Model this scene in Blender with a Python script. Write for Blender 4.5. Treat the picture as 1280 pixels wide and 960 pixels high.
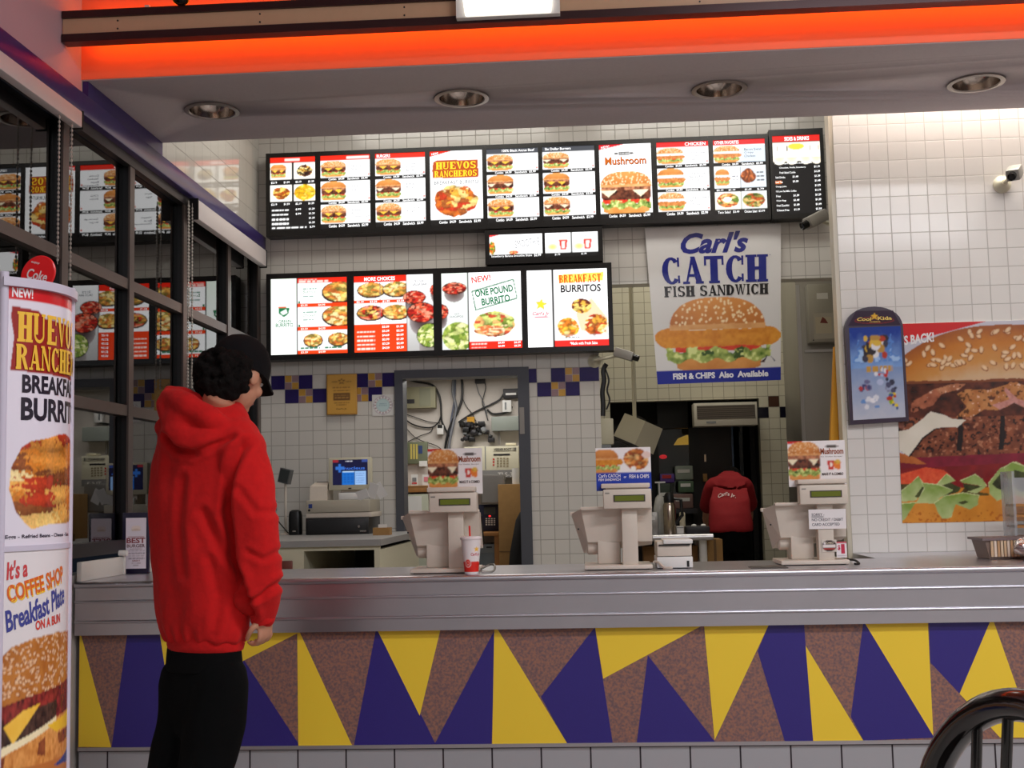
import bpy, bmesh, math, random
import numpy as np
from mathutils import Vector, Matrix, noise as mnoise

for ob in list(bpy.data.objects):
    bpy.data.objects.remove(ob, do_unlink=True)
SC = bpy.context.scene
COL = SC.collection
R = math.radians
random.seed(7)

# ---------------------------------------------------------------- camera
F_PX, CAM_H = 1520.0, 1.2
PITCH, ROLL, YAW = R(5.3), R(-1.25), R(3.55)
_f = Vector((-math.sin(YAW), math.cos(YAW), 0)); _r = Vector((math.cos(YAW), math.sin(YAW), 0)); _u = Vector((0, 0, 1))
FW = _f * math.cos(PITCH) + _u * math.sin(PITCH)
_u2 = _u * math.cos(PITCH) - _f * math.sin(PITCH)
RT = _r * math.cos(ROLL) + _u2 * math.sin(ROLL)
UP = _u2 * math.cos(ROLL) - _r * math.sin(ROLL)
EYE = Vector((0, 0, CAM_H))
cam_data = bpy.data.cameras.new('camera'); cam = bpy.data.objects.new('camera', cam_data); COL.objects.link(cam)
cam_data.sensor_fit = 'HORIZONTAL'; cam_data.sensor_width = 36.0; cam_data.lens = F_PX / 1280.0 * 36.0
cam_data.clip_start = 0.05; cam_data.clip_end = 100
cam.matrix_world = Matrix(((RT.x, UP.x, -FW.x, EYE.x), (RT.y, UP.y, -FW.y, EYE.y), (RT.z, UP.z, -FW.z, EYE.z), (0, 0, 0, 1)))
SC.camera = cam

# ---------------------------------------------------------------- world, exposure, lights
SC.view_settings.view_transform = 'Standard'; SC.view_settings.look = 'None'
SC.view_settings.exposure = 0.0; SC.view_settings.gamma = 1.0
SC.view_settings.use_curve_mapping = False
wd = bpy.data.worlds.new('night'); SC.world = wd; wd.use_nodes = True
wd.node_tree.nodes['Background'].inputs[0].default_value = (0.010, 0.013, 0.020, 1)
wd.node_tree.nodes['Background'].inputs[1].default_value = 0.5

def area(name, loc, size, power, color=(1, .95, .88), rot=(0, 0, 0)):
    l = bpy.data.lights.new(name, 'AREA'); l.shape = 'RECTANGLE'; l.size, l.size_y = size
    l.energy = power; l.color = color
    o = bpy.data.objects.new(name, l); COL.objects.link(o); o.location = loc; o.rotation_euler = rot
    return o
# fluorescent troffers: over the work aisle, in the kitchen, the office and the dining hall
area('aisle_light', (-1.0, 7.25, 4.02), (1.5, .45), 17, (1, .97, .88))
area('aisle_light', (0.9, 7.25, 4.02), (1.5, .45), 17, (1, .97, .88))
area('counter_light', (2.3, 6.31, 4.03), (2.2, .12), 65, (1, .95, .86))
area('kitchen_light', (0.9, 9.45, 4.02), (1.3, .5), 27, (1, .96, .86))
area('office_light', (-0.85, 8.95, 2.12), (1.0, .4), 9, (1, .97, .92))
area('hall_light', (2.2, 1.6, 4.15), (2.4, .6), 150, (.95, .96, 1))
area('hall_light', (0.4, -1.6, 4.15), (2.4, .6), 85, (.95, .96, 1))
area('hall_light', (3.6, -1.0, 4.15), (1.6, .6), 90, (.95, .96, 1))

# ---------------------------------------------------------------- photo helpers: a pixel and a depth give a point in the room
def ray(px, py): return FW + RT * ((px - 640) / F_PX) - UP * ((py - 480) / F_PX)
def at(px, py, Y):
    v = ray(px, py); return EYE + v * (Y / v.y)
def atz(px, py, z):
    v = ray(px, py); return EYE + v * ((z - CAM_H) / v.z)
def atx(px, py, x):
    v = ray(px, py); return EYE + v * (x / v.x)

# ---------------------------------------------------------------- colour and materials
def lin(c):
    o = []
    for v in c[:3]:
        v = v / 255.0
        o.append(v / 12.92 if v <= 0.04045 else ((v + 0.055) / 1.055) ** 2.4)
    return tuple(o)
_mats = {}
def mat(name, rgb, rough=0.5, metal=0.0, noise=0.0, nscale=30.0, bump=0.0, spec=0.5, emit=0.0, coat=0.0):
    if name in _mats: return _mats[name]
    m = bpy.data.materials.new(name); m.use_nodes = True; nt = m.node_tree; b = nt.nodes['Principled BSDF']
    c = lin(rgb)
    b.inputs['Base Color'].default_value = (*c, 1); b.inputs['Roughness'].default_value = rough
    b.inputs['Metallic'].default_value = metal; b.inputs['Specular IOR Level'].default_value = spec
    b.inputs['Coat Weight'].default_value = coat
    if emit > 0:
        b.inputs['Emission Color'].default_value = (*c, 1); b.inputs['Emission Strength'].default_value = emit
    if noise > 0 or bump > 0:
        tc = nt.nodes.new('ShaderNodeTexCoord'); nz = nt.nodes.new('ShaderNodeTexNoise')
        nz.inputs['Scale'].default_value = nscale; nz.inputs['Detail'].default_value = 4
        nt.links.new(tc.outputs['Object'], nz.inputs['Vector'])
        if noise > 0:
            rp = nt.nodes.new('ShaderNodeValToRGB')
            rp.color_ramp.elements[0].position = .3; rp.color_ramp.elements[1].position = .7
            rp.color_ramp.elements[0].color = (*[max(0, v * (1 - noise)) for v in c], 1)
            rp.color_ramp.elements[1].color = (*[min(1, v * (1 + noise)) for v in c], 1)
            nt.links.new(nz.outputs['Fac'], rp.inputs['Fac']); nt.links.new(rp.outputs['Color'], b.inputs['Base Color'])
        if bump > 0:
            bp = nt.nodes.new('ShaderNodeBump'); bp.inputs['Strength'].default_value = bump; bp.inputs['Distance'].default_value = .01
            nt.links.new(nz.outputs['Fac'], bp.inputs['Height']); nt.links.new(bp.outputs['Normal'], b.inputs['Normal'])
    _mats[name] = m
    return m

def tile_mat(name, rgb, grout, size, axis, u0, v0, rough=0.12, mortar=0.0028, var=0.02):
    """glazed square tile: world position, axis = 'x' (wall across) or 'y' (wall along the depth)"""
    m = bpy.data.materials.new(name); m.use_nodes = True; nt = m.node_tree; b = nt.nodes['Principled BSDF']
    g = nt.nodes.new('ShaderNodeNewGeometry'); s = nt.nodes.new('ShaderNodeSeparateXYZ'); cb = nt.nodes.new('ShaderNodeCombineXYZ')
    nt.links.new(g.outputs['Position'], s.inputs[0])
    def sub(sock, k):
        n = nt.nodes.new('ShaderNodeMath'); n.operation = 'SUBTRACT'; n.inputs[1].default_value = k
        nt.links.new(sock, n.inputs[0]); return n.outputs[0]
    nt.links.new(sub(s.outputs['X' if axis == 'x' else 'Y'], u0 - size * 200), cb.inputs[0])
    nt.links.new(sub(s.outputs['Z'], v0 - size * 200), cb.inputs[1])
    br = nt.nodes.new('ShaderNodeTexBrick'); br.offset = 0; br.squash = 1
    br.inputs['Scale'].default_value = 1; br.inputs['Brick Width'].default_value = size; br.inputs['Row Height'].default_value = size
    br.inputs['Mortar Size'].default_value = mortar; br.inputs['Mortar Smooth'].default_value = .25; br.inputs['Bias'].default_value = 0
    c = lin(rgb)
    br.inputs['Color1'].default_value = (*[v * (1 - var) for v in c], 1); br.inputs['Color2'].default_value = (*[min(1, v * (1 + var)) for v in c], 1)
    br.inputs['Mortar'].default_value = (*lin(grout), 1)
    nt.links.new(cb.outputs[0], br.inputs['Vector']); nt.links.new(br.outputs['Color'], b.inputs['Base Color'])
    mr = nt.nodes.new('ShaderNodeMapRange'); mr.inputs['To Min'].default_value = rough; mr.inputs['To Max'].default_value = .8
    nt.links.new(br.outputs['Fac'], mr.inputs['Value']); nt.links.new(mr.outputs[0], b.inputs['Roughness'])
    bp = nt.nodes.new('ShaderNodeBump'); bp.invert = True; bp.inputs['Strength'].default_value = .5; bp.inputs['Distance'].default_value = .002
    nt.links.new(br.outputs['Fac'], bp.inputs['Height']); nt.links.new(bp.outputs['Normal'], b.inputs['Normal'])
    return m

def print_mat(name, strength=0.0, rough=0.35):
    m = bpy.data.materials.new(name); m.use_nodes = True; nt = m.node_tree; b = nt.nodes['Principled BSDF']
    a = nt.nodes.new('ShaderNodeAttribute'); a.attribute_name = 'ink'
    b.inputs['Roughness'].default_value = rough
    if strength > 0:
        b.inputs['Base Color'].default_value = (.01, .01, .01, 1)
        b.inputs['Specular IOR Level'].default_value = .2
        nt.links.new(a.outputs['Color'], b.inputs['Emission Color']); b.inputs['Emission Strength'].default_value = strength
    else:
        nt.links.new(a.outputs['Color'], b.inputs['Base Color'])
    return m
BACKLIT = print_mat('backlit_film', 1.5, .3)
SCREEN = print_mat('lit_screen', 1.0, .3)
PAPER = print_mat('printed_card', 0, .3)
GLOSSY_PRINT = print_mat('laminated_print', 0, .18)

# ---------------------------------------------------------------- objects
def tag(o, label=None, cat=None, group=None, kind=None):
    if label: o['label'] = label
    if cat: o['category'] = cat
    if group: o['group'] = group
    if kind: o['kind'] = kind
    return o
_world = set()
def attach(o, parent):
    """parts of a thing made by place() are given in room coordinates, all others in their parent's own"""
    if parent is None: return
    o.parent = parent
    if parent.name in _world: o.matrix_parent_inverse = parent.matrix_basis.inverted()
def place(name, label, cat, loc, group=None, kind=None):
    o = thing(name, label, cat, loc, 0, group); _world.add(o.name); tag(o, kind=kind); return o
def thing(name, label, cat, loc=(0, 0, 0), rz=0, group=None):
    o = bpy.data.objects.new(name, None); COL.objects.link(o); o.location = loc; o.rotation_euler = (0, 0, rz)
    o.empty_display_size = .05
    tag(o, label, cat, group); return o
def copy_tree(o, parent=None):
    c = o.copy(); COL.objects.link(c); c.parent = parent
    for ch in list(o.children): copy_tree(ch, c)
    return c

class MB:
    """collects shapes, links them as one mesh"""
    def __init__(s): s.v = []; s.f = []; s.m = []; s.sm = []
    def add(s, vs, fs, mi=0, smooth=False):
        k = len(s.v); s.v += [tuple(v) for v in vs]; s.f += [tuple(i + k for i in f) for f in fs]
        s.m += [mi] * len(fs); s.sm += [smooth] * len(fs); return s
    def box(s, p, q, mi=0, M=None, bev=0.0):
        if bev > 0:
            bm = bmesh.new(); bmesh.ops.create_cube(bm, size=1)
            for v in bm.verts: v.co = Vector([(p[i] + q[i]) / 2 + v.co[i] * (q[i] - p[i]) for i in range(3)])
            bmesh.ops.bevel(bm, geom=bm.edges[:], offset=bev, segments=2, profile=.5, affect='EDGES')
            vs = [v.co.copy() for v in bm.verts]; bm.verts.index_update(); fs = [[v.index for v in f.verts] for f in bm.faces]; bm.free()
        else:
            x0, y0, z0 = p; x1, y1, z1 = q
            vs = [Vector(t) for t in ((x0, y0, z0), (x1, y0, z0), (x1, y1, z0), (x0, y1, z0), (x0, y0, z1), (x1, y0, z1), (x1, y1, z1), (x0, y1, z1))]
            fs = [(0, 3, 2, 1), (4, 5, 6, 7), (0, 1, 5, 4), (1, 2, 6, 5), (2, 3, 7, 6), (3, 0, 4, 7)]
        if M is not None: vs = [M @ v for v in vs]
        return s.add(vs, fs, mi)
    def prism(s, pts, d, mi=0):
        """polygon of 3-D points extruded by vector d"""
        n = len(pts); d = Vector(d); a = [Vector(p) for p in pts]
        fs = [tuple(range(n))[::-1], tuple(range(n, 2 * n))] + [(i, (i + 1) % n, n + (i + 1) % n, n + i) for i in range(n)]
        return s.add(a + [p + d for p in a], fs, mi)
    def tube(s, pts, r, n=8, mi=0, closed=False):
        pts = [Vector(p) for p in pts]; rr = r if isinstance(r, (list, tuple)) else [r] * len(pts)
        vs = []; N = len(pts); prev = None
        for i, p in enumerate(pts):
            if closed: t = pts[(i + 1) % N] - pts[i - 1]
            else: t = pts[min(i + 1, N - 1)] - pts[max(i - 1, 0)]
            t.normalize()
            if prev is None:
                a = Vector((0, 0, 1)) if abs(t.z) < .9 else Vector((1, 0, 0)); a = (a - t * a.dot(t)).normalized()
            else:
                a = (prev - t * prev.dot(t)).normalized()
            prev = a; b = t.cross(a)
            for k in range(n):
                w = 2 * math.pi * k / n; vs.append(p + (a * math.cos(w) + b * math.sin(w)) * rr[i])
        fs = []
        for i in range(N if closed else N - 1):
            j = (i + 1) % N
            for k in range(n):
                fs.append((i * n + k, i * n + (k + 1) % n, j * n + (k + 1) % n, j * n + k))
        if not closed: fs += [tuple(range(n))[::-1], tuple((N - 1) * n + k for k in range(n))]
        return s.add(vs, fs, mi, True)
    def lathe(s, prof, c=(0, 0, 0), n=24, mi=0, M=None, cap=True):
        vs = []; P = len(prof)
        for (r, z) in prof:
            for k in range(n):
                w = 2 * math.pi * k / n; v = Vector((r * math.cos(w), r * math.sin(w), z))
                vs.append((M @ v if M is not None else v) + Vector(c))
        fs = [(i * n + k, i * n + (k + 1) % n, (i + 1) * n + (k + 1) % n, (i + 1) * n + k) for i in range(P - 1) for k in range(n)]
        if cap: fs += [tuple(range(n))[::-1], tuple((P - 1) * n + k for k in range(n))]
        return s.add(vs, fs, mi, True)
    def ball(s, c, r, mi=0, n=12, M=None):
        rx, ry, rz = r if isinstance(r, (tuple, list)) else (r, r, r)
        prof = [(math.sin(math.pi * i / n), -math.cos(math.pi * i / n)) for i in range(n + 1)]
        vs = []; k2 = n * 2; c = Vector(c)
        for (q, z) in prof:
            for k in range(k2):
                w = 2 * math.pi * k / k2; v = Vector((q * math.cos(w) * rx, q * math.sin(w) * ry, z * rz))
                vs.append(c + (M @ v if M is not None else v))
        fs = [(i * k2 + k, i * k2 + (k + 1) % k2, (i + 1) * k2 + (k + 1) % k2, (i + 1) * k2 + k) for i in range(n) for k in range(k2)]
        return s.add(vs, fs, mi, True)
    def loft(s, rings, mi=0, cap=True):
        n = len(rings[0]); vs = [p for r in rings for p in r]; P = len(rings)
        fs = [(i * n + k, i * n + (k + 1) % n, (i + 1) * n + (k + 1) % n, (i + 1) * n + k) for i in range(P - 1) for k in range(n)]
        if cap: fs += [tuple(range(n))[::-1], tuple((P - 1) * n + k for k in range(n))]
        return s.add(vs, fs, mi, True)
    def build(s, name, mats, parent=None, smooth=None):
        me = bpy.data.meshes.new(name); me.from_pydata(s.v, [], s.f); me.update()
        mats = mats if isinstance(mats, (list, tuple)) else [mats]
        for m in mats: me.materials.append(m)
        for i, p in enumerate(me.polygons):
            p.material_index = s.m[i]; p.use_smooth = s.sm[i] if smooth is None else smooth
        bm = bmesh.new(); bm.from_mesh(me); bmesh.ops.remove_doubles(bm, verts=bm.verts, dist=1e-6)
        bmesh.ops.recalc_face_normals(bm, faces=bm.faces); bm.to_mesh(me); bm.free()
        try: me.set_sharp_from_angle(angle=R(40))
        except Exception: pass
        o = bpy.data.objects.new(name, me); COL.objects.link(o)
        attach(o, parent)
        return o
def struct(name, mb, m, parent=None):
    o = mb.build(name, m, parent); o['kind'] = 'structure'; return o
def bx(p, q, **k): return MB().box(p, q, **k)

# ---------------------------------------------------------------- lettering
_gl = {}
def glyphs(body, bold=0.0, shear=0.0, space=1.0):
    key = (body, bold, shear, space)
    if key in _gl: return _gl[key]
    cu = bpy.data.curves.new('lettering', 'FONT'); cu.body = body; cu.size = 1; cu.resolution_u = 3
    cu.offset = bold; cu.shear = shear; cu.space_character = space; cu.align_x = 'LEFT'; cu.fill_mode = 'FRONT'
    ob = bpy.data.objects.new('lettering', cu); COL.objects.link(ob)
    me = bpy.data.meshes.new_from_object(ob.evaluated_get(bpy.context.evaluated_depsgraph_get()))
    vs = np.array([v.co[:2] for v in me.vertices]) if len(me.vertices) else np.zeros((0, 2))
    fs = [tuple(p.vertices) for p in me.polygons]
    bpy.data.objects.remove(ob); bpy.data.curves.remove(cu); bpy.data.meshes.remove(me)
    if len(vs):
        lo = vs.min(0); hi = vs.max(0); asp = (hi[0] - lo[0]) / max(1e-6, hi[1] - lo[1]); vs = (vs - lo) / np.maximum(hi - lo, 1e-6)
    else: asp = 1
    _gl[key] = (vs, fs, asp); return _gl[key]

# ---------------------------------------------------------------- printed artwork: a fine grid of inked cells plus lettering
class Art:
    def __init__(s, nx, ny, bg=(255, 255, 255)):
        s.nx, s.ny = nx, ny; s.C = np.empty((ny, nx, 3)); s.C[:] = lin(bg)
        s.U, s.V = np.meshgrid((np.arange(nx) + .5) / nx, (np.arange(ny) + .5) / ny); s.T = []; s.P = []; s.asp = nx / ny
    def noise(s, sx, sy, seed=0, oct=2):
        out = np.zeros((s.ny, s.nx)); amp = 1; tot = 0
        for o in range(oct):
            rs = np.random.RandomState(seed * 17 + o + 1); gx, gy = int(sx * 2 ** o) + 2, int(sy * 2 ** o) + 2
            L = rs.rand(gy + 1, gx + 1); x = s.U * sx * 2 ** o; y = s.V * sy * 2 ** o
            i = np.clip(x.astype(int), 0, gx - 1); j = np.clip(y.astype(int), 0, gy - 1); a = x - i; b = y - j
            a = a * a * (3 - 2 * a); b = b * b * (3 - 2 * b)
            out += amp * ((L[j, i] * (1 - a) + L[j, i + 1] * a) * (1 - b) + (L[j + 1, i] * (1 - a) + L[j + 1, i + 1] * a) * b)
            tot += amp; amp *= .55
        return out / tot
    def put(s, mask, c, k=None, c2=None):
        if not mask.any(): return
        c = np.array(lin(c))
        if c2 is not None and k is not None:
            c2 = np.array(lin(c2)); kk = np.clip(k, 0, 1)[..., None]; col = c * (1 - kk) + c2 * kk; s.C[mask] = col[mask]
        else: s.C[mask] = c
    def rect(s, x0, y0, x1, y1, c): s.put((s.U >= x0) & (s.U < x1) & (s.V >= y0) & (s.V < y1), c)
    def ell(s, cx, cy, rx, ry, c, c2=None):
        d = ((s.U - cx) / rx) ** 2 + ((s.V - cy) / ry) ** 2
        s.put(d < 1, c, d if c2 else None, c2)
    def poly(s, pts, c):
        ins = np.zeros((s.ny, s.nx), bool); n = len(pts)
        for i in range(n):
            x0, y0 = pts[i]; x1, y1 = pts[(i + 1) % n]
            if y0 == y1: continue
            cond = (s.V >= min(y0, y1)) & (s.V < max(y0, y1)); xi = x0 + (s.V - y0) * (x1 - x0) / (y1 - y0)
            ins ^= cond & (s.U < xi)
        s.put(ins, c)
    def pile(s, cx, cy, rx, ry, pal, sc=9, seed=1, rough=.25):
        """heap of food: shaded chunks over a ragged ellipse"""
        rs = np.random.RandomState(seed); e = s.noise(sc * .8, sc * .8 / s.asp, seed + 5, 2)
        d = ((s.U - cx) / rx) ** 2 + ((s.V - cy) / ry) ** 2; mk = d < 1 - rough * 2 * (e - .3)
        if not mk.any(): return
        wob = s.noise(sc * 2, sc * 2 / s.asp, seed + 2, 2) - .5; uu, vv_ = s.U[mk] + wob[mk] * rx * .35, s.V[mk]
        M = max(14, int(3.6 * sc)); sx, sy = cx + (rs.rand(M) * 2 - 1) * rx, cy + (rs.rand(M) * 2 - 1) * ry
        an = rs.rand(M) * 3.14; ca, sa = np.cos(an), np.sin(an); du = (uu[:, None] - sx) / rx; dv = (vv_[:, None] - sy) / ry
        q = (du * ca + dv * sa) ** 2 + ((-du * sa + dv * ca) * 2.0) ** 2; ix = q.argmin(1); near = np.sqrt(q.min(1))
        P = np.array([lin(c) for c in pal]); col = P[rs.randint(len(pal), size=M)][ix]
        fine = s.noise(sc * 4, sc * 4 / s.asp, seed + 9, 2)[mk]; dvs = (vv_ - sy[ix]) / ry
        sh = 1.12 - 1.5 * near + .55 * dvs + .5 * (fine - .5); s.C[mk] = np.clip(col * np.clip(sh, .35, 1.45)[:, None], 0, 1)
    def burger(s, x0, y0, x1, y1, kind='beef', seed=1, seeds=True, fade=None):
        w, h = x1 - x0, y1 - y0; u = (s.U - x0) / w; v = (s.V - y0) / h; sc = 10 / w; k = s.asp
        n1 = s.noise(sc, sc / k, seed, 3); n2 = s.noise(sc * 2.2, sc * 2.2 / k, seed + 3, 2); e = np.abs(2 * u - 1)
        inx = (u > 0) & (u < 1)
        # heel of the bun
        m = inx & (v > 0) & (v < .2) & (e < .86 + .04 * np.sqrt(np.clip(v / .2, 0, 1))) & (v > .05 * e ** 6 * 2)
        s.put(m, (196, 120, 48), n1 * .8 + .3 * (v / .2), (236, 168, 92))
        if kind == 'fish':
            lv, tv, pv, cv, bv = .13, .30, .345, .46, .50
        else:
            lv, tv, pv, cv, bv = .12, .27, .31, .40, .56
        tomato = inx & (v > tv - .05 + .02 * n1) & (v < tv + .11) & (e < .9)
        s.put(tomato, (206, 38, 24), n2, (236, 84, 50))
        waves = .03 * np.sin(u * 23 + seed) + .05 * (n2 - .5)
        let = (np.abs(v - (lv + .085) - waves) < .072 + .07 * (n2 - .4)) & (e < (1.08 + .1 * (n2 - .5) if kind == 'fish' else .95))
        s.put(let, (74, 112, 28), n2 * 1.5 - .25, (206, 220, 120))
        s.put(let & (n1 > .74), (52, 84, 26)); s.put(let & (n2 > .68), (222, 230, 150))
        if kind == 'fish' or kind == 'chicken':
            c1, c2 = ((205, 120, 26), (232, 158, 50)) if kind == 'fish' else ((176, 96, 40), (226, 150, 84))
            lo = pv - .02 + .03 * (n1 - .5); hi = pv + .21 + .05 * (n1 - .5) + (.03 if kind == 'fish' else 0)
            ex = 1.30 if kind == 'fish' else 1.12
            tp = np.clip((e - ex + .22) / .22, 0, 1) ** 2 * .10
            m = (e < ex) & (v > lo + tp) & (v < hi - tp)
            s.put(m, c1, n2 * 1.3 - .15, c2)
            if kind == 'fish':
                m = inx & (v > hi - .03) & (v < hi + .035) & (e < .84); s.put(m, (240, 226, 196), n2, (255, 246, 226))
        else:
            m = inx & (v > pv + .02 * n1) & (v < pv + .26) & (e < .95 - .25 * np.clip((pv + .06 - v) / .1, 0, 1))
            s.put(m, (52, 24, 18), n2 * 1.5 - .25, (132, 72, 50))
            s.put(m & (n1 > .66), (34, 16, 12))
            chz = (240, 226, 190) if kind == 'mushroom' else (250, 190, 50)
            for cx in (.16, .78) if kind == 'mushroom' else (.3, .7):
                a = np.abs(u - cx); m = inx & (v < pv + .28) & (v > pv + .08 + a * 1.0)
                s.put(m, chz, n2 * .6, (255, 244, 216) if kind == 'mushroom' else (255, 214, 96))
            m = inx & (v > bv - .03 + .04 * n1) & (v < bv + .11) & (e < .96)
            s.put(m, (98, 46, 30), n2 * 1.6 - .3, (212, 140, 100))
        # crown
        b0 = bv + (.06 if kind == 'fish' else .07); t = (v - b0) / (1 - b0)
        m = inx & (t > 0) & (np.clip(t, 0, 1) ** 2.1 + e ** 2.7 < .97)
        shade = np.clip(.35 + .6 * t - .25 * e ** 2 + .3 * (n1 - .5), 0, 1)
        s.put(m, (176, 92, 30), shade, (232, 158, 84))
        low = m & (t < .14 + .05 * n2); s.put(low, (206, 132, 66), n1, (240, 190, 128))
        if seeds:
            rs = np.random.RandomState(seed + 40)
            for i in range(110):
                a, b = rs.rand(), rs.rand() * .82 + .16
                if (b) ** 2.1 + abs(2 * a - 1) ** 2.7 > .9: continue
                s.ell(x0 + a * w, y0 + (b0 + b * (1 - b0)) * h, .011 * w, .011 * w * s.asp * 1.25, (252, 226, 180))
    def slab(s, word, x0, y0, x1, y1, c, widths=None, gap=.10):
        """fat slab-serif lettering"""
        def ring(cx, cy, ax, ay, bx_, by, a0, a1, n=14):
            out = []
            for k in range(n):
                p, q = math.radians(a0 + (a1 - a0) * k / n), math.radians(a0 + (a1 - a0) * (k + 1) / n)
                out.append([(cx + ax * math.cos(p), cy + ay * math.sin(p)), (cx + ax * math.cos(q), cy + ay * math.sin(q)), (cx + bx_ * math.cos(q), cy + by * math.sin(q)), (cx + bx_ * math.cos(p), cy + by * math.sin(p))])
            return out
        B = lambda a, b, p, q: [(a, b), (p, b), (p, q), (a, q)]
        st = lambda x, w=.185: B(x - w, 0, x + w, 1)
        sf = lambda x, y, w=.27: B(x - w, y, x + w, y + .09)
        G = {'H': [st(.22), st(.78), sf(.22, 0), sf(.22, .91), sf(.78, 0), sf(.78, .91), B(.2, .45, .8, .56)], 'I': [st(.5, .24), sf(.5, 0, .42), sf(.5, .91, .42)],
             'T': [st(.5), sf(.5, 0, .27), B(.02, .88, .98, 1), B(.02, .66, .12, 1), B(.88, .66, .98, 1)],
             'F': [st(.28), sf(.26, 0), B(.04, .91, .3, 1), B(.28, .88, .95, 1), B(.85, .68, .95, 1), B(.28, .45, .72, .56), B(.66, .36, .74, .65)],
             'E': [st(.28), B(.04, .91, .3, 1), B(.04, 0, .3, .09), B(.28, .88, .95, 1), B(.85, .68, .95, 1), B(.28, .45, .72, .56), B(.28, 0, .98, .12), B(.88, 0, .98, .32)],
             'A': [[(.12, 0), (.22, 0), (.56, .96), (.44, 1)], [(.40, 1), (.62, 1), (.97, 0), (.66, 0)], B(.24, .26, .76, .36), sf(.16, 0, .17), sf(.82, 0, .2)],
             'N': [st(.15, .06), st(.86, .06), [(.04, 1), (.32, 1), (.92, 0), (.72, 0)], sf(.15, 0, .16), sf(.86, .91, .16), sf(.12, .91, .14)],
             'V': [[(.04, 1), (.36, 1), (.60, 0), (.46, 0)], [(.78, 1), (.90, 1), (.60, 0), (.50, 0)], sf(.18, .91, .2), sf(.84, .91, .16)],
             'W': [[(.02, 1), (.22, 1), (.37, 0), (.27, 0)], [(.46, 1), (.54, 1), (.37, 0), (.30, 0)], [(.42, 1), (.62, 1), (.75, 0), (.66, 0)], [(.88, 1), (.95, 1), (.75, 0), (.69, 0)], sf(.11, .91, .13), sf(.52, .91, .13), sf(.9, .91, .1)],
             'C': ring(.5, .5, .47, .5, .17, .40, 42, 318) + [B(.80, .64, .90, .98), B(.80, .04, .90, .32)], 'O': ring(.5, .5, .48, .5, .17, .40, 0, 360, 24),
             'S': ring(.48, .73, .42, .27, .13, .17, 30, 270) + ring(.50, .27, .44, .27, .15, .17, 90, -150) + [B(.78, .70, .88, .98), B(.08, .02, .18, .30)],
             'D': [st(.22), sf(.2, 0, .2), sf(.2, .91, .2)] + ring(.36, .5, .60, .5, .28, .40, -90, 90), 'U': [B(.06, .28, .36, 1), B(.76, .28, .88, 1), sf(.21, .91, .22), sf(.82, .91, .17)] + ring(.47, .3, .41, .3, .29, .19, 180, 360),
             'R': [st(.22), sf(.2, 0, .22), sf(.2, .91, .2), [(.44, .5), (.70, .5), (1, 0), (.72, 0)]] + ring(.36, .73, .52, .27, .24, .17, -90, 90), 'B': [st(.22), sf(.2, 0, .2), sf(.2, .91, .2)] + ring(.36, .74, .52, .26, .24, .16, -90, 90) + ring(.36, .27, .58, .27, .28, .17, -90, 90),
             'K': [st(.22), sf(.2, 0), sf(.2, .91), [(.3, .42), (.44, .42), (.95, 1), (.80, 1)], [(.44, .58), (.66, .68), (1, 0), (.70, 0)]]}
        n = sum((1.25 if ch == 'W' else .5 if ch in 'I ' else 1) for ch in word); w = (x1 - x0) / n; x = x0
        for ch in word:
            cw = w * (1.25 if ch == 'W' else .5 if ch in 'I ' else 1)
            for poly in G.get(ch, []): s.P.append(([(x + cw * (gap / 2 + (1 - gap) * p), y0 + q * (y1 - y0)) for p, q in poly], c))
            x += cw
    def text(s, body, x0, y0, x1, y1, c, bold=.02, shear=0.0, rot=0.0, space=1.0): s.T.append((body, x0, y0, x1, y1, c, bold, shear, rot, space))
    def bars(s, x0, y, x1, h, c, n=4, seed=0):
        """unreadable small print"""
        rs = np.random.RandomState(seed + int(y * 1000)); x = x0
        while x < x1:
            w = (x1 - x0) * (.10 + .16 * rs.rand()); s.rect(x, y, min(x + w, x1), y + h, c); x += w + (x1 - x0) * .04
    def build(s, name, m, parent, org=None, ex=None, ey=None, nrm=None, fmap=None, off=.0012):
        """org: lower left corner, ex/ey: full width/height vectors, nrm: towards the viewer; or fmap(u, v, lift)"""
        if fmap is None:
            o, x, y, n = (np.array(t, float) for t in (org, ex, ey, nrm))
            fmap = lambda u, v, l: o + u[:, None] * x + v[:, None] * y + np.full((len(u), 1), l) * n
            W, H = np.linalg.norm(x), np.linalg.norm(y)
        else: W, H = s.asp, 1.0
        nx, ny = s.nx, s.ny
        gu, gv = np.meshgrid(np.arange(nx + 1) / nx, np.arange(ny + 1) / ny)
        V = [fmap(gu.ravel(), gv.ravel(), 0.0)]
        i = np.arange(nx * ny); r, c = i // nx, i % nx; a = r * (nx + 1) + c
        faces = np.stack([a, a + 1, a + nx + 2, a + nx + 1], 1).tolist(); k = (nx + 1) * (ny + 1)
        pad = np.pad(s.C, ((1, 1), (1, 1), (0, 0)), mode='edge'); cols = [((pad[:-1, :-1] + pad[1:, :-1] + pad[:-1, 1:] + pad[1:, 1:]) / 4).reshape(-1, 3)]
        for li, (body, x0, y0, x1, y1, cc, bold, shear, rot, space) in enumerate(s.T):
            vs, fs, _ = glyphs(body, bold, shear, space)
            if not len(vs): continue
            uu = x0 + vs[:, 0] * (x1 - x0); vv = y0 + vs[:, 1] * (y1 - y0)
            if rot:
                cx, cy = (x0 + x1) / 2, (y0 + y1) / 2; ca, sa = math.cos(rot), math.sin(rot); du = (uu - cx) * W; dv = (vv - cy) * H
                uu = cx + (du * ca - dv * sa) / W; vv = cy + (du * sa + dv * ca) / H
            ok = (uu <= 1.0) & (uu >= 0)
            V.append(fmap(uu, vv, off * (1 + .35 * li / max(1, len(s.T)))))
            col = list(lin(cc))
            for f in fs:
                if all(ok[q] for q in f): faces.append([q + k for q in f])
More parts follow.
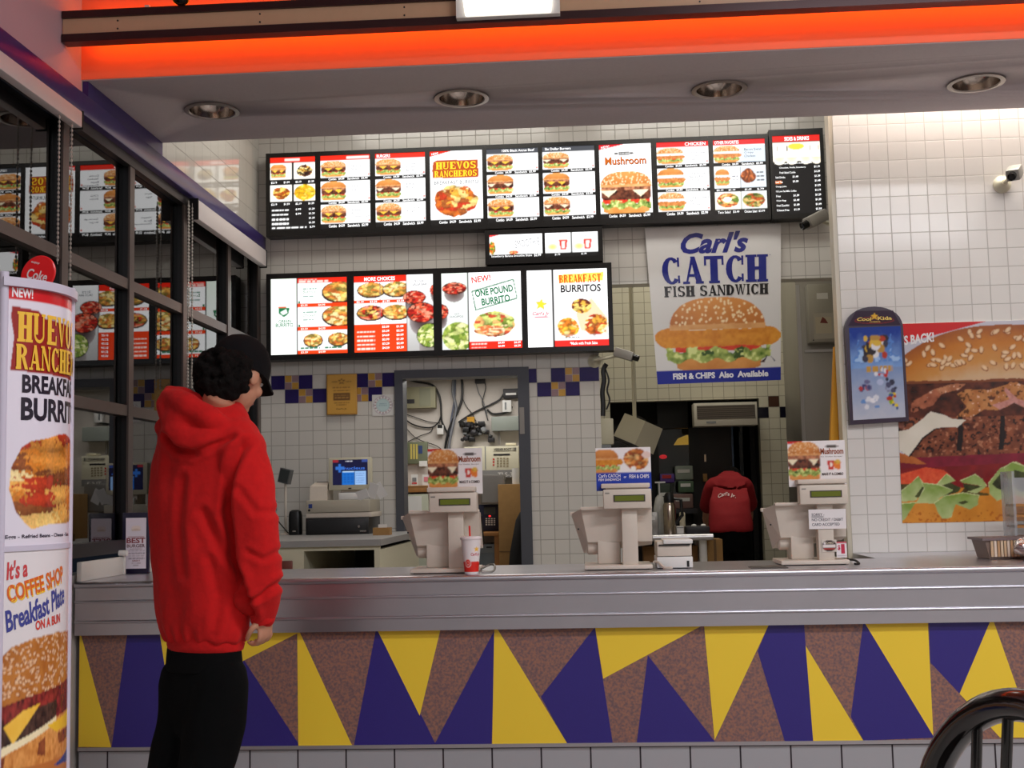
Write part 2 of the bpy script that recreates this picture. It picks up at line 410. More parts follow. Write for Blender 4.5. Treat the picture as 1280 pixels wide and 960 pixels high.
            cols.append(np.tile(col, (len(uu), 1))); k += len(uu)
        for pi_, (pts, cc) in enumerate(s.P):
            p = np.array(pts, float)
            if p[:, 0].max() > 1.0 or p[:, 0].min() < 0: continue
            V.append(fmap(p[:, 0], p[:, 1], off * 1.2 + pi_ * 1.5e-5)); faces.append(list(range(k, k + len(p)))); cols.append(np.tile(lin(cc), (len(p), 1))); k += len(p)
        V = np.concatenate(V)
        me = bpy.data.meshes.new(name); me.from_pydata(V.tolist(), [], faces); me.update()
        at_ = me.attributes.new('ink', 'FLOAT_COLOR', 'POINT'); cols = np.concatenate(cols)
        arr = np.ones((len(cols), 4), np.float32); arr[:, :3] = cols; at_.data.foreach_set('color', arr.ravel())
        me.materials.append(m)
        o = bpy.data.objects.new(name, me); COL.objects.link(o)
        attach(o, parent)
        return o
# ================================================================ the setting
YB, YR, YK, YO = 8.2, 6.42, 10.6, 9.55          # back wall, right wall, kitchen wall, office wall
XL, XR = -2.25, 4.6                            # window wall, far right
ZS, ZC, ZA = 3.12, 4.3, 4.06                   # soffit underside, hall ceiling, ceiling behind the soffit
YF, YS = 5.23, 6.21                            # soffit front and back
T, TR = 0.0962, 0.098
tb = at(373.7, 520.8, YB); TX0, TZ0 = tb.x, at(400, 520.8, YB).z
M_tile_back = tile_mat('white_tile_back', (206, 202, 196), (160, 156, 148), T, 'x', TX0, TZ0, .16)
tr = at(1062.5, 189.5, YR); TRZ = at(1050, 362.7, YR).z
M_tile_right = tile_mat('white_tile_right', (232, 228, 222), (198, 193, 186), TR, 'x', tr.x, TRZ, .14)
M_tile_left = tile_mat('white_tile_left', (208, 204, 196), (160, 156, 148), .155, 'y', YB, ZS - .09, .07)
tk = at(905, 500, YK)
M_tile_kit = tile_mat('cream_tile_kitchen', (198, 192, 172), (140, 134, 118), .0945, 'x', tk.x, at(900, 524, YK).z, .25)
M_tile_reveal = tile_mat('white_tile_reveal', (212, 206, 190), (150, 144, 128), TR, 'y', YR, TRZ, .16)
M_plaster = mat('grey_plaster', (150, 144, 150), .85, noise=.03, nscale=60)
M_soffit = mat('painted_soffit', (196, 186, 188), .8, noise=.03, nscale=80)
M_ceil = mat('ceiling_paint', (196, 194, 188), .9)
M_white_wall = mat('white_wall_paint', (196, 190, 184), .8, noise=.02)
M_fascia = mat('red_fascia_paint', (250, 122, 84), .6)
M_purple = mat('purple_enamel', (50, 32, 104), .3, noise=.06)
M_dkmetal = mat('dark_anodised', (44, 40, 42), .42, metal=.3)
M_bronze = mat('bronze_window_frame', (84, 72, 68), .4, metal=.25)
M_black = mat('black_plastic', (18, 18, 19), .4)
M_blkgloss = mat('black_gloss', (10, 9, 9), .12)
M_beige = mat('beige_plastic', (214, 202, 188), .45, noise=.02)
M_beige_dk = mat('beige_plastic_shade', (176, 160, 142), .5)
M_cream = mat('cream_enamel', (206, 200, 176), .45)
M_steel = mat('brushed_steel', (190, 188, 190), .28, metal=1.0)
M_chrome = mat('chrome', (214, 210, 205), .12, metal=1.0)
M_steel_dull = mat('dull_steel', (150, 146, 140), .42, metal=.9)
M_white = mat('white_plastic', (228, 226, 222), .4)
M_grey = mat('grey_plastic', (128, 130, 132), .5)
M_card = mat('cardboard', (160, 122, 72), .85, noise=.05)
M_wood = mat('counter_wood', (168, 116, 60), .6, noise=.08)
M_hall_floor = mat('pale_floor_tile', (160, 154, 150), .4, noise=.05)

struct('floor', bx((-5, -5, -.1), (XR + .2, 12, 0)), M_hall_floor)
struct('ceiling', bx((XL - .1, -5, ZC), (XR + .2, YF + .08, ZC + .1)), M_ceil)
struct('ceiling', bx((XL - .1, YS, ZA), (XR + .2, 12, ZA + .1)), M_ceil)
struct('wall_front', bx((XL - .1, -5.1, 0), (XR + .2, -5, ZC)), M_white_wall)
struct('wall_hall_right', bx((XR, -5, 0), (XR + .1, YR, ZC)), M_white_wall)

# soffit over the counter, its lit fascia
sf = MB().box((XL - .05, YF, ZS), (XR, YS, ZC + .05), 0)
sf.box((XL - .05, YF - .004, ZS + .004), (XR, YF, ZC), 1)
struct('trim_1', sf, [M_soffit, M_fascia])

# back wall with the office doorway and the kitchen opening
DX0, DX1 = at(500, 590, YB).x, at(656, 590, YB).x; DZ = at(578, 466, YB).z + .03
OX0, OX1, OZ = at(752, 560, YB).x, 2.9, at(880, 352, YB).z
w = MB().box((XL - .1, YB, 0), (DX0, YB + .14, ZA)).box((DX0, YB, DZ), (DX1, YB + .14, ZA)).box((DX1, YB, 0), (OX0, YB + .14, ZA)).box((OX0, YB, OZ), (OX1, YB + .14, ZA))
struct('wall_back', w, M_tile_back)
# right wall: a tiled partition standing forward of the back wall
RX = at(1057, 500, YR).x
struct('wall_right', MB().box((RX, YR, 0), (XR, YR + .10, ZA)), M_tile_right)
e = MB().box((RX - .022, YR + .004, 0), (RX, YR + .10, ZA))
struct('trim_2', e, mat('cream_corner_trim', (214, 206, 186), .35))

# left wall: tiled above the purple valance, plastered above the soffit front
ZV0, ZV1 = 2.93, 3.03
struct('wall_left', MB().box((XL - .12, YF, ZV1 - .02), (XL, YB, ZA)), M_tile_left)
struct('wall_left_front', MB().box((XL - .12, -5, ZV1 - .02), (XL, YF, ZC)), mat('neon_tinted_wall', (200, 164, 174), .8))  # pink spill of the neon is put into this wall's base colour
struct('wall_left_low', MB().box((XL - .12, -5, 0), (XL - .01, YB, .90)), M_white_wall)
v = MB().box((XL - .02, .5, ZV0), (XL + .055, YB - .02, ZV1), bev=.008)
v.box((XL - .02, .5, ZV0 - .05), (XL + .018, YB - .02, ZV0), 1)
v.box((XL + .001, YF + .01, ZV1 - .01), (XL + .028, YS - .004, ZS - .001), 0)
struct('trim_3', v, [M_purple, M_dkmetal])

# window wall: dark frames, single panes, the night behind
M_pane = bpy.data.materials.new('window_glass'); M_pane.use_nodes = True
_nt = M_pane.node_tree; _nt.nodes.clear()
_o = _nt.nodes.new('ShaderNodeOutputMaterial'); _mx = _nt.nodes.new('ShaderNodeMixShader'); _tr = _nt.nodes.new('ShaderNodeBsdfTransparent'); _gs = _nt.nodes.new('ShaderNodeBsdfGlossy'); _fr = _nt.nodes.new('ShaderNodeFresnel')
_fr.inputs[0].default_value = 2.6; _gs.inputs['Roughness'].default_value = .004; _tr.inputs[0].default_value = (.75, .82, .8, 1)
_nt.links.new(_fr.outputs[0], _mx.inputs[0]); _nt.links.new(_tr.outputs[0], _mx.inputs[1]); _nt.links.new(_gs.outputs[0], _mx.inputs[2]); _nt.links.new(_mx.outputs[0], _o.inputs[0])
M_gasket = mat('black_window_gasket', (20, 20, 23), .35)
wn = place('window_1', None, None, (XL, YB, .98), kind='structure')
posts = [8.16, 7.46, 6.62, 5.82, 5.05, 4.28, 3.5, 2.7, 1.9, 1.1, .3]
for y in posts:
    m = MB().box((XL - .10, y - .022, 1.0), (XL + .004, y + .022, ZV0 - .03), 1)
    m.box((XL + .004, y - .030, 1.0), (XL + .014, y + .030, ZV0 - .03), 0)
    m.build('mullion', [M_bronze, M_gasket], wn)
for z in (2.285, 1.66): MB().box((XL - .08, .3, z - .026), (XL + .008, YB, z + .026)).build('rail', M_bronze, wn)
MB().box((XL - .1, .3, .975), (XL + .01, YB, 1.035)).build('sill_rail', M_dkmetal, wn)
for a, b in zip(posts[1:], posts[:-1]):
    for z0, z1 in ((1.03, 1.64), (1.68, 2.265), (2.305, 2.88)):
        MB().box((XL - .030, a + .02, z0), (XL - .024, b - .02, z1)).build('pane', M_pane, wn)
# dark street outside
struct('floor_outside', bx((-9, -5, -.12), (XL - .13, 12, -.02)), mat('asphalt', (30, 30, 34), .8))

# office door frame (dark grey steel)
dr = place('door_1', None, None, (DX0, YB, 0), kind='structure')
fx0, fx1 = at(495, 590, YB).x, at(664, 590, YB).x; fz = at(578, 461, YB).z
g = .057
m = MB().box((fx0, YB - .02, 0), (fx0 + g, YB + .16, fz)).box((fx1 - g - .02, YB - .02, 0), (fx1, YB + .16, fz)).box((fx0 + g, YB - .02, fz - g), (fx1 - g - .02, YB + .16, fz))
m.build('door_frame', mat('grey_door_steel', (70, 72, 80), .45), dr)
MB().box((fx1 - g - .012, YB - .0245, 1.62), (fx1 - g + .02, YB - .0205, 1.80)).build('strike_plate', M_steel_dull, dr)

# decorative tile band on the back wall: purple tiles and ochre/mauve mosaics
M_tp = mat('purple_glazed_tile', (40, 30, 92), .15); M_to = mat('ochre_tile', (196, 150, 66), .2); M_tm = mat('mauve_tile', (150, 122, 128), .2)
M_tw = mat('tile_grout', (160, 156, 148), .8)
band = MB()
def deco(k, row, kind, x0=None, x1=None):
    a = TX0 + k * T if x0 is None else x0; b = TX0 + (k + 1) * T if x1 is None else x1; z = TZ0 + (1 + row) * T; h = .0014
    if kind == 'P': band.box((a + h, YB - .002, z + h), (b - h, YB + .001, z + T - h), 0)
    else:
        c, d = (a + b) / 2, z + T / 2
        for (p, q, s_, t_, mi) in ((a, c, z, d, 2), (c, b, z, d, 1), (a, c, d, z + T, 1), (c, b, d, z + T, 2)):
            if p == c and s_ == z: mi = 1
            band.box((p + h, YB - .002, s_ + h), (q - h, YB + .001, t_ - h), mi)
left_k = (XL - TX0) / T
deco(-2, 1, 'P', x0=max(XL, TX0 - 2 * T)); deco(-1, 1, 'M'); deco(0, 1, 'P'); deco(2, 1, 'P'); deco(4, 1, 'P'); deco(5, 1, 'M'); deco(6, 1, 'P')
deco(-1, 0, 'P'); deco(0, 0, 'M'); deco(1, 0, 'P'); deco(3, 0, 'P'); deco(4, 0, 'M'); deco(5, 0, 'P')
for k, s_ in ((16, 'P'), (18, 'P'), (19, 'M')): deco(k, 1, s_)
deco(20, 1, 'P', x1=OX0 - .002)
for k, s_ in ((17, 'P'), (18, 'M'), (19, 'P')): deco(k, 0, s_)
struct('trim_4', band, [M_tp, M_to, M_tm])

# ---------------------------------------------------------------- office behind the doorway
struct('wall_office', MB().box((-2.25, YO, 0), (OX0 - .10, YO + .1, ZA)), mat('office_paint', (206, 198, 190), .8, noise=.02))
struct('wall_office_left', MB().box((-2.2, YB + .14, 0), (-2.1, YO, ZA)), mat('office_paint', (0, 0, 0)))
struct('wall_office_right', MB().box((OX0 - .10, YB + .14, 0), (OX0 - .02, YK, ZA)), M_tile_reveal)
struct('ceiling_office', MB().box((-2.1, YB + .14, 2.16), (OX0 - .10, YO, 2.2)), M_ceil)

# ---------------------------------------------------------------- kitchen wall with its dark drive-through recess
KX0 = OX0 - .02; KX1 = at(951, 560, YK).x; KX2 = at(991, 560, YK).x; KZ = at(870, 500, YK).z
kb = at(940, 658, YK).z
m = MB().box((KX0, YK, KZ), (3.4, YK + .12, ZA)).box((KX1, YK, 0), (KX2, YK + .12, KZ)).box((KX0, YK, 0), (at(764, 560, YK).x, YK + .12, KZ)).box((KX0, YK, 0), (KX1, YK + .12, kb - .35))
struct('wall_kitchen', m, M_tile_kit)
m = MB()
kx0, kz0 = tk.x, at(900, 524, YK).z
for (px, py) in ((967, 504), (956.5, 517), (982, 516)):
    p = at(px, py, YK); z = kz0 + math.floor((p.z - kz0) / .0945) * .0945; x = kx0 + math.floor((p.x - kx0) / .0945) * .0945
    m.box((x + .002, YK - .002, z + .002), (x + .0925, YK + .001, z + .0925), 0 if py > 510 else 1)
struct('trim_5', m, [mat('black_glazed_tile', (20, 20, 34), .15), mat('brown_glazed_tile', (70, 44, 34), .2)])
struct('wall_recess', MB().box((KX0, YK + .75, 0), (3.4, YK + .8, ZA)).box((KX1 + .02, YK + .12, 0), (KX1 + .06, YK + .75, ZA)), mat('recess_dark_panel', (26, 24, 24), .6))
struct('wall_kitchen_right', MB().box((3.3, YB + .14, 0), (3.4, YK, ZA)), M_tile_kit)
struct('wall_aisle_right', MB().box((XR, YR + .1, 0), (XR + .1, YB + .14, ZA)), M_tile_kit)
# ================================================================ fascia lighting, soffit fittings
def pxz(px, py, Y): return at(px, py, Y).z
YT = 5.02
b0, b1, b2, b3 = [pxz(240, y, YT) for y in (46.5, 36.6, 16.5, 7.5)]
tg = place('light_trough', 'long beige neon trough beam with dark edges in front of the orange fascia', 'beam', (0, YT, b0))
MB().box((XL + .004, YT, b1), (XR - .01, YT + .02, b2)).build('beige_board', mat('beige_board_paint', (204, 166, 134), .28, noise=.02), tg)
for z0, z1 in ((b0, b1), (b2, b3)):
    MB().box((XL + .004, YT - .012, z0), (XR - .01, YT + .05, z1)).build('edge_rail', mat('dark_edge_rail', (58, 32, 34), .3, metal=.4), tg)
for x in np.arange(-2.0, 4.5, .63):
    for z in (b1 + .018, b2 - .018): MB().lathe([(.004, 0), (.004, .003)], (x, YT, z), 8, M=Matrix.Rotation(R(90), 4, 'X')).build('screw', M_dkmetal, tg)
for z, lab in ((b0 + .066, 'orange glass neon tube behind the lower edge of the trough beam'), (b3 + .03, 'orange glass neon tube behind the upper edge of the trough beam')):
    m = MB().tube([(XL + .05, YT + .145, z), (XR - .05, YT + .145, z)], .008, 8)
    o = m.build('neon_tube', mat('neon_orange', (255, 132, 12), .4, emit=11), None); tag(o, lab, 'light', 'neon tubes behind the trough')
    for x in np.arange(-1.9, 4.5, 1.05): MB().box((x, YT + .05, z - .006), (x + .02, YT + .145, z + .006)).build('tube_clip', M_white, o)
# glowing box added to stand in for a lamp reflection on the beam
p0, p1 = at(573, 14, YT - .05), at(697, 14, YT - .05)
fl = place('reflection_glow', 'bright white glowing box standing in for a lamp reflection on the beige trough beam', 'light', ((p0.x + p1.x) / 2, YT, p0.z))
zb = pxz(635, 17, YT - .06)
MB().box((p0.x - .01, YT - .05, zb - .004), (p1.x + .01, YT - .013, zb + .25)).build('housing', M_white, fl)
MB().prism([(p0.x + .03, YT - .062, zb + .002), (p1.x - .03, YT - .062, zb + .002), (p1.x, YT - .062, zb + .24), (p0.x, YT - .062, zb + .24)], (0, .012, 0)).build('glow_face', mat('reflection_emission', (255, 250, 240), .4, emit=2.4), fl)
# small dark dome camera over the beam
p = at(226, -1, YT - .03)
dm = place('dome_speaker', 'small dark dome hanging above the trough beam near the left wall', 'speaker', p)
MB().ball((p.x, p.y, p.z), (.037, .037, .026)).build('dome', M_blkgloss, dm)
MB().lathe([(.014, 0), (.014, .3)], (p.x, p.y, p.z + .02), 12).build('stem', M_dkmetal, dm)

# recessed downlights
for i, (px, py, lab) in enumerate(((265, 138, 'round chrome recessed downlight leftmost in the grey soffit, nearest the windows'), (577, 122, 'round chrome downlight second from left in the soffit, above the HUEVOS RANCHEROS panel'),
                                   (899, 111, 'round chrome recessed downlight third from the left in the soffit, above the chicken menu panel'), (1220, 103, 'round chrome recessed downlight rightmost in the soffit, above the tiled right wall'))):
    p = atz(px, py, ZS)
    t = place('downlight', lab, 'light', p, 'soffit downlights')
    MB().lathe([(.118, 0), (.132, -.002), (.132, -.008), (.112, -.010), (.108, -.004)], p, 40, cap=False).build('trim_ring', mat('satin_trim_ring', (168, 158, 152), .35, metal=.6), t)
    MB().lathe([(.110, -.006), (.107, .02), (.098, .055), (.075, .085), (.0, .092)], p, 40, cap=False).build('reflector', mat('faceted_reflector', (190, 178, 168), .16, metal=1.0), t)
    MB().ball((p.x, p.y, p.z + .06), (.028, .028, .028)).build('bulb', mat('frosted_bulb', (244, 236, 224), .3, emit=.5), t)
# cut the openings out of the soffit so that the cans show
# (the cans sit inside a hollow: the soffit underside gets real holes)
so = [o for o in bpy.data.objects if o.name == 'trim_1'][0]
cut = MB()
for px, py in ((265, 138), (577, 122), (899, 111), (1220, 103)):
    p = atz(px, py, ZS); cut.lathe([(.114, -.05), (.114, .2)], p, 40)
co = cut.build('cutter', M_soffit)
bo = so.modifiers.new('holes', 'BOOLEAN'); bo.operation = 'DIFFERENCE'; bo.object = co; bo.solver = 'EXACT'
dg = bpy.context.evaluated_depsgraph_get(); me = bpy.data.meshes.new_from_object(so.evaluated_get(dg)); so.modifiers.clear(); so.data = me
bpy.data.objects.remove(co)

# roller blinds under the valance
def blind(y0, y1, x, lab, cords, drop=.16):
    t = place('roller_blind', lab, 'blind', (x, y0, ZV0 - .08), 'roller blinds on the window wall')
    MB().box((x - .01, y0, ZV0 - drop), (x + .035, y1, ZV0 - .012), bev=.006).build('cassette', mat('white_blind_cassette', (216, 208, 208), .5), t)
    MB().box((x - .014, y0 - .008, ZV0 - drop - .006), (x + .038, y0, ZV0 - .008)).build('end_cap', M_black, t)
    MB().box((x - .014, y1, ZV0 - drop - .006), (x + .038, y1 + .008, ZV0 - .008)).build('end_cap', M_black, t)
    for (px, pyb) in cords:
        q = atx(px, 400, x + .02); zz = ZV0 - .08; vs = []
        m = MB(); k = 0; zb = atx(px, pyb, x + .02).z
        while zz > zb:
            m.lathe([(.0, -.0075), (.0052, -.004), (.0052, .004), (.0, .0075)], (q.x, q.y, zz), 5, cap=False); zz -= .019
        m.tube([(q.x, q.y, ZV0 - .05), (q.x, q.y, zb)], .0016, 4)
        m.build('bead_chain', mat('bead_chain', (176, 168, 160), .4), t)
blind(6.64, 8.10, XL + .045, 'white rolled up window blind in the corner by the menu boards with bead chains hanging', ((235, 486), (240, 486), (236, 390)), .125)
blind(1.0, 5.06, XL + .045, 'white rolled up window blind nearest the camera above the tall advertising stand', ((71, 330), (87, 350)), .085)
# ================================================================ backlit menu boards
RED, BLK, WHT, GRN = (228, 40, 22), (26, 24, 24), (255, 255, 255), (22, 110, 66)
YM = YB - .10
mz1, mz0 = (at(334, 192, YM).z + at(960, 168.5, YM).z) / 2, (at(338.7, 296.5, YM).z + at(960, 274, YM).z) / 2
pz1, pz0 = mz1 - .030, mz0 + .042
NX, NY = 84, 116
FRAME = mat('menu_frame_black', (14, 13, 13), .35)

def strip(a, y0, y1, s=1.0, words=True, c=WHT):
    a.rect(0, y0, 1, y1, BLK); h = (y1 - y0); t0 = y0 + h * .22; t1 = y0 + h * .82
    a.text('Combo', .16, t0, .32, t1, c, .02); a.text('$4.59', .36, t0, .48, t1, c, .03)
    a.text('Sandwich', .54, t0, .78, t1, c, .02); a.text('$2.99', .82, t0, .95, t1, c, .03)
def three_rows(head, hx, hc, kinds, seed, names, cut=0.0):
    a = Art(NX, NY, WHT); a.rect(0, .93, 1, 1, hc)
    a.text(head, hx[0], .945, hx[1], .99, WHT, .02)
    for r, (y0, y1, s0) in enumerate(((.70, .925, .65), (.375, .645, .325), (.068, .32, 0))):
        k = kinds[r]
        a.burger(.0 - cut, y0 + .01, .52, y1, k, seed + r * 7, seeds=r != 1)
        nm = names[r]
        for q, wd_ in enumerate(nm):
            if wd_: a.text(wd_, .62, y1 - .09 - q * .045, .62 + .032 * len(wd_), y1 - .06 - q * .045, (70, 70, 80), .0)
        a.rect(.95, y0 + .015, .985, y0 + .04, (230, 120, 110))
        strip(a, s0, s0 + (.05 if r < 2 else .068))
    return a

def panel_breakfast():
    a = Art(NX, NY, BLK); a.rect(0, .93, 1, 1, RED); a.rect(.32, .945, .66, .985, (255, 214, 206))
    for (x0, x1, y0, y1, k) in ((0, .48, .70, .92, 0), (.52, 1, .70, .92, 1), (0, .48, .40, .62, 2), (.52, 1, .40, .62, 3)):
        a.rect(x0, y0, x1, y1, (255, 250, 240)); cx, cy = (x0 + x1) / 2, (y0 + y1) / 2
        if k == 0: a.burger(x0 + .0, y0 + .02, x1 - .12, y1 - .01, 'beef', 12, seeds=False)
        elif k == 1: a.pile(cx, cy, .2, .085, ((120, 60, 30), (236, 180, 70), (90, 50, 40), (250, 226, 150), (40, 30, 26)), 16, 3)
        elif k == 2: a.pile(cx, cy, .2, .09, ((240, 180, 60), (200, 90, 30), (252, 216, 110), (160, 80, 30)), 14, 5)
        else: a.pile(cx, cy, .24, .11, ((250, 200, 40), (255, 220, 90), (230, 170, 30)), 14, 6, .1)
    for y in (.64, .34):
        for x in (.02, .30, .56, .84): a.text('$1.59' if x in (.30, .84) else '$2.19', x, y, x + .13, y + .032, WHT, .02)
    for q in range(4):
        y = .265 - q * .062
        a.bars(.03, y, .40, .022, WHT, seed=q); a.text('$.99', .56, y, .68, y + .03, WHT, .02) if q < 2 else None; a.text('$1.29', .85, y, .98, y + .03, WHT, .02)
    a.bars(.03, .025, .80, .02, WHT, seed=9); a.text('$.79', .87, .02, .98, .05, WHT, .02)
    return a
def title_burrito(a, x0, x1, y0, y1):
    h = y1 - y0
    a.poly([(x0 - .03, y0 + h * .02), (x1 + .02, y0 + h * .0), (x1 + .035, y0 + h * .5), (x1 + .01, y0 + h * .55), (x1 + .02, y1 + .01), (x0 + .05, y1 + .02), (x0 - .02, y0 + h * .96), (x0 - .04, y0 + h * .5)], (176, 74, 24))
    a.slab('HUEVOS', x0 + .03, y0 + h * .53, x1 - .01, y0 + h * .96, (252, 206, 44)); a.slab('RANCHEROS', x0, y0 + h * .07, x1, y0 + h * .44, (252, 206, 44))
BUR = ((240, 170, 60), (214, 110, 40), (250, 214, 130), (196, 60, 30), (252, 232, 190), (170, 90, 40))
def panel_egg_burrito():
    a = Art(NX, NY, WHT); a.poly([(0, .93), (.42, 1), (0, 1)], RED)
    a.text('NEW!', .03, .955, .16, .985, WHT, .02, 0, .18)
    title_burrito(a, .08, .90, .63, .86); a.text('BREAKFAST BURRITO', .08, .545, .92, .595, (40, 50, 60), .0)
    a.pile(.48, .32, .43, .22, BUR, 12, 21, .18); a.rect(0, .07, 1, .09, (240, 240, 240)); strip(a, 0, .065)
    return a
def panel_mushroom():
    a = Art(NX, NY, WHT); a.poly([(0, .93), (.5, 1), (0, 1)], (206, 28, 40)); a.text('NEW!', .04, .952, .2, .985, WHT, .01, 0, .15)
    a.ell(.48, .875, .2, .02, (60, 56, 54)); a.bars(.36, .870, .6, .010, WHT, seed=2)
    for d, c in ((.006, (40, 20, 10)), (0, (190, 96, 30))): a.text('Mushroom', .11 + d, .725 - d, .9 + d, .83 - d, c, .02)
    a.burger(.0, .065, 1.0, .635, 'mushroom', 33); strip(a, 0, .065); return a
def panel_others():
    a = Art(NX, NY, WHT); a.rect(0, .93, 1, 1, (206, 36, 40)); a.text('OTHER FAVORITES', .03, .945, .5, .99, WHT, .02)
    a.rect(.52, .70, 1, .925, (206, 216, 226)); a.burger(.0, .70, .52, .925, 'chicken', 51)
    for q, wd_ in enumerate(('Bacon Swiss', 'Crispy', 'Chicken')): a.text(wd_, .60, .85 - q * .045, .6 + .03 * len(wd_), .88 - q * .045, (40, 40, 46), 0)
    strip(a, .645, .695)
    a.rect(0, .355, 1, .64, (250, 250, 250)); a.rect(.5, .355, 1, .64, (214, 222, 228)); a.rect(.495, .0, .51, .64, BLK)
    a.burger(.02, .39, .30, .61, 'chicken', 57, seeds=False)
    a.pile(.66, .5, .15, .11, ((150, 74, 36), (196, 110, 60), (120, 56, 30)), 9, 8, .3)
    for q in range(3): a.bars(.34, .5 - q * .04, .47, .014, (120, 120, 130), seed=q); a.bars(.82, .54 - q * .05, .97, .02, (60, 60, 66), seed=q + 4)
    a.rect(0, .30, 1, .35, BLK)
    for x, t in ((.04, '$2.19'), (.27, '$1.19'), (.58, '$1.49'), (.82, '$.79')): a.text(t, x, .312, x + .13, .34, WHT, .02)
    a.rect(0, .07, .495, .295, (250, 244, 226)); a.pile(.24, .19, .22, .1, ((240, 150, 70), (250, 220, 150), (110, 140, 50), (190, 60, 30)), 11, 61, .15); a.ell(.24, .2, .08, .035, (255, 255, 250))
    a.rect(.51, .07, 1, .295, (220, 224, 220)); a.pile(.75, .18, .22, .1, ((170, 160, 70), (196, 90, 40), (90, 110, 40), (226, 190, 120)), 11, 67, .15)
    a.rect(0, 0, 1, .065, BLK)
    for x, t in ((.05, 'Taco Salad'), (.34, '$3.49'), (.56, 'Chicken Salad'), (.83, '$3.99')): a.text(t, x, .015, x + (.24 if len(t) > 6 else .12), .048, WHT, .01)
    return a
def panel_sides():
    a = Art(NX, NY, BLK); a.rect(0, .92, 1, 1, (206, 36, 30)); a.text('SIDES & DRINKS', .26, .935, .78, .985, WHT, .025)
    a.rect(0, .67, 1, .915, (244, 240, 226)); n = a.noise(10, 8, 4)
    for x in (.14, .40, .70, .92): a.ell(x, .73, .15, .10, (236, 214, 180), (252, 246, 230)); a.ell(x, .765, .13, .045, (255, 255, 255))
    a.ell(.5, .86, .17, .04, (250, 206, 70))
    for x in (.09, .3, .78, .96): a.rect(x, .80, x + .02, .87, (60, 50, 50))
    a.text('Hand-Scooped Ice Cream Shakes & Malts', .04, .63, .82, .655, WHT, .01)
    rows = ('Chocolate, Vanilla, Strawberry', 'Fresh Baked Cookie', 'Soft Drinks', 'Iced Tea', 'Orange Juice', '1% Low Fat Milk, Coffee', 'Fries', 'Onion Rings', 'Fried Zucchini', 'Crisscut Fries')
    for q, t in enumerate(rows):
        y = .575 - q * .06; x = .13 if q < 2 else .04
        a.text(t, x, y, x + .0185 * len(t), y + .026, WHT, .012)
        a.text('$1.%d9' % (q % 5 + 1), .86, y, .98, y + .03, WHT, .025)
        if q in (2, 6, 7, 8, 9, 3): a.text('$1.%d9' % ((q + 2) % 5), .40, y, .52, y + .03, WHT, .025)
    a.rect(.04, .385, .17, .42, (230, 120, 40)); return a

def film(art, parent, px0, px1, z0, z1, yf, name='panel', label=None, pyc=235):
    x0, x1 = at(px0, pyc, yf).x, at(px1, pyc, yf).x
    o = art.build(name, BACKLIT, parent, (x0, yf - .004, z0), (x1 - x0, 0, 0), (0, 0, z1 - z0), (0, -1, 0))
    if label: o['label'] = label
    return x0, x1
def board(name, lab, px0, px1, z0, z1, holes, yf, pyc, depth=.10):
    """black light box: back tray, rim bars and mullions between the films"""
    X0, X1 = at(px0, pyc, yf).x, at(px1, pyc, yf).x
    t = place(name, lab, 'menu board', ((X0 + X1) / 2, yf + depth, z0), 'menu boards on the back wall')
    m = MB().box((X0, yf, z0), (X1, yf + depth - .001, z1)); fz0, fz1 = holes[0][2], holes[0][3]
    xs = [X0] + [at(q, pyc, yf).x for h in holes for q in h[:2]] + [X1]
    for i in range(0, len(xs), 2): m.box((xs[i], yf - .014, z0), (xs[i + 1], yf, z1))
    m.box((X0, yf - .013, z0), (X1, yf, fz0)).box((X0, yf - .013, fz1), (X1, yf, z1))
    m.build('frame', FRAME, t); return t

PX = [(338, 394.5), (401, 463), (469.5, 532), (538, 603.5), (609, 673.5), (679, 744), (750, 815), (822, 887), (893, 958)]
mb = board('menu_board', 'long upper backlit menu board of nine food panels in a black frame', 333, 962, mz0, mz1, [(a, b, pz0, pz1) for a, b in PX], YM, 235)
ARTS = [(panel_breakfast(), 'breakfast panel with four small pictures and price lines'),
        (three_rows('', (.5, .95), RED, ('beef', 'beef', 'beef'), 3, (('Famous', 'Star'), ('Super', 'Star'), ('Western', 'Bacon', 'Cheeseburger'))), 'three burger panel with red header, second from the left'),
        (three_rows('BURGERS', (.03, .3), RED, ('beef', 'mushroom', 'beef'), 5, (('Double', 'Western', 'Bacon', 'Cheeseburger'), ('Chili', 'Burger'), ('Sourdough', 'Burger'))), 'three burger panel with red header, third from the left'),
        (panel_egg_burrito(), 'white panel with yellow HUEVOS RANCHEROS lettering'),
        (three_rows('100% Black Angus Beef', (.30, .93), (70, 72, 78), ('beef', 'mushroom', 'beef'), 9, ((), (), ())), 'dark header panel with three burgers, left one of two'),
        (three_rows('Six Dollar Burgers', (.05, .55), (70, 72, 78), ('mushroom', 'beef', 'mushroom'), 11, ((), (), ())), 'dark header panel with three burgers, right one of two'),
        (panel_mushroom(), 'tall mushroom burger panel'),
        (three_rows('CHICKEN', (.55, .95), (214, 40, 40), ('chicken', 'chicken', 'chicken'), 15, (('Charbroiled', 'Chicken', 'Club'), ('Charbroiled', 'Santa Fe', 'Chicken'), ('Charbroiled', 'BBQ', 'Chicken'))), 'chicken sandwich panel'),
        (panel_others(), 'panel of one sandwich above four small pictures')]
ARTS[1][0].rect(.52, .945, .98, .985, (255, 226, 220))
for (a, lab), (p0_, p1_) in zip(ARTS, PX): film(a, mb, p0_, p1_, pz0, pz1, YM, 'panel', lab)
dz = .022
mb2 = board('menu_board', 'narrow menu board of sides and drinks at the right end of the upper row', 963, 1031, mz0 - .004, mz1 + dz, [(967, 1026.5, pz0 - .012, pz1 + dz - .012)], YM - .01, 225, .109)
film(panel_sides(), mb2, 967, 1026.5, pz0 - .012, pz1 + dz - .012, YM - .01, 'panel', None, 225)
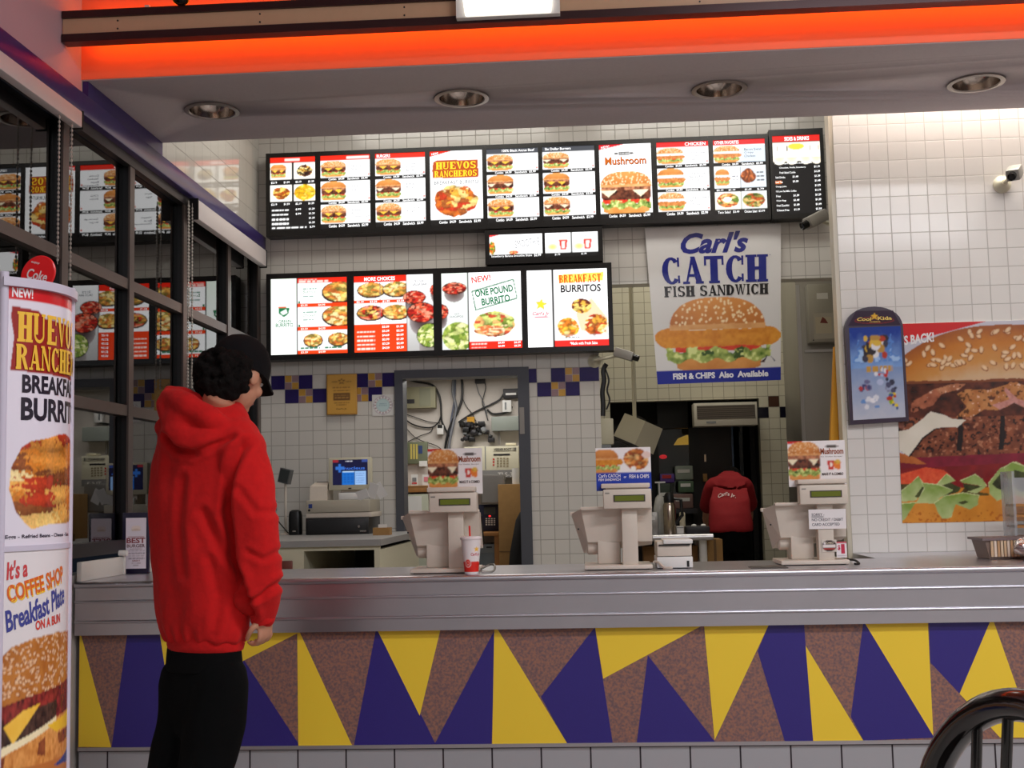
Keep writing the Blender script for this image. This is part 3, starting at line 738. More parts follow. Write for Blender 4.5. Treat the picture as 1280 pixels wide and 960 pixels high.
# small board between the rows
sz1, sz0 = at(680, 286, YM).z, at(680, 329, YM).z; fz1, fz0 = at(680, 292, YM).z, at(680, 322, YM).z
mb3 = board('menu_board', 'small backlit smoothie menu board hanging between the upper and lower rows', 606.5, 753.5, sz0, sz1, [(612, 678, fz0, fz1), (681.5, 747.5, fz0, fz1)], YM - .006, 308, .105)
a = Art(70, 34, WHT); a.poly([(0, .9), (.2, 1), (0, 1)], (220, 60, 60)); a.rect(0, 0, 1, .19, BLK); a.text('Strawberry Banana Smoothie Shake', .03, .04, .8, .15, WHT, .01); a.text('$2.99', .84, .04, .97, .16, WHT, .02)
a.pile(.05, .45, .07, .28, ((246, 190, 60), (90, 140, 50), (230, 80, 40)), 20, 3); a.text('SMOOTHIE', .48, .48, .95, .78, (110, 110, 116), -.01, 0, .12); a.pile(.45, .25, .1, .08, ((240, 190, 120), (236, 90, 60)), 20, 8)
film(a, mb3, 612, 678, fz0, fz1, YM - .006, 'panel', None, 308)
a = Art(70, 34, WHT); a.rect(0, 0, 1, .19, BLK); a.rect(.49, .19, .51, 1, (40, 40, 40))
for k in (0, .5):
    a.ell(k + .14, .42, .11, .16, (250, 214, 120), (255, 250, 236)); c0 = k + (.34 if k == 0 else .30)
    a.poly([(c0 - .05, .28), (c0 + .06, .28), (c0 + .09, .72), (c0 - .08, .72)], (206, 60, 50)); a.poly([(c0 - .02, .34), (c0 + .03, .34), (c0 + .04, .66), (c0 - .03, .66)], (250, 236, 230)); a.rect(c0 - .08, .72, c0 + .09, .77, (250, 230, 220))
    a.bars(k + .06, .82, k + .3, .03, (120, 120, 126), seed=int(k * 10)); a.text('$1.99', k + .18, .05, k + .28, .14, WHT, .01)
film(a, mb3, 681.5, 747.5, fz0, fz1, YM - .006, 'panel', None, 308)
# lower board of four double panels
lz1, lz0 = (at(334, 343.4, YM).z + at(763, 328.4, YM).z) / 2, (at(335.4, 452, YM).z + at(767, 437.2, YM).z) / 2
gz1, gz0 = lz1 - .036, lz0 + .036
LP = [(339, 434.5), (443, 542), (552.5, 652), (659.5, 760)]
mb4 = board('menu_board', 'lower backlit menu board of four wide panels with burritos, bowls and salsa', 333.5, 766, lz0, lz1, [(a, b, gz0, gz1) for a, b in LP], YM - .004, 391, .103)
ORG = (232, 62, 20)
CHZ = ((246, 206, 110), (226, 160, 70), (250, 226, 160), (200, 110, 50), (150, 130, 60))
def bowl(a, cx, cy, rx, ry, seed, pal=CHZ): a.ell(cx, cy - .01, rx * 1.08, ry * 1.1, (40, 24, 22)); a.pile(cx, cy, rx, ry, pal, 14, seed, .05)
def low_one():
    a = Art(120, 120, WHT); a.put(a.U < .34, (232, 246, 226), 1 - np.abs(a.V - .3), (250, 252, 252))
    a.poly([(.10, .545), (.10, .62), (.24, .62), (.235, .545), (.17, .49)], GRN); a.poly([(.12, .56), (.2, .60), (.215, .55), (.16, .52)], (240, 246, 240)); a.rect(.09, .615, .2, .63, (220, 90, 60))
    a.text('GREEN', .10, .42, .26, .46, GRN, .015); a.text('BURRITO', .06, .365, .29, .415, GRN, .02)
    a.rect(.335, 0, .35, 1, BLK); a.rect(.35, .935, 1, 1, RED); a.bars(.37, .945, .75, .02, (255, 210, 200), seed=1); a.bars(.37, .972, .6, .014, (255, 220, 210), seed=3)
    for q, (y0, y1) in enumerate(((.67, .93), (.36, .615), (.05, .305))):
        if q < 2:
            bowl(a, .90, (y0 + y1) / 2 + .01, .22, .13, 5 + q); a.text(('Burrito', 'Chicken')[q], .42, y0 + .13, .58, y0 + .17, GRN, 0); a.bars(.42, y0 + .18, .6, .02, (90, 140, 120), seed=q); a.bars(.42, y0 + .08, .56, .016, (120, 150, 140), seed=q + 7); a.rect(.36, y0, .385, y0 + .03, GRN)
        else:
            bowl(a, .55, .185, .12, .085, 9); bowl(a, .88, .19, .13, .085, 11); a.rect(.68, .05, .685, .31, (200, 60, 40)); a.bars(.38, .07, .64, .02, (60, 120, 90), seed=3); a.bars(.70, .07, .95, .02, (60, 120, 90), seed=5)
    a.rect(.995, 0, 1, 1, BLK)
    for y0, y1 in ((.617, .665), (.307, .355), (0, .048)):
        a.rect(.35, y0, 1, y1, ORG); a.text('$3.59', .39, y0 + .008, .48, y1 - .01, (255, 236, 226), .02); a.text('$4.99', .62, y0 + .008, .71, y1 - .01, (255, 236, 226), .02)
    return a
def salsa_bowl(a, cx, cy, rx, ry, pal, seed, body=(70, 54, 52)):
    a.ell(cx, cy - ry * .9, rx * .85, ry * 1.5, body, (150, 140, 140)); a.ell(cx, cy, rx * 1.04, ry * 1.08, (44, 30, 28)); a.pile(cx, cy, rx, ry, pal, 22, seed, .04)
SAL = ((196, 40, 30), (226, 90, 60), (150, 30, 24), (236, 150, 120), (90, 40, 26)); GUA = ((206, 214, 130), (150, 170, 70), (232, 232, 170), (110, 140, 50))
def low_two():
    a = Art(120, 120, WHT); a.rect(0, 0, .655, .365, ORG); a.rect(0, .92, .655, 1, RED); a.text('MORE CHOICES', .13, .935, .52, .985, WHT, .025)
    bowl(a, .22, .82, .17, .095, 31); bowl(a, .54, .82, .17, .095, 33); bowl(a, .21, .52, .17, .095, 35, SAL + CHZ); bowl(a, .53, .52, .17, .095, 37); a.rect(.325, .37, .33, .92, (120, 110, 110)); a.rect(0, .64, .655, .68, ORG)
    a.rect(.66, 0, 1, 1, (226, 226, 224)); a.put(a.U > .66, (170, 168, 166), a.V, (250, 250, 250)); a.rect(.655, 0, .67, 1, BLK)
    for x, y, t in ((.03, .645, '$2.19'), (.2, .645, '$3.29'), (.36, .645, '$1.99'), (.54, .645, '$3.59')): a.text(t, x, y, x + .09, y + .03, WHT, .02)
    for q in range(6):
        y = .31 - q * .055; a.text('$%d.%d9' % (2 + q % 3, (q * 3) % 10), .35, y, .44, y + .033, WHT, .025); a.text('$%d.%d9' % (1 + q % 3, (q * 5) % 10), .53, y, .62, y + .033, WHT, .025); a.bars(.03, y, .26, .02, (255, 226, 214), seed=q) if q else None
    a.text('TRY OUR', .76, .895, .88, .925, (40, 40, 60), .0); a.text('SALSA BAR', .74, .855, .92, .885, (40, 40, 60), .0)
    salsa_bowl(a, .76, .70, .14, .085, SAL, 41); salsa_bowl(a, 1.02, .79, .06, .07, SAL, 44); salsa_bowl(a, .85, .50, .18, .125, SAL, 42); salsa_bowl(a, .95, .20, .16, .15, GUA, 43, (120, 116, 110))
    a.rect(.655, 0, .67, 1, BLK); return a
def low_three():
    a = Art(120, 120, WHT); a.put(a.U < .33, (214, 214, 218), a.V, (226, 236, 226))
    salsa_bowl(a, .16, .80, .15, .075, SAL, 51, (90, 70, 64)); salsa_bowl(a, .0, .50, .08, .09, SAL, 53); a.pile(.2, .17, .2, .19, GUA, 14, 55, .02)
    a.text('HOT', .16, .455, .22, .475, (60, 60, 70), 0); a.text('GUACAMOLE', .10, .42, .27, .445, (60, 60, 70), 0)
    a.rect(.325, 0, .34, 1, BLK); a.rect(.34, 0, 1, 1, WHT); a.rect(.34, 0, 1, .10, RED)
    a.text('NEW!', .38, .875, .62, .955, (206, 40, 24), .02, 0, .12)
    def rr(x): return x
    P = [(.37, .66), (.92, .86), (.965, .63), (.42, .44)]
    C = (34, 110, 72)
    a.poly([(.375, .76), (.91, .905), (.955, .64), (.42, .50)], C); a.poly([(.39, .745), (.90, .885), (.94, .655), (.435, .52)], WHT)
    a.text('ONE POUND', .42, .705, .90, .80, C, .035, 0, .13); a.text('BURRITO', .50, .585, .86, .68, C, .035, 0, .13)
    a.pile(.66, .32, .27, .17, ((206, 214, 120), (240, 180, 110), (250, 226, 170), (196, 80, 50), (130, 150, 60)), 13, 57, .15); a.pile(.6, .24, .2, .07, ((240, 170, 110), (220, 120, 70), (252, 226, 180)), 16, 59, .2)
    for y in (.058, .015): a.text('$4.99', .7, y, .78, y + .03, WHT, .025); a.text('$6.29', .90, y, .98, y + .03, WHT, .025); a.bars(.37, y, .56, .014, (255, 220, 210), seed=int(y * 99))
    return a
def low_four():
    a = Art(120, 120, WHT); a.rect(.31, 0, .335, 1, BLK)
    star = [(.17 + (.075 if i % 2 == 0 else .034) * math.sin(i * math.pi / 5 + .15), .555 + (.075 if i % 2 == 0 else .034) * math.cos(i * math.pi / 5 + .15)) for i in range(10)]
    a.poly([(x * 1.0 + (x - .17) * .12, y + (y - .555) * .12) for x, y in star], (190, 130, 30)); a.poly(star, (252, 208, 50))
    a.text("Carl's Jr.", .06, .40, .28, .465, (220, 50, 80), .02, .3); a.ell(.17, .39, .12, .008, (230, 90, 110))
    a.rect(.335, 0, 1, .08, (226, 40, 34)); a.text('*Made with Fresh Salsa', .52, .02, .86, .06, WHT, .015)
    a.poly([(.40, .82), (.95, .845), (.96, .955), (.39, .935)], (252, 214, 90))
    a.slab('BREAKFAST', .40, .825, .93, .93, (206, 84, 16))
    a.text('BURRITOS', .42, .70, .92, .80, (40, 38, 40), .03)
    a.pile(.50, .25, .14, .13, ((250, 190, 60), (232, 130, 40), (252, 220, 140)), 12, 71, .2); a.poly([(.60, .42), (.80, .62), (.99, .36), (.98, .16), (.66, .2)], (250, 206, 170)); a.pile(.67, .52, .13, .1, ((250, 220, 120), (120, 50, 30), (240, 180, 70)), 14, 73, .2); a.pile(.85, .27, .15, .14, BUR, 13, 75, .15)
    a.rect(.36, .145, 1, .15, (170, 160, 160)); a.bars(.46, .11, .64, .012, (120, 120, 120), seed=2); a.bars(.8, .115, .92, .012, (120, 120, 120), seed=3); return a
for fn, (p0_, p1_), lab in zip((low_one, low_two, low_three, low_four), LP, ('green and white panel with bowls and red price strips', 'panel of four bowls with a salsa picture', 'panel with the green ONE POUND BURRITO title', 'panel with the orange BREAKFAST title')):
    film(fn(), mb4, p0_, p1_, gz0, gz1, YM - .004, 'panel', lab, 391)
# ================================================================ the service counter
YC, ZT, YCB = 5.2, .872, 5.92
M_lam = bpy.data.materials.new('brown_speckled_laminate'); M_lam.use_nodes = True
nt = M_lam.node_tree; b = nt.nodes['Principled BSDF']; b.inputs['Roughness'].default_value = .45
tc = nt.nodes.new('ShaderNodeTexCoord'); nz = nt.nodes.new('ShaderNodeTexNoise'); nz.inputs['Scale'].default_value = 95; nz.inputs['Detail'].default_value = 6
rp = nt.nodes.new('ShaderNodeValToRGB'); rp.color_ramp.elements[0].position = .36; rp.color_ramp.elements[1].position = .64
rp.color_ramp.elements[0].color = (*lin((112, 88, 92)), 1); rp.color_ramp.elements[1].color = (*lin((162, 112, 92)), 1)
e_ = rp.color_ramp.elements.new(.5); e_.color = (*lin((140, 102, 94)), 1)
nt.links.new(tc.outputs['Object'], nz.inputs['Vector']); nt.links.new(nz.outputs['Fac'], rp.inputs['Fac']); nt.links.new(rp.outputs['Color'], b.inputs['Base Color'])
M_yel = mat('yellow_laminate', (250, 212, 56), .45); M_pur = mat('purple_laminate', (50, 38, 126), .4, noise=.04, nscale=200)
M_counter = mat('counter_steel', (196, 195, 203), .30, metal=1.0, noise=.03, nscale=6)
ct = place('service_counter', 'long service counter with steel top and yellow, purple and brown triangle front', 'counter', (0, YC, 0))
m = MB().box((XL + .005, YC + .012, ZT - .035), (XR - .005, YCB, ZT)).box((RX + .002, YCB, ZT - .035), (XR - .005, YR - .002, ZT))
m.tube([(XL + .005, YC + .012, ZT - .014), (XR - .005, YC + .012, ZT - .014)], .014, 10)
m.build('worktop', M_counter, ct)
zz = [at(500, y, YC).z for y in (744.5, 748, 770, 774, 789)]
m = MB().box((XL + .005, YC + .012, zz[4]), (XR - .005, YC + .03, ZT - .035))
for a_, c_ in ((zz[0], zz[1]), (zz[2], zz[3])):
    m.tube([(XL + .006, YC + .010, (a_ + c_) / 2), (XR - .006, YC + .010, (a_ + c_) / 2)], (a_ - c_) / 2, 12)
m.build('front_skirt', M_counter, ct)
YL, z1, z0 = YC + .05, zz[4] + .02, at(720, 929, YC + .05).z
m = MB().box((XL + .01, YL, z0), (XR - .01, YL + .03, z1))
def facet(pts, mi, lift):
    P = [at(x, y, YL) for x, y in pts]; P = [Vector((min(max(p.x, XL + .012), XR - .012), YL - lift, min(max(p.z, z0), z1))) for p in P]
    m.prism(P, (0, lift + .001, 0), mi)
YELLOW = [[(58, 786), (139, 934), (40, 934)], [(199, 780), (390, 782), (372, 791.5), (212, 873)], [(371.5, 780), (373, 934), (440, 934)],
          [(469, 780), (524.7, 894.7), (552, 780)], [(618, 780), (615.3, 934), (709, 934)], [(743, 778), (885, 778), (872, 785), (754, 848.4)],
          [(879.5, 775), (964, 774), (893.3, 925)], [(1007, 807), (1016.6, 930), (1079, 928)], [(1077, 768), (1159.2, 768), (1166.6, 920)],
          [(1240, 771), (1199.4, 867), (1250, 922), (1293, 922)]]
PURPLE = [[(160, 780), (199, 780), (226, 934), (139.5, 934)], [(305, 825), (375, 934), (225, 934)], [(471, 780), (442.5, 934), (545, 934)],
          [(619, 786), (543, 934), (614.5, 934)], [(743.5, 784), (676, 871), (709, 934), (766, 934)], [(809.8, 819), (796, 928), (894, 928)],
          [(963, 776), (1004.5, 774), (1017, 928), (981, 928), (947, 814)], [(1079.4, 776), (1063.5, 896), (1079.5, 926), (1170, 922)],
          [(1160.5, 766), (1242, 766), (1199.4, 867), (1162.8, 828)]]
for p in YELLOW: facet(p, 1, .0012)
for p in PURPLE: facet(p, 2, .0008)
m.build('front_panel', [M_lam, M_yel, M_pur], ct)
MB().box((XL + .01, YL - .006, z0 - .014), (XR - .01, YL + .03, z0 + .001)).build('base_trim', mat('aluminium_strip', (190, 186, 190), .35, metal=.8), ct)
tx = at(372.5, 945, YL + .01).x
M_base = tile_mat('grey_base_tile', (170, 168, 172), (44, 34, 40), .2085, 'x', tx, z0 - .016 - .2085, .4, .004, .03)
MB().box((XL + .01, YL + .008, .0), (XR - .01, YL + .03, z0 - .014)).build('base_tiles', M_base, ct)
MB().box((XL + .01, YCB - .06, 0), (RX - .01, YCB - .03, ZT - .035)).build('rear_panel', M_cream, ct)

# ---------------------------------------------------------------- three customer facing registers
KR = .00375
M_lcd = mat('green_lcd', (88, 96, 26), .2, emit=.25)
def make_register():
    t = thing('cash_register', 'beige cash register behind the red and white drink cup', 'cash register', group='beige registers along the counter')
    MB().box((-.2025, 0, 0.004), (.094, .27, .022), bev=.004).box((-.19, .02, 0), (.08, .25, .005), 1).build('base_plate', [M_beige, M_black], t)
    MB().box((-.1425, .10, .022), (-.041, .22, .135), bev=.006).build('pedestal', M_beige, t)
    MB().lathe([(.030, 0), (.036, .006), (.036, .135), (.030, .141)], (-.19, .165, .098), 24, M=Matrix.Rotation(R(90), 4, 'Y')).build('hinge_barrel', M_beige, t)
    # touch screen seen from behind: a tapered shell leaning away
    bk = [(-.212, .075, .268), (.100, .055, .268), (.100, .085, .120), (-.185, .105, .120)]
    ft = [(-.258, .150, .245), (.101, .120, .262), (.103, .205, .100), (-.205, .235, .066)]
    h = MB(); vs = [Vector(p) for p in bk + ft]
    h.add(vs, [(0, 1, 2, 3), (7, 6, 5, 4), (0, 4, 5, 1), (1, 5, 6, 2), (2, 6, 7, 3), (3, 7, 4, 0)])
    sh = h.build('screen_shell', M_beige, t)
    MB().box((-.213, .050, .262), (.101, .085, .276), bev=.003).box((-.262, .145, .236), (-.232, .175, .252), bev=.003).build('shell_lip', M_beige, sh)
    MB().prism([Vector((-.235, .158, .225)), Vector((.10, .130, .245)), Vector((.105, .200, .112)), Vector((-.19, .228, .082))], (0.004, .022, .008)).build('touch_screen', M_blkgloss, sh)
    MB().ball((-.226, .118, .178), (.004, .004, .004)).build('screw', M_black, sh)
    MB().box((-.034, .022, .02), (.034, .082, .275), bev=.003).build('column', M_beige, t)
    hd = MB().box((-.1125, -.012, .266), (.0975, .060, .352), bev=.006).box((-.10, -.005, .352), (.085, .05, .362)).build('display_head', M_beige, t)
    MB().box((-.120, -.020, .356), (.092, .062, .376), bev=.004).build('display_hood', M_beige, hd)
    MB().box((-.068, -.0145, .296), (.070, -.0105, .326)).build('display_bezel', mat('dark_bezel', (60, 56, 44), .4), hd)
    MB().box((-.062, -.0155, .300), (.064, -.0140, .322)).build('display_screen', M_lcd, hd)
    MB().box((-.104, -.013, .332), (-.085, -.0115, .337)).build('name_plate', M_steel_dull, hd)
    return t
regA = make_register()
regs = []
for i, (px, py, lab) in enumerate(((570, 717, None), (789, 712.5, 'beige cash register under the blue fish and chips card'), (1035.5, 706.5, 'beige cash register at the right end, beside the tiled wall'))):
    o = regA if i == 0 else copy_tree(regA); p = atz(px, py, ZT); o.location = (p.x, p.y, ZT)
    if lab: o['label'] = lab
    regs.append(o)
# cards standing behind the display heads
def burger_card():
    a = Art(66, 50, (240, 236, 236)); a.poly([(0, .93), (.3, 1), (0, 1)], (206, 40, 40))
    a.burger(-.02, .13, .58, .99, 'mushroom', 81)
    a.ell(.77, .87, .12, .028, (70, 60, 56)); a.text('Mushroom', .57, .70, .97, .83, (150, 66, 24), .03); a.text('Six Dollar Burger', .57, .63, .95, .66, (120, 110, 110), 0)
    a.poly([(.70, .36), (.79, .36), (.81, .56), (.68, .56)], (206, 50, 40)); a.ell(.745, .47, .025, .045, (250, 236, 226)); a.poly([(.80, .38), (.90, .36), (.92, .52), (.79, .52)], (236, 130, 50)); a.pile(.855, .53, .06, .05, ((250, 206, 90), (232, 170, 60)), 16, 4)
    a.text('MAKE IT A COMBO', .58, .235, .95, .295, (50, 34, 34), .025); return a
def fish_card():
    a = Art(66, 50, (246, 242, 242)); a.burger(-.08, .42, .42, .97, 'fish', 83, seeds=False)
    a.pile(.74, .72, .24, .26, ((206, 110, 40), (232, 150, 70), (180, 84, 30), (244, 190, 120)), 9, 84, .25); a.ell(.92, .82, .08, .08, (236, 210, 200)); a.ell(.68, .5, .05, .06, (250, 246, 240))
    a.rect(0, 0, 1, .42, (24, 60, 176)); a.text("Carl's CATCH", .04, .31, .44, .39, (240, 240, 250), .02); a.text('FISH SANDWICH', .04, .23, .44, .29, (240, 240, 250), .02); a.text('or', .50, .29, .55, .33, (240, 240, 250), .02)
    a.text('FISH & CHIPS', .60, .28, .96, .37, (240, 240, 250), .02); a.rect(.6, .24, .96, .25, (226, 230, 246)); return a
for i, (fn, lab, x0, x1, dz0, dz1) in enumerate(((burger_card, 'white mushroom burger card standing on the register behind the cup', -.125, .118, .345, .548), (fish_card, 'blue and white fish and chips card standing on the middle register', -.14, .103, .345, .535), (burger_card, 'white mushroom burger card standing on the right register', -.145, .108, .345, .548))):
    t = thing('promotion_card', lab, 'sign', regs[i].location, 0, 'promotion cards on the registers')
    MB().box((x0, .064, dz0), (x1, .070, dz1)).build('card', M_white, t)
    fn().build('print', PAPER, t, (x0, .0635, dz0), (x1 - x0, 0, 0), (0, 0, dz1 - dz0), (0, -1, 0))
# notes on the right hand register
L = regs[2].location
def note(name, lab, art, px0, px1, py0, py1, Y, cat='sign'):
    p, q = at(px0, py1, Y), at(px1, py0, Y); t = place(name, lab, cat, ((p.x + q.x) / 2, Y, p.z))
    MB().box((p.x, Y, p.z), (q.x, Y + .003, q.z)).build('sheet', M_white, t)
    art.build('print', PAPER, t, (p.x, Y - .0006, p.z), (q.x - p.x, 0, 0), (0, 0, q.z - p.z), (0, -1, 0), off=.0006); return t
a = Art(40, 22, (236, 230, 230)); IN = (70, 62, 76)
a.text('SORRY -', .08, .66, .42, .80, IN, .01); a.rect(.08, .60, .40, .63, IN); a.text('NO CREDIT / DEBIT', .08, .40, .92, .54, IN, .01); a.text('CARD ACCEPTED', .08, .16, .82, .30, IN, .01)
note('paper_notice', 'small white paper reading SORRY NO CREDIT / DEBIT CARD ACCEPTED on the right register', a, 1011.5, 1057, 636, 661.5, L.y + .018)
a = Art(26, 20, (214, 204, 192)); a.ell(.5, .5, .48, .46, (50, 24, 26)); a.rect(.06, .36, .94, .6, (236, 226, 222)); a.text('COMBO', .22, .66, .8, .82, (240, 226, 200), .01); a.rect(.1, .22, .9, .32, (190, 60, 50)); a.ell(.2, .72, .07, .1, (250, 240, 240))
note('oval_sticker', 'oval burger sticker on the display column of the right register', a, 1027.5, 1045.5, 674.5, 690, L.y + .0185, 'sticker')
a = Art(14, 22, (240, 232, 236)); a.rect(0, .9, 1, 1, (206, 60, 80)); a.text('$', .12, .45, .38, .8, (200, 50, 80), .03); a.text('1', .45, .25, .8, .85, (200, 50, 80), .05); a.rect(.1, .08, .9, .14, (150, 150, 160))
note('price_card', 'little white and red price card standing beside the sticker on the right register', a, 1046, 1058, 677, 697, L.y + .045, 'sign')

# ---------------------------------------------------------------- things on the counter
p = atz(589.5, 718, ZT); sc = p.y / F_PX
t = thing('drink_cup', 'white paper drink cup with red base and red straw on the steel counter', 'cup', (p.x, p.y, ZT))
H = 47 * sc; rt, rb = 12.6 * sc, 8.6 * sc
def rr_(z): return rb + (rt - rb) * z / H
m = MB().lathe([(rb - .003, 0), (rb, .003), (rr_(.012), .012)], (0, 0, 0), 40, 0).lathe([(rr_(.012), .012), (rr_(H * .32), H * .32)], (0, 0, 0), 40, 1, cap=False).lathe([(rr_(H * .32), H * .32), (rt, H - .012)], (0, 0, 0), 40, 0, cap=False)
m.build('cup_body', [mat('white_waxed_paper', (240, 232, 232), .35), mat('red_cup_print', (226, 40, 28), .35)], t)
MB().lathe([(rt + .002, H - .014), (rt + .004, H - .010), (rt + .003, H - .004), (rt - .002, H), (.0, H + .001)], (0, 0, 0), 40).build('lid', mat('lid_plastic', (236, 224, 226), .25), t)
MB().tube([(-.004, 0, H - .002), (-.006, .002, H + 13 * sc)], .0042, 8).build('straw', mat('red_straw', (226, 40, 30), .4), t)
a = Art(40, 60, (240, 232, 232))
star = [(.80 + (.17 if i % 2 == 0 else .08) * math.sin(i * math.pi / 5), .72 + (.11 if i % 2 == 0 else .05) * math.cos(i * math.pi / 5)) for i in range(10)]
a.poly(star, (250, 190, 40)); a.text("Carl's Jr.", .52, .48, 1.0, .60, (200, 40, 70), .03, .2); a.rect(0, 0, 1, .31, (226, 40, 28)); a.ell(.36, .27, .17, .14, (240, 226, 224)); a.ell(.36, .27, .14, .115, (226, 40, 28)); a.ell(.36, .27, .08, .065, (240, 190, 180)); a.ell(.36, .27, .055, .045, (226, 40, 28))
def cupmap(u, v, l):
    th = R(-160) + u * R(140); z = .014 + v * (H - .03); r = rb + (rt - rb) * z / H + .0006 + l * .5
    return np.stack([r * np.cos(th), r * np.sin(th), z], 1)
a.build('logo_print', PAPER, t, fmap=cupmap, off=.0006)
# receipt printer between the middle and right register
p = atz(844, 711, ZT); s5 = p.y / F_PX
t = thing('receipt_printer', 'small white receipt printer on the counter right of the middle register', 'printer', (p.x, p.y, ZT))
W2 = 22 * s5
MB().box((-W2, 0, .004), (W2, .22, .052), bev=.004).box((-W2 + .02, .02, 0), (W2 - .02, .2, .005), 1).build('base', [M_white, M_black], t)
MB().box((-W2 + .002, .006, .054), (W2 - .003, .22, .118), bev=.005).build('cover', M_beige, t)
MB().box((-W2 + .03, -.006, .108), (W2 + .002, .20, .126), bev=.004).build('lid', M_white, t)
m = MB()
for x in (-.045, .0, .045): m.box((x - .004, -.007, .102), (x + .004, .0, .108))
MB().box((.052, -.003, .008), (.062, .002, .034)).build('paper_slot', M_black, t)
MB().box((-W2 + .01, -.0015, .100), (W2 - .01, .004, .106)).build('lid_gap', M_black, t)
def cable(name, lab, pts, r=.004, m=M_beige):
    P = [Vector(q) for q in pts]; out = []
    for i in range(len(P) - 1):
        p0_, p1_, p2_, p3_ = P[max(i - 1, 0)], P[i], P[i + 1], P[min(i + 2, len(P) - 1)]
        for k in range(6):
            s_ = k / 6; out.append(.5 * ((2 * p1_) + (p2_ - p0_) * s_ + (2 * p0_ - 5 * p1_ + 4 * p2_ - p3_) * s_ ** 2 + (3 * p1_ - p0_ - 3 * p2_ + p3_) * s_ ** 3))
    out.append(P[-1]); o = MB().tube(out, r, 6).build(name, m); tag(o, lab, 'cable'); return o
B = regs[1].location
cable('power_cable', 'beige cable running from the middle register to the white receipt printer', [(B.x + .101, B.y + .05, ZT + .03), (B.x + .12, B.y + .03, ZT + .03), (B.x + .145, B.y - .0, ZT + .006), (B.x + .165, B.y - .012, ZT + .006), (B.x + .178, B.y - .012, ZT + .006)], .006)
A_ = regs[0].location
cable('power_cable', 'grey cable looped on the counter behind the drink cup', [(A_.x + .101, A_.y + .1, ZT + .012), (A_.x + .14, A_.y + .12, ZT + .030), (A_.x + .165, A_.y + .06, ZT + .028), (A_.x + .16, A_.y + .02, ZT + .006), (A_.x + .112, A_.y + .0, ZT + .006)], .005, M_steel_dull)
C_ = regs[2].location
cable('power_cable', 'dark cable stub at the right end of the last register', [(C_.x + .095, C_.y + .06, ZT + .02), (C_.x + .12, C_.y + .03, ZT + .018), (C_.x + .135, C_.y + .01, ZT + .005), (C_.x + .11, C_.y - .02, ZT + .005)], .005, M_black)
p = atz(962, 710.5, ZT); o = MB().box((p.x - .078, p.y - .01, ZT), (p.x + .078, p.y + .10, ZT + .004)).box((p.x - .072, p.y - .004, ZT + .004), (p.x + .072, p.y + .094, ZT + .006)).build('flat_tray', mat('dark_tray', (84, 76, 70), .4), None); tag(o, 'thin dark tray lying flat on the counter left of the right register', 'tray')

# awards table tent by the windows, a crumpled bag behind it
p = atz(172, 717, ZT); Y = p.y
q0, q1 = at(152.5, 715.5, Y), at(186, 643, Y)
t = place('table_sign', 'dark framed card reading BEST BURGER on the left end of the counter', 'sign', (p.x, Y, ZT))
MB().box((q0.x, Y, ZT), (q1.x, Y + .02, q1.z + .01), bev=.003).box((q0.x + .01, Y + .015, ZT), (q1.x - .01, Y + .05, ZT + .008)).build('frame', mat('dark_blue_frame', (30, 24, 52), .35), t)
a = Art(30, 70, (236, 226, 236)); RB = (150, 70, 76)
a.text('BEST', .04, .50, .96, .605, RB, .03); a.text('BURGER', .06, .415, .94, .48, (120, 80, 86), .02); a.text('AWARDS', .2, .375, .82, .395, (140, 110, 120), .01); a.rect(.1, .62, .9, .63, RB); a.ell(.5, .8, .22, .05, (240, 222, 214)); a.ell(.5, .76, .25, .02, (220, 196, 180))
for k in range(9): a.bars(.12, .345 - k * .02, .92, .009, (160, 146, 160), seed=k)
a.text('GREAT', .32, .14, .72, .17, RB, .02); a.bars(.3, .10, .72, .015, (150, 110, 120), seed=3); a.bars(.36, .06, .64, .01, (150, 120, 130), seed=5)
c0, c1 = at(157, 711, Y), at(183, 647, Y)
a.build('print', PAPER, t, (c0.x, Y - .0008, c0.z), (c1.x - c0.x, 0, 0), (0, 0, c1.z - c0.z), (0, -1, 0), off=.0008)
m = MB(); rs = random.Random(5); q = at(178, 672, Y + .12)
for k in range(7): m.ball((q.x + rs.uniform(-.03, .03), Y + .14 + rs.uniform(-.02, .02), ZT + .04 + k * .028), (rs.uniform(.035, .055), .03, .035), n=6, M=Matrix.Rotation(rs.random() * 3, 4, 'Y'))
o = m.build('paper_bag', mat('white_crumpled_bag', (216, 212, 206), .7, bump=.6, nscale=40), None)
for v in o.data.vertices: v.co += Vector(mnoise.noise_vector(v.co * 30)) * .012
zmin = min(v.co.z for v in o.data.vertices)
for v in o.data.vertices: v.co.z -= zmin - ZT
md = o.modifiers.new('one_skin', 'REMESH'); md.mode = 'VOXEL'; md.voxel_size = .006
tag(o, 'crumpled white paper bag behind the dark framed BEST BURGER card', 'bag')
# white ledge box below the window at the end of the counter
t = place('window_ledge_box', 'low white ledge box along the counter end under the windows', 'box', (XL + .02, 5.45, ZT))
MB().box((XL + .006, 5.22, ZT), (XL + .030, 5.70, ZT + .085), bev=.005).build('body', mat('white_enamel', (212, 208, 202), .4), t)
MB().box((XL + .006, 5.70, ZT), (XL + .036, 5.715, ZT + .092), bev=.003).build('end_cap', mat('white_enamel', (0, 0, 0)), t)
MB().tube([(XL + .012, 5.69, ZT + .102), (XL + .05, 5.69, ZT + .102)], .014, 12).build('roll', M_white, t)

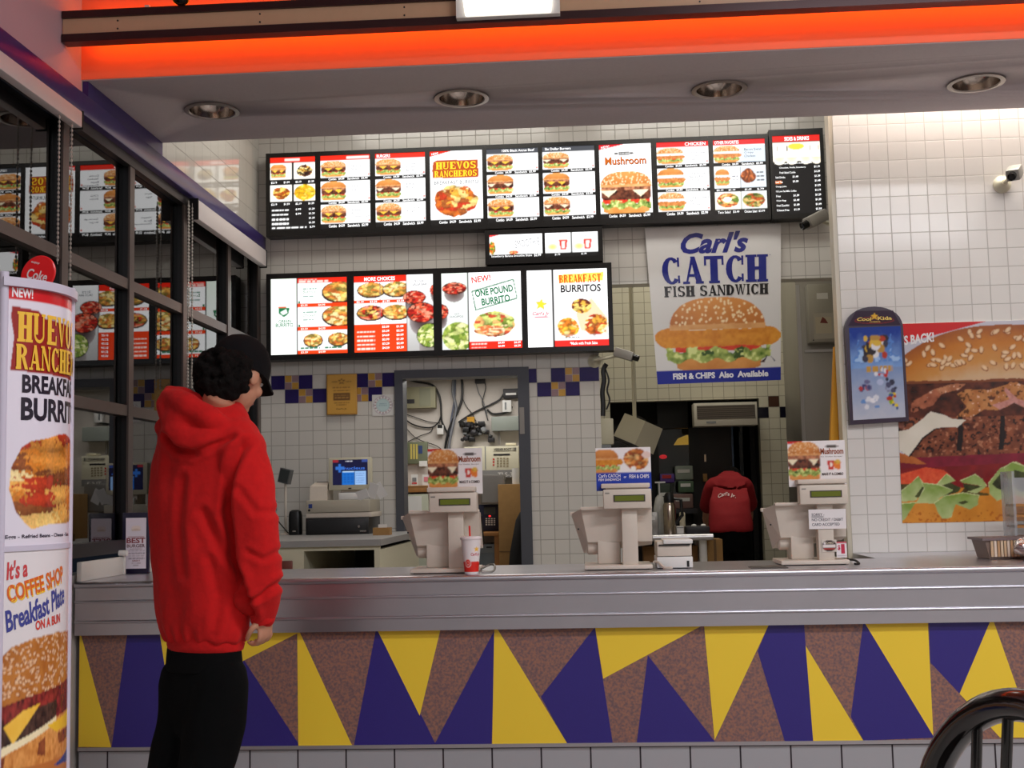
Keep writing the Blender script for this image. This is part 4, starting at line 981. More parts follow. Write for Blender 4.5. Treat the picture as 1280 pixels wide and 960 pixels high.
# wire basket of napkin packs, foil bundle and rack at the right end
p = atz(1250, 698, ZT)
t = place('napkin_basket', 'brown tray of folded napkins at the right end of the counter', 'basket', (p.x, p.y, ZT))
X0, X1 = at(1226, 690, p.y).x, at(1300, 690, p.y).x
m = MB().loft([[(X0 + .02, p.y - .06, ZT + .001), (X1, p.y - .06, ZT + .001), (X1, p.y + .12, ZT + .001), (X0 + .02, p.y + .12, ZT + .001)], [(X0, p.y - .07, ZT + .085), (X1, p.y - .07, ZT + .085), (X1, p.y + .13, ZT + .085), (X0, p.y + .13, ZT + .085)]])
m.build('tray', mat('brown_tray', (126, 104, 92), .5), t, smooth=False)
MB().box((X0 - .015, p.y - .082, ZT + .085), (X1, p.y + .14, ZT + .096)).build('rim', mat('grey_rim', (120, 104, 104), .5), t)
rs = random.Random(3); nap = [(206, 176, 140), (226, 206, 186), (190, 150, 110), (214, 190, 160)]
for k in range(11):
    x = X0 + .022 + k * .0145; c = nap[k % 4]; m = MB().box((x, p.y - .078, ZT + .012), (x + .011, p.y - .0705, ZT + .084), M=None)
    o = m.build('napkin_fold', mat('napkin_paper_%d' % (k % 4), c, .85), t)
m = MB(); q = at(1290, 686, p.y - .12)
o = MB().ball((q.x + .01, p.y - .16, ZT + .052), (.105, .06, .048), n=14).build('foil_parcel', mat('crumpled_foil', (214, 206, 206), .22, metal=1.0, bump=.8, nscale=45))
for v in o.data.vertices: v.co += Vector(mnoise.noise_vector(v.co * 22)) * .016
zmin = min(v.co.z for v in o.data.vertices)
for v in o.data.vertices: v.co.z -= zmin - ZT
tag(o, 'crumpled silver foil parcel lying beside the napkin tray', 'foil')
t = place('acrylic_rack', 'clear and wooden slotted rack behind the napkin tray', 'rack', (at(1285, 690, p.y + .2).x, p.y + .2, ZT))
x0 = at(1263, 600, p.y + .2).x; zt = at(1268, 589, p.y + .2).z; yy = p.y + .18
M_acr = mat('clear_acrylic', (196, 200, 206), .15); M_acr.node_tree.nodes['Principled BSDF'].inputs['Alpha'].default_value = .45
MB().box((x0, yy, ZT), (x0 + .012, yy + .16, zt)).build('side_panel', M_acr, t)
MB().box((x0 + .2, yy, ZT), (x0 + .212, yy + .16, zt)).build('side_panel', M_acr, t)
MB().box((x0 + .012, yy + .15, ZT), (x0 + .2, yy + .16, zt - .03)).build('back_panel', M_acr, t)
for k in range(5):
    MB().box((x0 + .012, yy + .01, ZT + .03 + k * .05), (x0 + .2, yy + .14, ZT + .042 + k * .05)).build('shelf', M_wood, t)

# ---------------------------------------------------------------- back counter under the plaque
ZB, YBF = .985, 6.62
bc = place('back_counter', 'cream back counter with grey top under the wall plaque', 'counter', (-1.7, YBF, 0))
xr = at(476, 676, YBF).x; M_top = mat('grey_laminate_top', (150, 148, 146), .4)
MB().box((XL + .03, YBF, ZB - .035), (xr, YB - .002, ZB)).build('worktop', M_top, bc)
zb2 = at(430, 688, YBF + .02).z
MB().box((XL + .03, YBF + .02, zb2), (xr - .01, YBF + .05, ZB - .035)).build('apron', M_cream, bc)
xl2 = at(380, 700, YBF + .02).x
MB().box((XL + .03, YBF + .02, 0), (xl2, YB - .05, zb2)).build('cabinet', M_cream, bc)
MB().box((xr - .04, YBF + .02, 0), (xr - .01, YB - .05, zb2)).build('end_panel', M_cream, bc)
MB().box((xl2, YB - .1, 0), (xr - .04, YB - .05, zb2)).build('back_board', M_black, bc)
MB().box((xl2, YBF + .1, .45), (xr - .04, YB - .1, .48)).build('shelf', M_black, bc)
q0, q1 = at(349, 711, YBF), at(365, 701, YBF)
MB().box((q0.x, YBF + .003, q0.z - .05), (q1.x, YBF + .02, q1.z), bev=.004).build('lock_plate', mat('oxblood_plate', (112, 58, 50), .4), bc)
def bxp(name, m, parent, px0, px1, py0, py1, Y, dep, bev=.004, mi=0):
    """box whose front face fills a pixel rectangle at depth Y"""
    p, q = at(px0, py1, Y), at(px1, py0, Y)
    return MB().box((min(p.x, q.x), Y, p.z), (max(p.x, q.x), Y + dep, q.z), bev=bev).build(name, m, parent)
YD = at(420, 667.5, 7.6).y
p = atz(421, 668, ZB); YD = min(p.y, 7.72)
zd = ZB
t = place('till_box', 'black lockable cash till box on the back counter under the beige receipt unit', 'till', (at(421, 660, YD).x, YD, ZB))
x0, x1 = at(382, 660, YD).x, at(461, 660, YD).x; z1d = at(421, 647, YD).z
MB().box((x0, YD, ZB), (x1, YD + .42, z1d), bev=.005).build('case', M_black, t)
MB().box((x0 + .02, YD - .006, ZB + .012), (x1 - .02, YD + .002, z1d - .012), bev=.003).build('drawer_front', mat('dark_drawer_front', (30, 30, 32), .45), t)
MB().lathe([(.008, 0), (.008, .006)], (at(449, 658, YD).x, YD - .006, at(449, 658, YD).z), 12, M=Matrix.Rotation(R(90), 4, 'X')).build('lock', M_chrome, t)
MB().box((at(450, 664, YD).x, YD - .008, at(450, 664.5, YD).z), (at(458, 664, YD).x, YD - .006, at(450, 663, YD).z)).build('name_strip', M_chrome, t)
z2 = at(421, 625, YD).z
t = place('receipt_unit', 'wide beige printer unit stacked on the black cash drawer', 'printer', (at(421, 640, YD).x, YD, z1d))
xa, xb = at(382, 640, YD).x, at(462, 640, YD).x
MB().box((xa, YD + .01, z1d), (xb + .01, YD + .40, z1d + (z2 - z1d) * .28), bev=.004).build('plinth', M_beige, t)
MB().box((xa + .004, YD + .0, z1d + (z2 - z1d) * .30), (xb, YD + .39, z2), bev=.006).build('case', mat('putty_plastic', (176, 168, 152), .5), t)
q = at(388, 633, YD); MB().box((q.x - .012, YD - .002, q.z - .012), (q.x + .012, YD + .001, q.z + .014)).build('badge', mat('blue_badge', (40, 60, 130), .4), t)
q = at(386.5, 638, YD); MB().lathe([(.007, 0), (.007, .004)], (q.x, YD, q.z), 12, M=Matrix.Rotation(R(90), 4, 'X')).build('knob', M_black, t)
z3 = at(399, 603, YD + .05).z
t = place('slip_printer', 'small beige slip printer left of the lit monitor', 'printer', (at(400, 620, YD + .05).x, YD + .05, z2))
xa, xb = at(388, 615, YD + .05).x, at(409.5, 615, YD + .05).x
MB().loft([[(xa, YD + .03, z2), (xb, YD + .03, z2), (xb, YD + .22, z2), (xa, YD + .22, z2)], [(xa, YD + .04, z2 + .09), (xb, YD + .04, z2 + .09), (xb, YD + .22, z2 + .09), (xa, YD + .22, z2 + .09)], [(xa + .02, YD + .09, z3), (xb, YD + .09, z3), (xb, YD + .21, z3), (xa + .02, YD + .21, z3)]]).build('case', M_beige, t, smooth=False)
MB().box((xa + .03, YD + .10, z3), (xb - .01, YD + .12, z3 + .004)).build('paper_slot', M_black, t)
YM2 = YD + .04
t = place('monitor', 'beige monitor with a lit blue screen on the back counter', 'monitor', (at(437, 615, YM2).x, YM2 + .1, z2))
x0, x1 = at(410.5, 600, YM2).x, at(464, 600, YM2).x; za, zb_ = at(437, 612.5, YM2).z, at(437, 572, YM2).z
MB().box((x0, YM2, za), (x1, YM2 + .06, zb_), bev=.008).loft([[(x0 + .02, YM2 + .06, za + .02), (x1 - .02, YM2 + .06, za + .02), (x1 - .02, YM2 + .06, zb_ - .02), (x0 + .02, YM2 + .06, zb_ - .02)], [(x0 + .06, YM2 + .2, za + .05), (x1 - .06, YM2 + .2, za + .05), (x1 - .06, YM2 + .2, zb_ - .05), (x0 + .06, YM2 + .2, zb_ - .05)]]).build('case', M_cream, t, smooth=False)
MB().box(((x0 + x1) / 2 - .06, YM2 + .03, z2), ((x0 + x1) / 2 + .06, YM2 + .18, za + .002)).build('foot', M_beige, t)
a = Art(60, 48, (24, 24, 58)); a.rect(.0, .90, .16, 1, (150, 40, 50)); a.rect(.84, .90, 1, 1, (60, 80, 150)); a.bars(.36, .92, .56, .03, (200, 200, 210), seed=2)
a.rect(.17, .50, .24, .84, (50, 110, 200)); a.rect(.08, .61, .33, .73, (50, 110, 200)); a.text('nucleus', .32, .60, .92, .72, (60, 110, 210), .02)
a.rect(.27, 0, .62, .55, (30, 110, 200)); a.rect(.64, 0, .95, .55, (150, 190, 240)); a.rect(.28, .50, .61, .55, (190, 220, 250))
for r in range(4):
    for c in range(3): a.rect(.31 + c * .1, .08 + r * .1, .38 + c * .1, .14 + r * .1, (20, 90, 180))
for r in range(5): a.bars(.66, .08 + r * .09, .9, .02, (90, 120, 190), seed=r)
s0, s1 = at(416, 606.5, YM2), at(459.5, 574, YM2)
a.build('screen', SCREEN, t, (s0.x, YM2 - .001, s0.z), (s1.x - s0.x, 0, 0), (0, 0, s1.z - s0.z), (0, -1, 0))
MB().box(((x0 + x1) / 2 - .01, YM2 - .002, za + .006), ((x0 + x1) / 2 + .01, YM2, za + .014)).build('badge', M_black, t)
t = place('card_reader', 'white card reader lying in front of the lit monitor', 'card reader', (at(435, 622, YD).x, YD + .005, z2))
xa, xb = at(423, 618, YD).x, at(447.5, 618, YD).x
MB().box((xa, YD + .004, z2), (xb, YD + .035, z2 + .045), bev=.005).build('case', M_white, t)
MB().box((xa + .01, YD + .012, z2 + .045), (xb - .01, YD + .022, z2 + .048)).build('slot', M_black, t)
for k, (dx, ang, lab) in enumerate(((0, .35, 'white receipt paper leaning right of the monitor, taller sheet'), (.03, -.5, 'white receipt paper curled at the right edge of the printer unit'), (-.045, 1.25, 'white receipt paper lying low in front of the taller sheet'))):
    q = at(466 + dx * 100, 615, YD + .03); M_ = Matrix.Translation((q.x + dx, (YD + .025 + k * .014 if k < 2 else YD - .004), z2 + (.055 if k < 2 else .028))) @ Matrix.Rotation(ang, 4, 'Y') @ Matrix.Rotation(.3, 4, 'X')
    o = MB().box((-.03, -.001, -.05), (.03, .001, .05), M=M_).build('receipt_paper', mat('receipt_paper', (226, 224, 222), .8)); tag(o, lab, 'paper', 'papers by the monitor')
t = place('box_of_cards', 'small brown card box with white slips right of the cash drawer', 'box', (at(477, 668, YD).x, YD - .1, ZB))
p = atz(477, 669, ZB); yb_ = min(p.y, 7.9); xa, xb = at(466, 665, yb_).x, at(487, 665, yb_).x; xb = min(xb, xr - .004)
MB().box((xa, yb_, ZB), (xb, yb_ + .09, ZB + .045)).build('box', M_card, t)
MB().box((xa + .03, yb_ + .02, ZB + .045), (xb - .02, yb_ + .03, ZB + .065)).build('slip', M_white, t)
p = atz(356, 668, ZB); yp = min(p.y, 7.9)
t = place('pole_display', 'thin pole display with tilted dark head on the back counter by the windows', 'display', (at(357, 640, yp).x, yp, ZB))
xq = at(357, 640, yp).x; zt_ = at(357, 604, yp).z
MB().lathe([(.05, 0), (.05, .006), (.012, .012), (.010, .02)], (xq, yp, ZB), 20).build('foot', M_beige, t)
MB().tube([(xq, yp, ZB + .01), (xq, yp, zt_)], .008, 12).build('pole', M_beige, t)
Mh = Matrix.Translation(at(357, 595, yp)) @ Matrix.Rotation(R(-18), 4, 'Z') @ Matrix.Rotation(R(14), 4, 'Y')
MB().box((-.04, -.02, -.048), (.04, .02, .048), M=Mh).build('head', mat('grey_head', (96, 98, 98), .4), t)
MB().box((-.034, -.022, -.042), (.034, -.019, .042), M=Mh).build('display_screen', mat('dim_screen', (64, 70, 70), .15), t)
p = atz(367.5, 668.5, ZB); yp = min(p.y, 7.8); xq = at(367.5, 650, yp).x; hs = at(367.5, 637.5, yp).z - ZB
t = place('desk_speaker', 'small rounded black speaker on the back counter left of the cash drawer', 'speaker', (xq, yp, ZB))
m = MB()
rings = []
for k, (f_, z_) in enumerate(((.9, 0), (1, .03), (1, .5), (.98, .8), (.85, .94), (.5, 1.0))):
    rings.append([Vector((xq + .042 * f_ * math.copysign(abs(math.cos(w)) ** .6, math.cos(w)), yp + .04 + .04 * f_ * math.copysign(abs(math.sin(w)) ** .6, math.sin(w)), ZB + hs * z_)) for w in [2 * math.pi * i / 24 for i in range(24)]])
m.loft(rings).build('case', M_black, t)
MB().box((xq - .01, yp - .003, ZB + .02), (xq + .012, yp + .0, ZB + .03)).build('badge', M_chrome, t)
q = at(342, 632, YB - .012)
t = place('wall_socket', 'dark wall socket with a plug on the back wall beside the windows', 'socket', q)
MB().box((q.x - .022, YB - .014, q.z - .035), (q.x + .022, YB - .001, q.z + .035), bev=.003).build('plate', M_grey, t)
MB().box((q.x - .014, YB - .04, q.z - .02), (q.x + .014, YB - .014, q.z + .01), bev=.003).build('plug', M_black, t)
cable('power_cable', 'black cable sagging from the wall socket to the desk speaker', [(q.x, YB - .05, q.z - .015), (at(347, 650, 8.0).x, 8.0, at(347, 650, 8.0).z), (at(354, 660, 7.9).x, 7.9, ZB + .05), (xq - .05, yp + .05, ZB + .012)], .004, M_black)

# plaque and round certificate on the wall
p, q = at(409.5, 519, YB), at(446.5, 467.5, YB)
t = place('award_plaque', 'wooden award plaque with star emblem on the tiled back wall', 'plaque', ((p.x + q.x) / 2, YB, p.z))
MB().box((p.x, YB - .025, p.z), (q.x, YB - .001, q.z), bev=.004).build('board', mat('plaque_wood', (196, 144, 62), .45, noise=.06, nscale=12), t)
a = Art(40, 56, (206, 156, 72)); st = [(.5 + (.13 if i % 2 == 0 else .06) * math.sin(i * math.pi / 5), .84 + (.09 if i % 2 == 0 else .04) * math.cos(i * math.pi / 5)) for i in range(10)]
D = (96, 62, 30); a.poly(st, D); a.ell(.5, .84, .04, .03, (206, 156, 72)); a.bars(.14, .82, .34, .014, D, seed=1); a.bars(.66, .82, .86, .014, D, seed=2); a.bars(.18, .66, .82, .035, (150, 104, 50), seed=4); a.bars(.2, .59, .8, .012, D, seed=5); a.rect(.2, .34, .8, .54, (110, 76, 44)); a.bars(.24, .40, .76, .02, (180, 136, 70), seed=8); a.bars(.24, .47, .76, .02, (180, 136, 70), seed=9); a.bars(.22, .27, .78, .012, D, seed=6); a.bars(.3, .22, .7, .012, D, seed=7); a.text("Carl's Jr.", .3, .09, .7, .14, D, .02)
a.build('print', PAPER, t, (p.x + .008, YB - .0258, p.z + .008), (q.x - p.x - .016, 0, 0), (0, 0, q.z - p.z - .016), (0, -1, 0), off=.0006)
p, q = at(465.5, 520, YB), at(492, 493, YB)
t = place('round_certificate', 'white square card with a round blue and red seal beside the office door', 'sign', ((p.x + q.x) / 2, YB, p.z))
MB().box((p.x, YB - .004, p.z), (q.x, YB - .0005, q.z)).build('sheet', M_white, t)
a = Art(36, 36, (216, 214, 212)); a.ell(.5, .5, .44, .44, (120, 84, 120)); a.ell(.5, .5, .42, .42, (226, 224, 226)); a.ell(.5, .5, .31, .31, (150, 180, 186)); a.ell(.5, .5, .29, .29, (190, 212, 214))
for k in range(16):
    w_ = k * math.pi / 8; a.ell(.5 + .365 * math.cos(w_), .5 + .365 * math.sin(w_), .03, .03, (130, 50, 60))
a.bars(.3, .48, .7, .03, (110, 150, 170), seed=2); a.bars(.34, .56, .66, .02, (110, 150, 170), seed=3)
a.build('print', PAPER, t, (p.x, YB - .0046, p.z), (q.x - p.x, 0, 0), (0, 0, q.z - p.z), (0, -1, 0), off=.0004)
# ================================================================ posters, signs and cameras on the walls
def quad_map(c, n=(0, -1, 0)):
    A, B, C, D = [np.array(q) for q in c]; n = np.array(n, float)     # lower left, lower right, upper right, upper left
    return lambda u, v, l: ((1 - u) * (1 - v))[:, None] * A + (u * (1 - v))[:, None] * B + (u * v)[:, None] * C + ((1 - u) * v)[:, None] * D + n * l
YP = YB - .03
c = [at(822, 480.5, YP), at(976, 475, YP), at(976, 280, YP), at(806, 285.5, YP)]
t = place('hanging_poster', 'large white fish sandwich poster with blue CATCH lettering hanging over the kitchen opening', 'poster', c[0])
MB().prism([Vector(q) + Vector((0, .003, 0)) for q in c], (0, .004, 0)).build('backing', mat('poster_vinyl', (214, 212, 208), .5), t)
MB().prism([Vector(c[3]) + Vector((0, .001, -.012)), Vector(c[2]) + Vector((0, .001, -.012)), Vector(c[2]) + Vector((0, .001, .004)), Vector(c[3]) + Vector((0, .001, .004))], (0, .028, 0)).build('top_rail', mat('poster_vinyl', (0, 0, 0)), t)
a = Art(200, 240, (222, 220, 220)); BL = (26, 36, 132); n = a.noise(6, 6, 3)
a.burger(.125, .075, .885, .545, 'fish', 91)
a.rect(0, 0, 1, .085, (24, 40, 150))
a.rect(.0, .0, 1, .0, BL)
a.poly([(.86, .13), (.90, .17), (.875, .125)], (40, 40, 60)); a.poly([(.91, .165), (.96, .125), (.95, .12)], (40, 44, 80)); a.poly([(.83, .115), (.88, .115), (.86, .135)], (70, 40, 30))
a.text("Carl's", .255, .825, .76, .965, BL, .035, .35); a.slab('CATCH', .095, .632, .90, .808, BL, gap=.05); a.slab('FISH SANDWICH', .105, .552, .905, .62, (22, 18, 22), gap=.08)
a.text('FISH & CHIPS', .13, .026, .47, .066, (236, 236, 246), .045); a.text('Also', .50, .026, .62, .066, (236, 236, 246), .045); a.text('Available', .65, .026, .90, .066, (236, 236, 246), .045)
a.text('TM', .91, .80, .925, .806, BL, 0)
a.build('print', GLOSSY_PRINT, t, fmap=quad_map(c), off=.0015)
# serif feet that thicken the CATCH letters
# big burger poster on the right wall
YP2 = YR - .004
l0, l1 = at(1128, 654, YP2), at(1118, 405, YP2); W_ = 1.385; wpx = W_ * F_PX / YP2
t = place('wall_poster', 'huge close-up mushroom burger poster on the tiled right wall behind the arched sign', 'poster', ((l0.x + .7), YR, l0.z))
a = Art(420, 320, (206, 204, 214)); n1 = a.noise(34, 26, 11, 3); n2 = a.noise(90, 68, 13, 2); n3 = a.noise(12, 9, 17, 2)
V_ = a.V; Yp = 654 - V_ * 249; Xp = 1128 - V_ * 10 + a.U * wpx + (n3 - .5) * 2
slope = -(Xp - 1128) * .027; Yp = Yp - 0 * slope                       # picture rows follow the wall
def pg(pts, mirror=False):
    P = [(2 * 1262 - x, y) for x, y in pts][::-1] if mirror else pts; ins = np.zeros(Xp.shape, bool); m_ = len(P)
    for q in range(m_):
        (xa, ya), (xb, yb) = P[q], P[(q + 1) % m_]
        if ya == yb: continue
        ins ^= (Yp >= min(ya, yb)) & (Yp < max(ya, yb)) & (Xp < xa + (Yp - ya) * (xb - xa) / (yb - ya))
    return ins
def pz1(*q): return [(1110 + x / 7.38, 395 + y / 7.38) for x, y in q]
def pz2(*q): return [(1110 + x / 7.11, 525 + y / 7.11) for x, y in q]
a.put(pg([(1100, 400), (1236, 403.5), (1130, 430), (1100, 438)]), (214, 30, 34))
e = np.abs(Xp - 1250) / 150; top = 410 + 62 * np.clip(e, 0, 1) ** 2.6
k = np.clip((Yp - top) / 68, 0, 1) + .16 * (n1 - .5); m = (Yp > top) & (Yp < 483 + 3 * (n3 - .5)) & (e < 1)
a.put(m, (160, 84, 30), k / .3, (198, 120, 38)); a.put(m & (k > .3), (198, 120, 38), (k - .3) / .35, (208, 146, 74)); a.put(m & (k > .65), (208, 146, 74), (k - .65) / .3, (214, 178, 138)); a.put(m & (Yp > 478 + 3 * (n1 - .5)), (128, 66, 34))
a.put((Yp > 481) & (Yp < 545) & (e < 1.1), (44, 18, 14), n1 * 1.7 - .4, (112, 52, 34))
def meat(P, c1, c2, rim=None, mir=False):
    q = pg(P, mir); a.put(q, c1, n1 * 1.5 - .25, c2); a.put(q & (n2 > .70), tuple(int(v * .55) for v in c1)); a.put(q & (n2 < .22), (232, 190, 160))
for mir in (False, True):
    meat(pz1((200, 890), (215, 800), (420, 690), (620, 640), (700, 660), (480, 740), (400, 840), (230, 900)), (120, 56, 36), (196, 118, 84), mir=mir)
    meat(pz1((430, 690), (560, 650), (700, 650), (640, 700), (480, 735)), (150, 84, 52), (206, 140, 100), mir=mir)
    meat(pz1((620, 740), (700, 700), (900, 710), (1010, 680), (1150, 640), (1205, 690), (1180, 790), (1060, 870), (980, 900), (860, 890), (760, 950), (600, 960), (700, 860)), (172, 100, 48), (206, 142, 84), mir=mir)
    a.put(pg(pz1((930, 850), (1090, 800), (1195, 690), (1205, 720), (1150, 820), (1000, 895)), mir), (180, 112, 100), n2, (220, 160, 150))
    a.put(pg(pz1((900, 780), (960, 770), (950, 800), (905, 805)), mir), (90, 44, 26))
    meat(pz2((60, 40), (130, 100), (180, 95), (260, 30), (220, -10), (70, -10)), (96, 48, 36), (166, 104, 84), mir=mir)
m = (Yp > 524) & (Yp < 584 - 8 * np.abs(Xp - 1262) / 140) & (np.abs(Xp - 1262) < 132)
a.put(m, (84, 38, 26), n1 * 1.5 - .25, (156, 86, 56)); a.put(m & (n2 > .66), (48, 20, 16)); a.put(m & (n2 < .26), (180, 116, 84))
for gx in (1198, 1247, 1300, 1350): a.put(m & (np.abs(Xp - gx - 8 * (n3 - .5)) < 3.2) & (Yp < 566), (26, 12, 14))
a.put((Yp > 572 - .02 * (Xp - 1200)) & (Yp < 592 - .05 * (Xp - 1150)) & (Yp > 500), (104, 18, 36), n1, (150, 30, 58))
a.put(pg(pz2((85, 290), (230, 340), (330, 400), (200, 430), (95, 400))), (168, 84, 36), n1, (206, 120, 60)); a.put(pg(pz2((85, 380), (240, 400), (360, 410), (100, 480))), (122, 24, 40))
tm = (Yp > 586 - .03 * (Xp - 1150)) & (Yp < 618); a.put(tm, (150, 28, 30), n1, (110, 20, 26))
for mir in (False, True):
    a.put(pg(pz2((95, 490), (330, 430), (480, 460), (540, 510), (430, 590), (300, 580), (110, 640)), mir), (214, 60, 34), n2, (238, 104, 62))
a.put((Yp > 612 + 2 * (n3 - .5)), (196, 118, 34), n1 * .9 + (Yp - 612) / 120, (226, 150, 56)); a.put((Yp > 640) & (n2 > .66), (190, 104, 30))
a.put((Yp > 606) & (Yp < 622) & (n3 > .42), (64, 52, 24), n1, (110, 92, 40))
def leaf(P, dark=False, mir=False):
    q = pg(P, mir); ys = [p[1] for p in P]; t_ = (Yp - min(ys)) / (max(ys) - min(ys) + 1e-6)
    if dark: a.put(q, (34, 38, 20), n1 * 1.3 - .2, (92, 100, 50))
    else:
        big = pg([(x + (1262 - x) * 0 + (.9 if i % 2 else -.9), y - .9) for i, (x, y) in enumerate(P)], mir); a.put(big, (214, 222, 160))
        a.put(q, (132, 160, 70), np.clip(t_ * .9 + .8 * (n1 - .5), 0, 1), (190, 204, 140))
for mir in (False, True):
    leaf(pz2((120, 640), (200, 570), (270, 510), (300, 570), (320, 620), (240, 720), (130, 730)), mir=mir); leaf(pz2((230, 690), (300, 600), (340, 620), (280, 700)), True, mir); leaf(pz2((120, 750), (240, 740), (150, 880), (118, 900)), mir=mir)
    leaf(pz2((420, 590), (500, 495), (580, 555), (440, 600)), mir=mir); leaf(pz2((450, 600), (530, 570), (625, 620), (600, 655), (470, 690)), True, mir)
    leaf(pz2((300, 570), (430, 590), (560, 640), (450, 700), (400, 750), (240, 745), (320, 620)), mir=mir)
    leaf(pz2((400, 750), (480, 690), (650, 665), (780, 690), (770, 770), (700, 810), (580, 760), (540, 880), (470, 885), (430, 830)), mir=mir); leaf(pz2((600, 745), (660, 730), (690, 745), (640, 765)), True, mir)
    leaf(pz2((620, 560), (740, 505), (810, 550), (840, 610), (760, 670), (680, 655), (800, 605), (640, 575)), mir=mir); leaf(pz2((640, 580), (800, 610), (700, 650), (650, 620)), True, mir)
    leaf(pz2((860, 590), (950, 460), (1100, 405), (1170, 450), (1100, 640), (1080, 690), (930, 740), (870, 680)), mir=mir); leaf(pz2((890, 590), (950, 510), (1090, 470), (1095, 600), (1030, 670), (930, 630)), True, mir)
CH = pz2((76, 255), (80, 110), (180, 92), (290, 10)) + pz1((380, 895), (500, 930)) + pz2((560, 10), (670, 20), (600, 85), (480, 80), (400, 92), (300, 170), (180, 330))
for mir in (False, True):
    q = pg(CH, mir); a.put(q, (214, 206, 186), n3 + .2 * (n1 - .5), (236, 228, 212)); a.put(pg([(x + 1.6, y + 1.2) for x, y in CH], mir) & ~q & (Yp > 538), (40, 18, 14))
rs = np.random.RandomState(9)
for i in range(120):
    sx, sy = 1115 + rs.rand() * 280, 412 + rs.rand() * 52; ee = abs(sx - 1250) / 150
    if ee > 1 or sy < 414 + 62 * ee ** 2.6: continue
    an = rs.rand() * 3; du, dv = Xp - sx, Yp - sy; d = ((du * np.cos(an) + dv * np.sin(an)) / 4.4) ** 2 + ((-du * np.sin(an) + dv * np.cos(an)) / 2.5) ** 2
    a.put((d >= 1) & (d < 1.7) & (dv > -1), (146, 78, 30)); a.put(d < 1, (240, 208, 164), d, (218, 172, 124))
a.text("IT'S BACK!", .0, .895, .145, .945, (240, 236, 236), .04, .15, .10)
e0, e1 = Vector(l0), Vector(l1); rt_ = Vector((W_, 0, 0)); c = [e0, e0 + rt_, e1 + rt_, e1]
MB().prism([q + Vector((0, .0035, 0)) for q in c], (0, -.003, 0)).build('sheet', M_white, t)
a.build('print', GLOSSY_PRINT, t, fmap=quad_map([q - Vector((0, .0005, 0)) for q in c]), off=.0015)

# arched sign on the right wall
YQ = YR - .045
def zq(x, y): return at(1030 + x / 3.2, 370 + y / 3.2, YQ)
out = [zq(105, 515), zq(340, 500), zq(316, 118)]
for k in range(1, 14):
    w_ = math.pi * k / 14; out.append(zq(201 + 113 * math.cos(w_), 122 - 80 * math.sin(w_) ** .9))
out.append(zq(84, 128))
t = place('arched_sign', 'arched purple Cool Kids sign with a blue snow picture on the right wall', 'sign', out[0])
M_aub = mat('aubergine_board', (46, 22, 50), .35)
MB().prism(out, (0, .043, 0)).build('board', M_aub, t)
a = Art(70, 110, (110, 150, 210)); n = a.noise(9, 14, 5, 3)
a.put(a.V > .55, (130, 170, 226), (a.V - .55) * 2.6 + .5 * (n - .5), (18, 58, 156)); a.put(a.V <= .55, (196, 200, 214), (a.V) * 1.6 + .3 * (n - .5), (120, 150, 200))
for px_, h_, w_ in ((.18, .90, .3), (.80, .93, .34), (.5, .82, .25)):
    mt = (np.abs(a.U - px_) < (h_ - a.V) * w_ * 1.6) & (a.V > .62); a.put(mt & (n > .46), (90, 140, 214)); a.put(mt & (n > .6), (170, 204, 244))
rs = np.random.RandomState(8)
def toy(cx, cy, s_, pal, k):
    for i in range(k):
        dx, dy = (rs.rand(2) - .5) * 2; a.ell(cx + dx * s_, cy + dy * s_ * .55, s_ * (.15 + .3 * rs.rand()), s_ * (.10 + .16 * rs.rand()), pal[i % len(pal)])
toy(.5, .76, .22, ((50, 44, 50), (196, 150, 70), (190, 60, 40), (236, 236, 240), (60, 60, 80), (230, 190, 70)), 26)
a.bars(.30, .51, .80, .06, (206, 156, 66), seed=4); toy(.56, .47, .14, ((236, 236, 244), (206, 60, 50), (190, 200, 230)), 8)
toy(.30, .37, .13, ((70, 70, 120), (190, 60, 60), (110, 110, 150)), 10); toy(.74, .36, .13, ((80, 80, 110), (60, 60, 80), (140, 140, 170)), 8)
toy(.34, .17, .14, ((230, 232, 240), (110, 150, 210), (244, 244, 250)), 10); toy(.76, .18, .14, ((150, 180, 40), (240, 210, 40), (60, 90, 150), (190, 60, 40)), 12)
c = [zq(117, 497), zq(326, 484), zq(306, 120), zq(100, 128)]
a.build('print', GLOSSY_PRINT, t, fmap=quad_map([Vector(q) - Vector((0, .001, 0)) for q in c]), off=.001)
a = Art(70, 40, (46, 22, 50)); a.ell(.5, .36, .42, .24, (150, 24, 34)); a.ell(.5, .36, .40, .20, (60, 20, 40))
st = [(.5 + (.10 if i % 2 == 0 else .045) * math.sin(i * math.pi / 5), .62 + (.28 if i % 2 == 0 else .12) * math.cos(i * math.pi / 5)) for i in range(10)]
a.poly(st, (236, 180, 50)); a.text('Cool', .12, .32, .43, .56, (244, 214, 110), .03); a.text('Kids', .57, .36, .88, .60, (244, 214, 110), .03); a.text('COMBOS', .40, .20, .62, .29, (236, 190, 90), .02)
c = [zq(96, 120), zq(306, 116), zq(276, 58), zq(128, 60)]
a.build('crest_print', GLOSSY_PRINT, t, fmap=quad_map([Vector(q) - Vector((0, .001, 0)) for q in c]), off=.001)

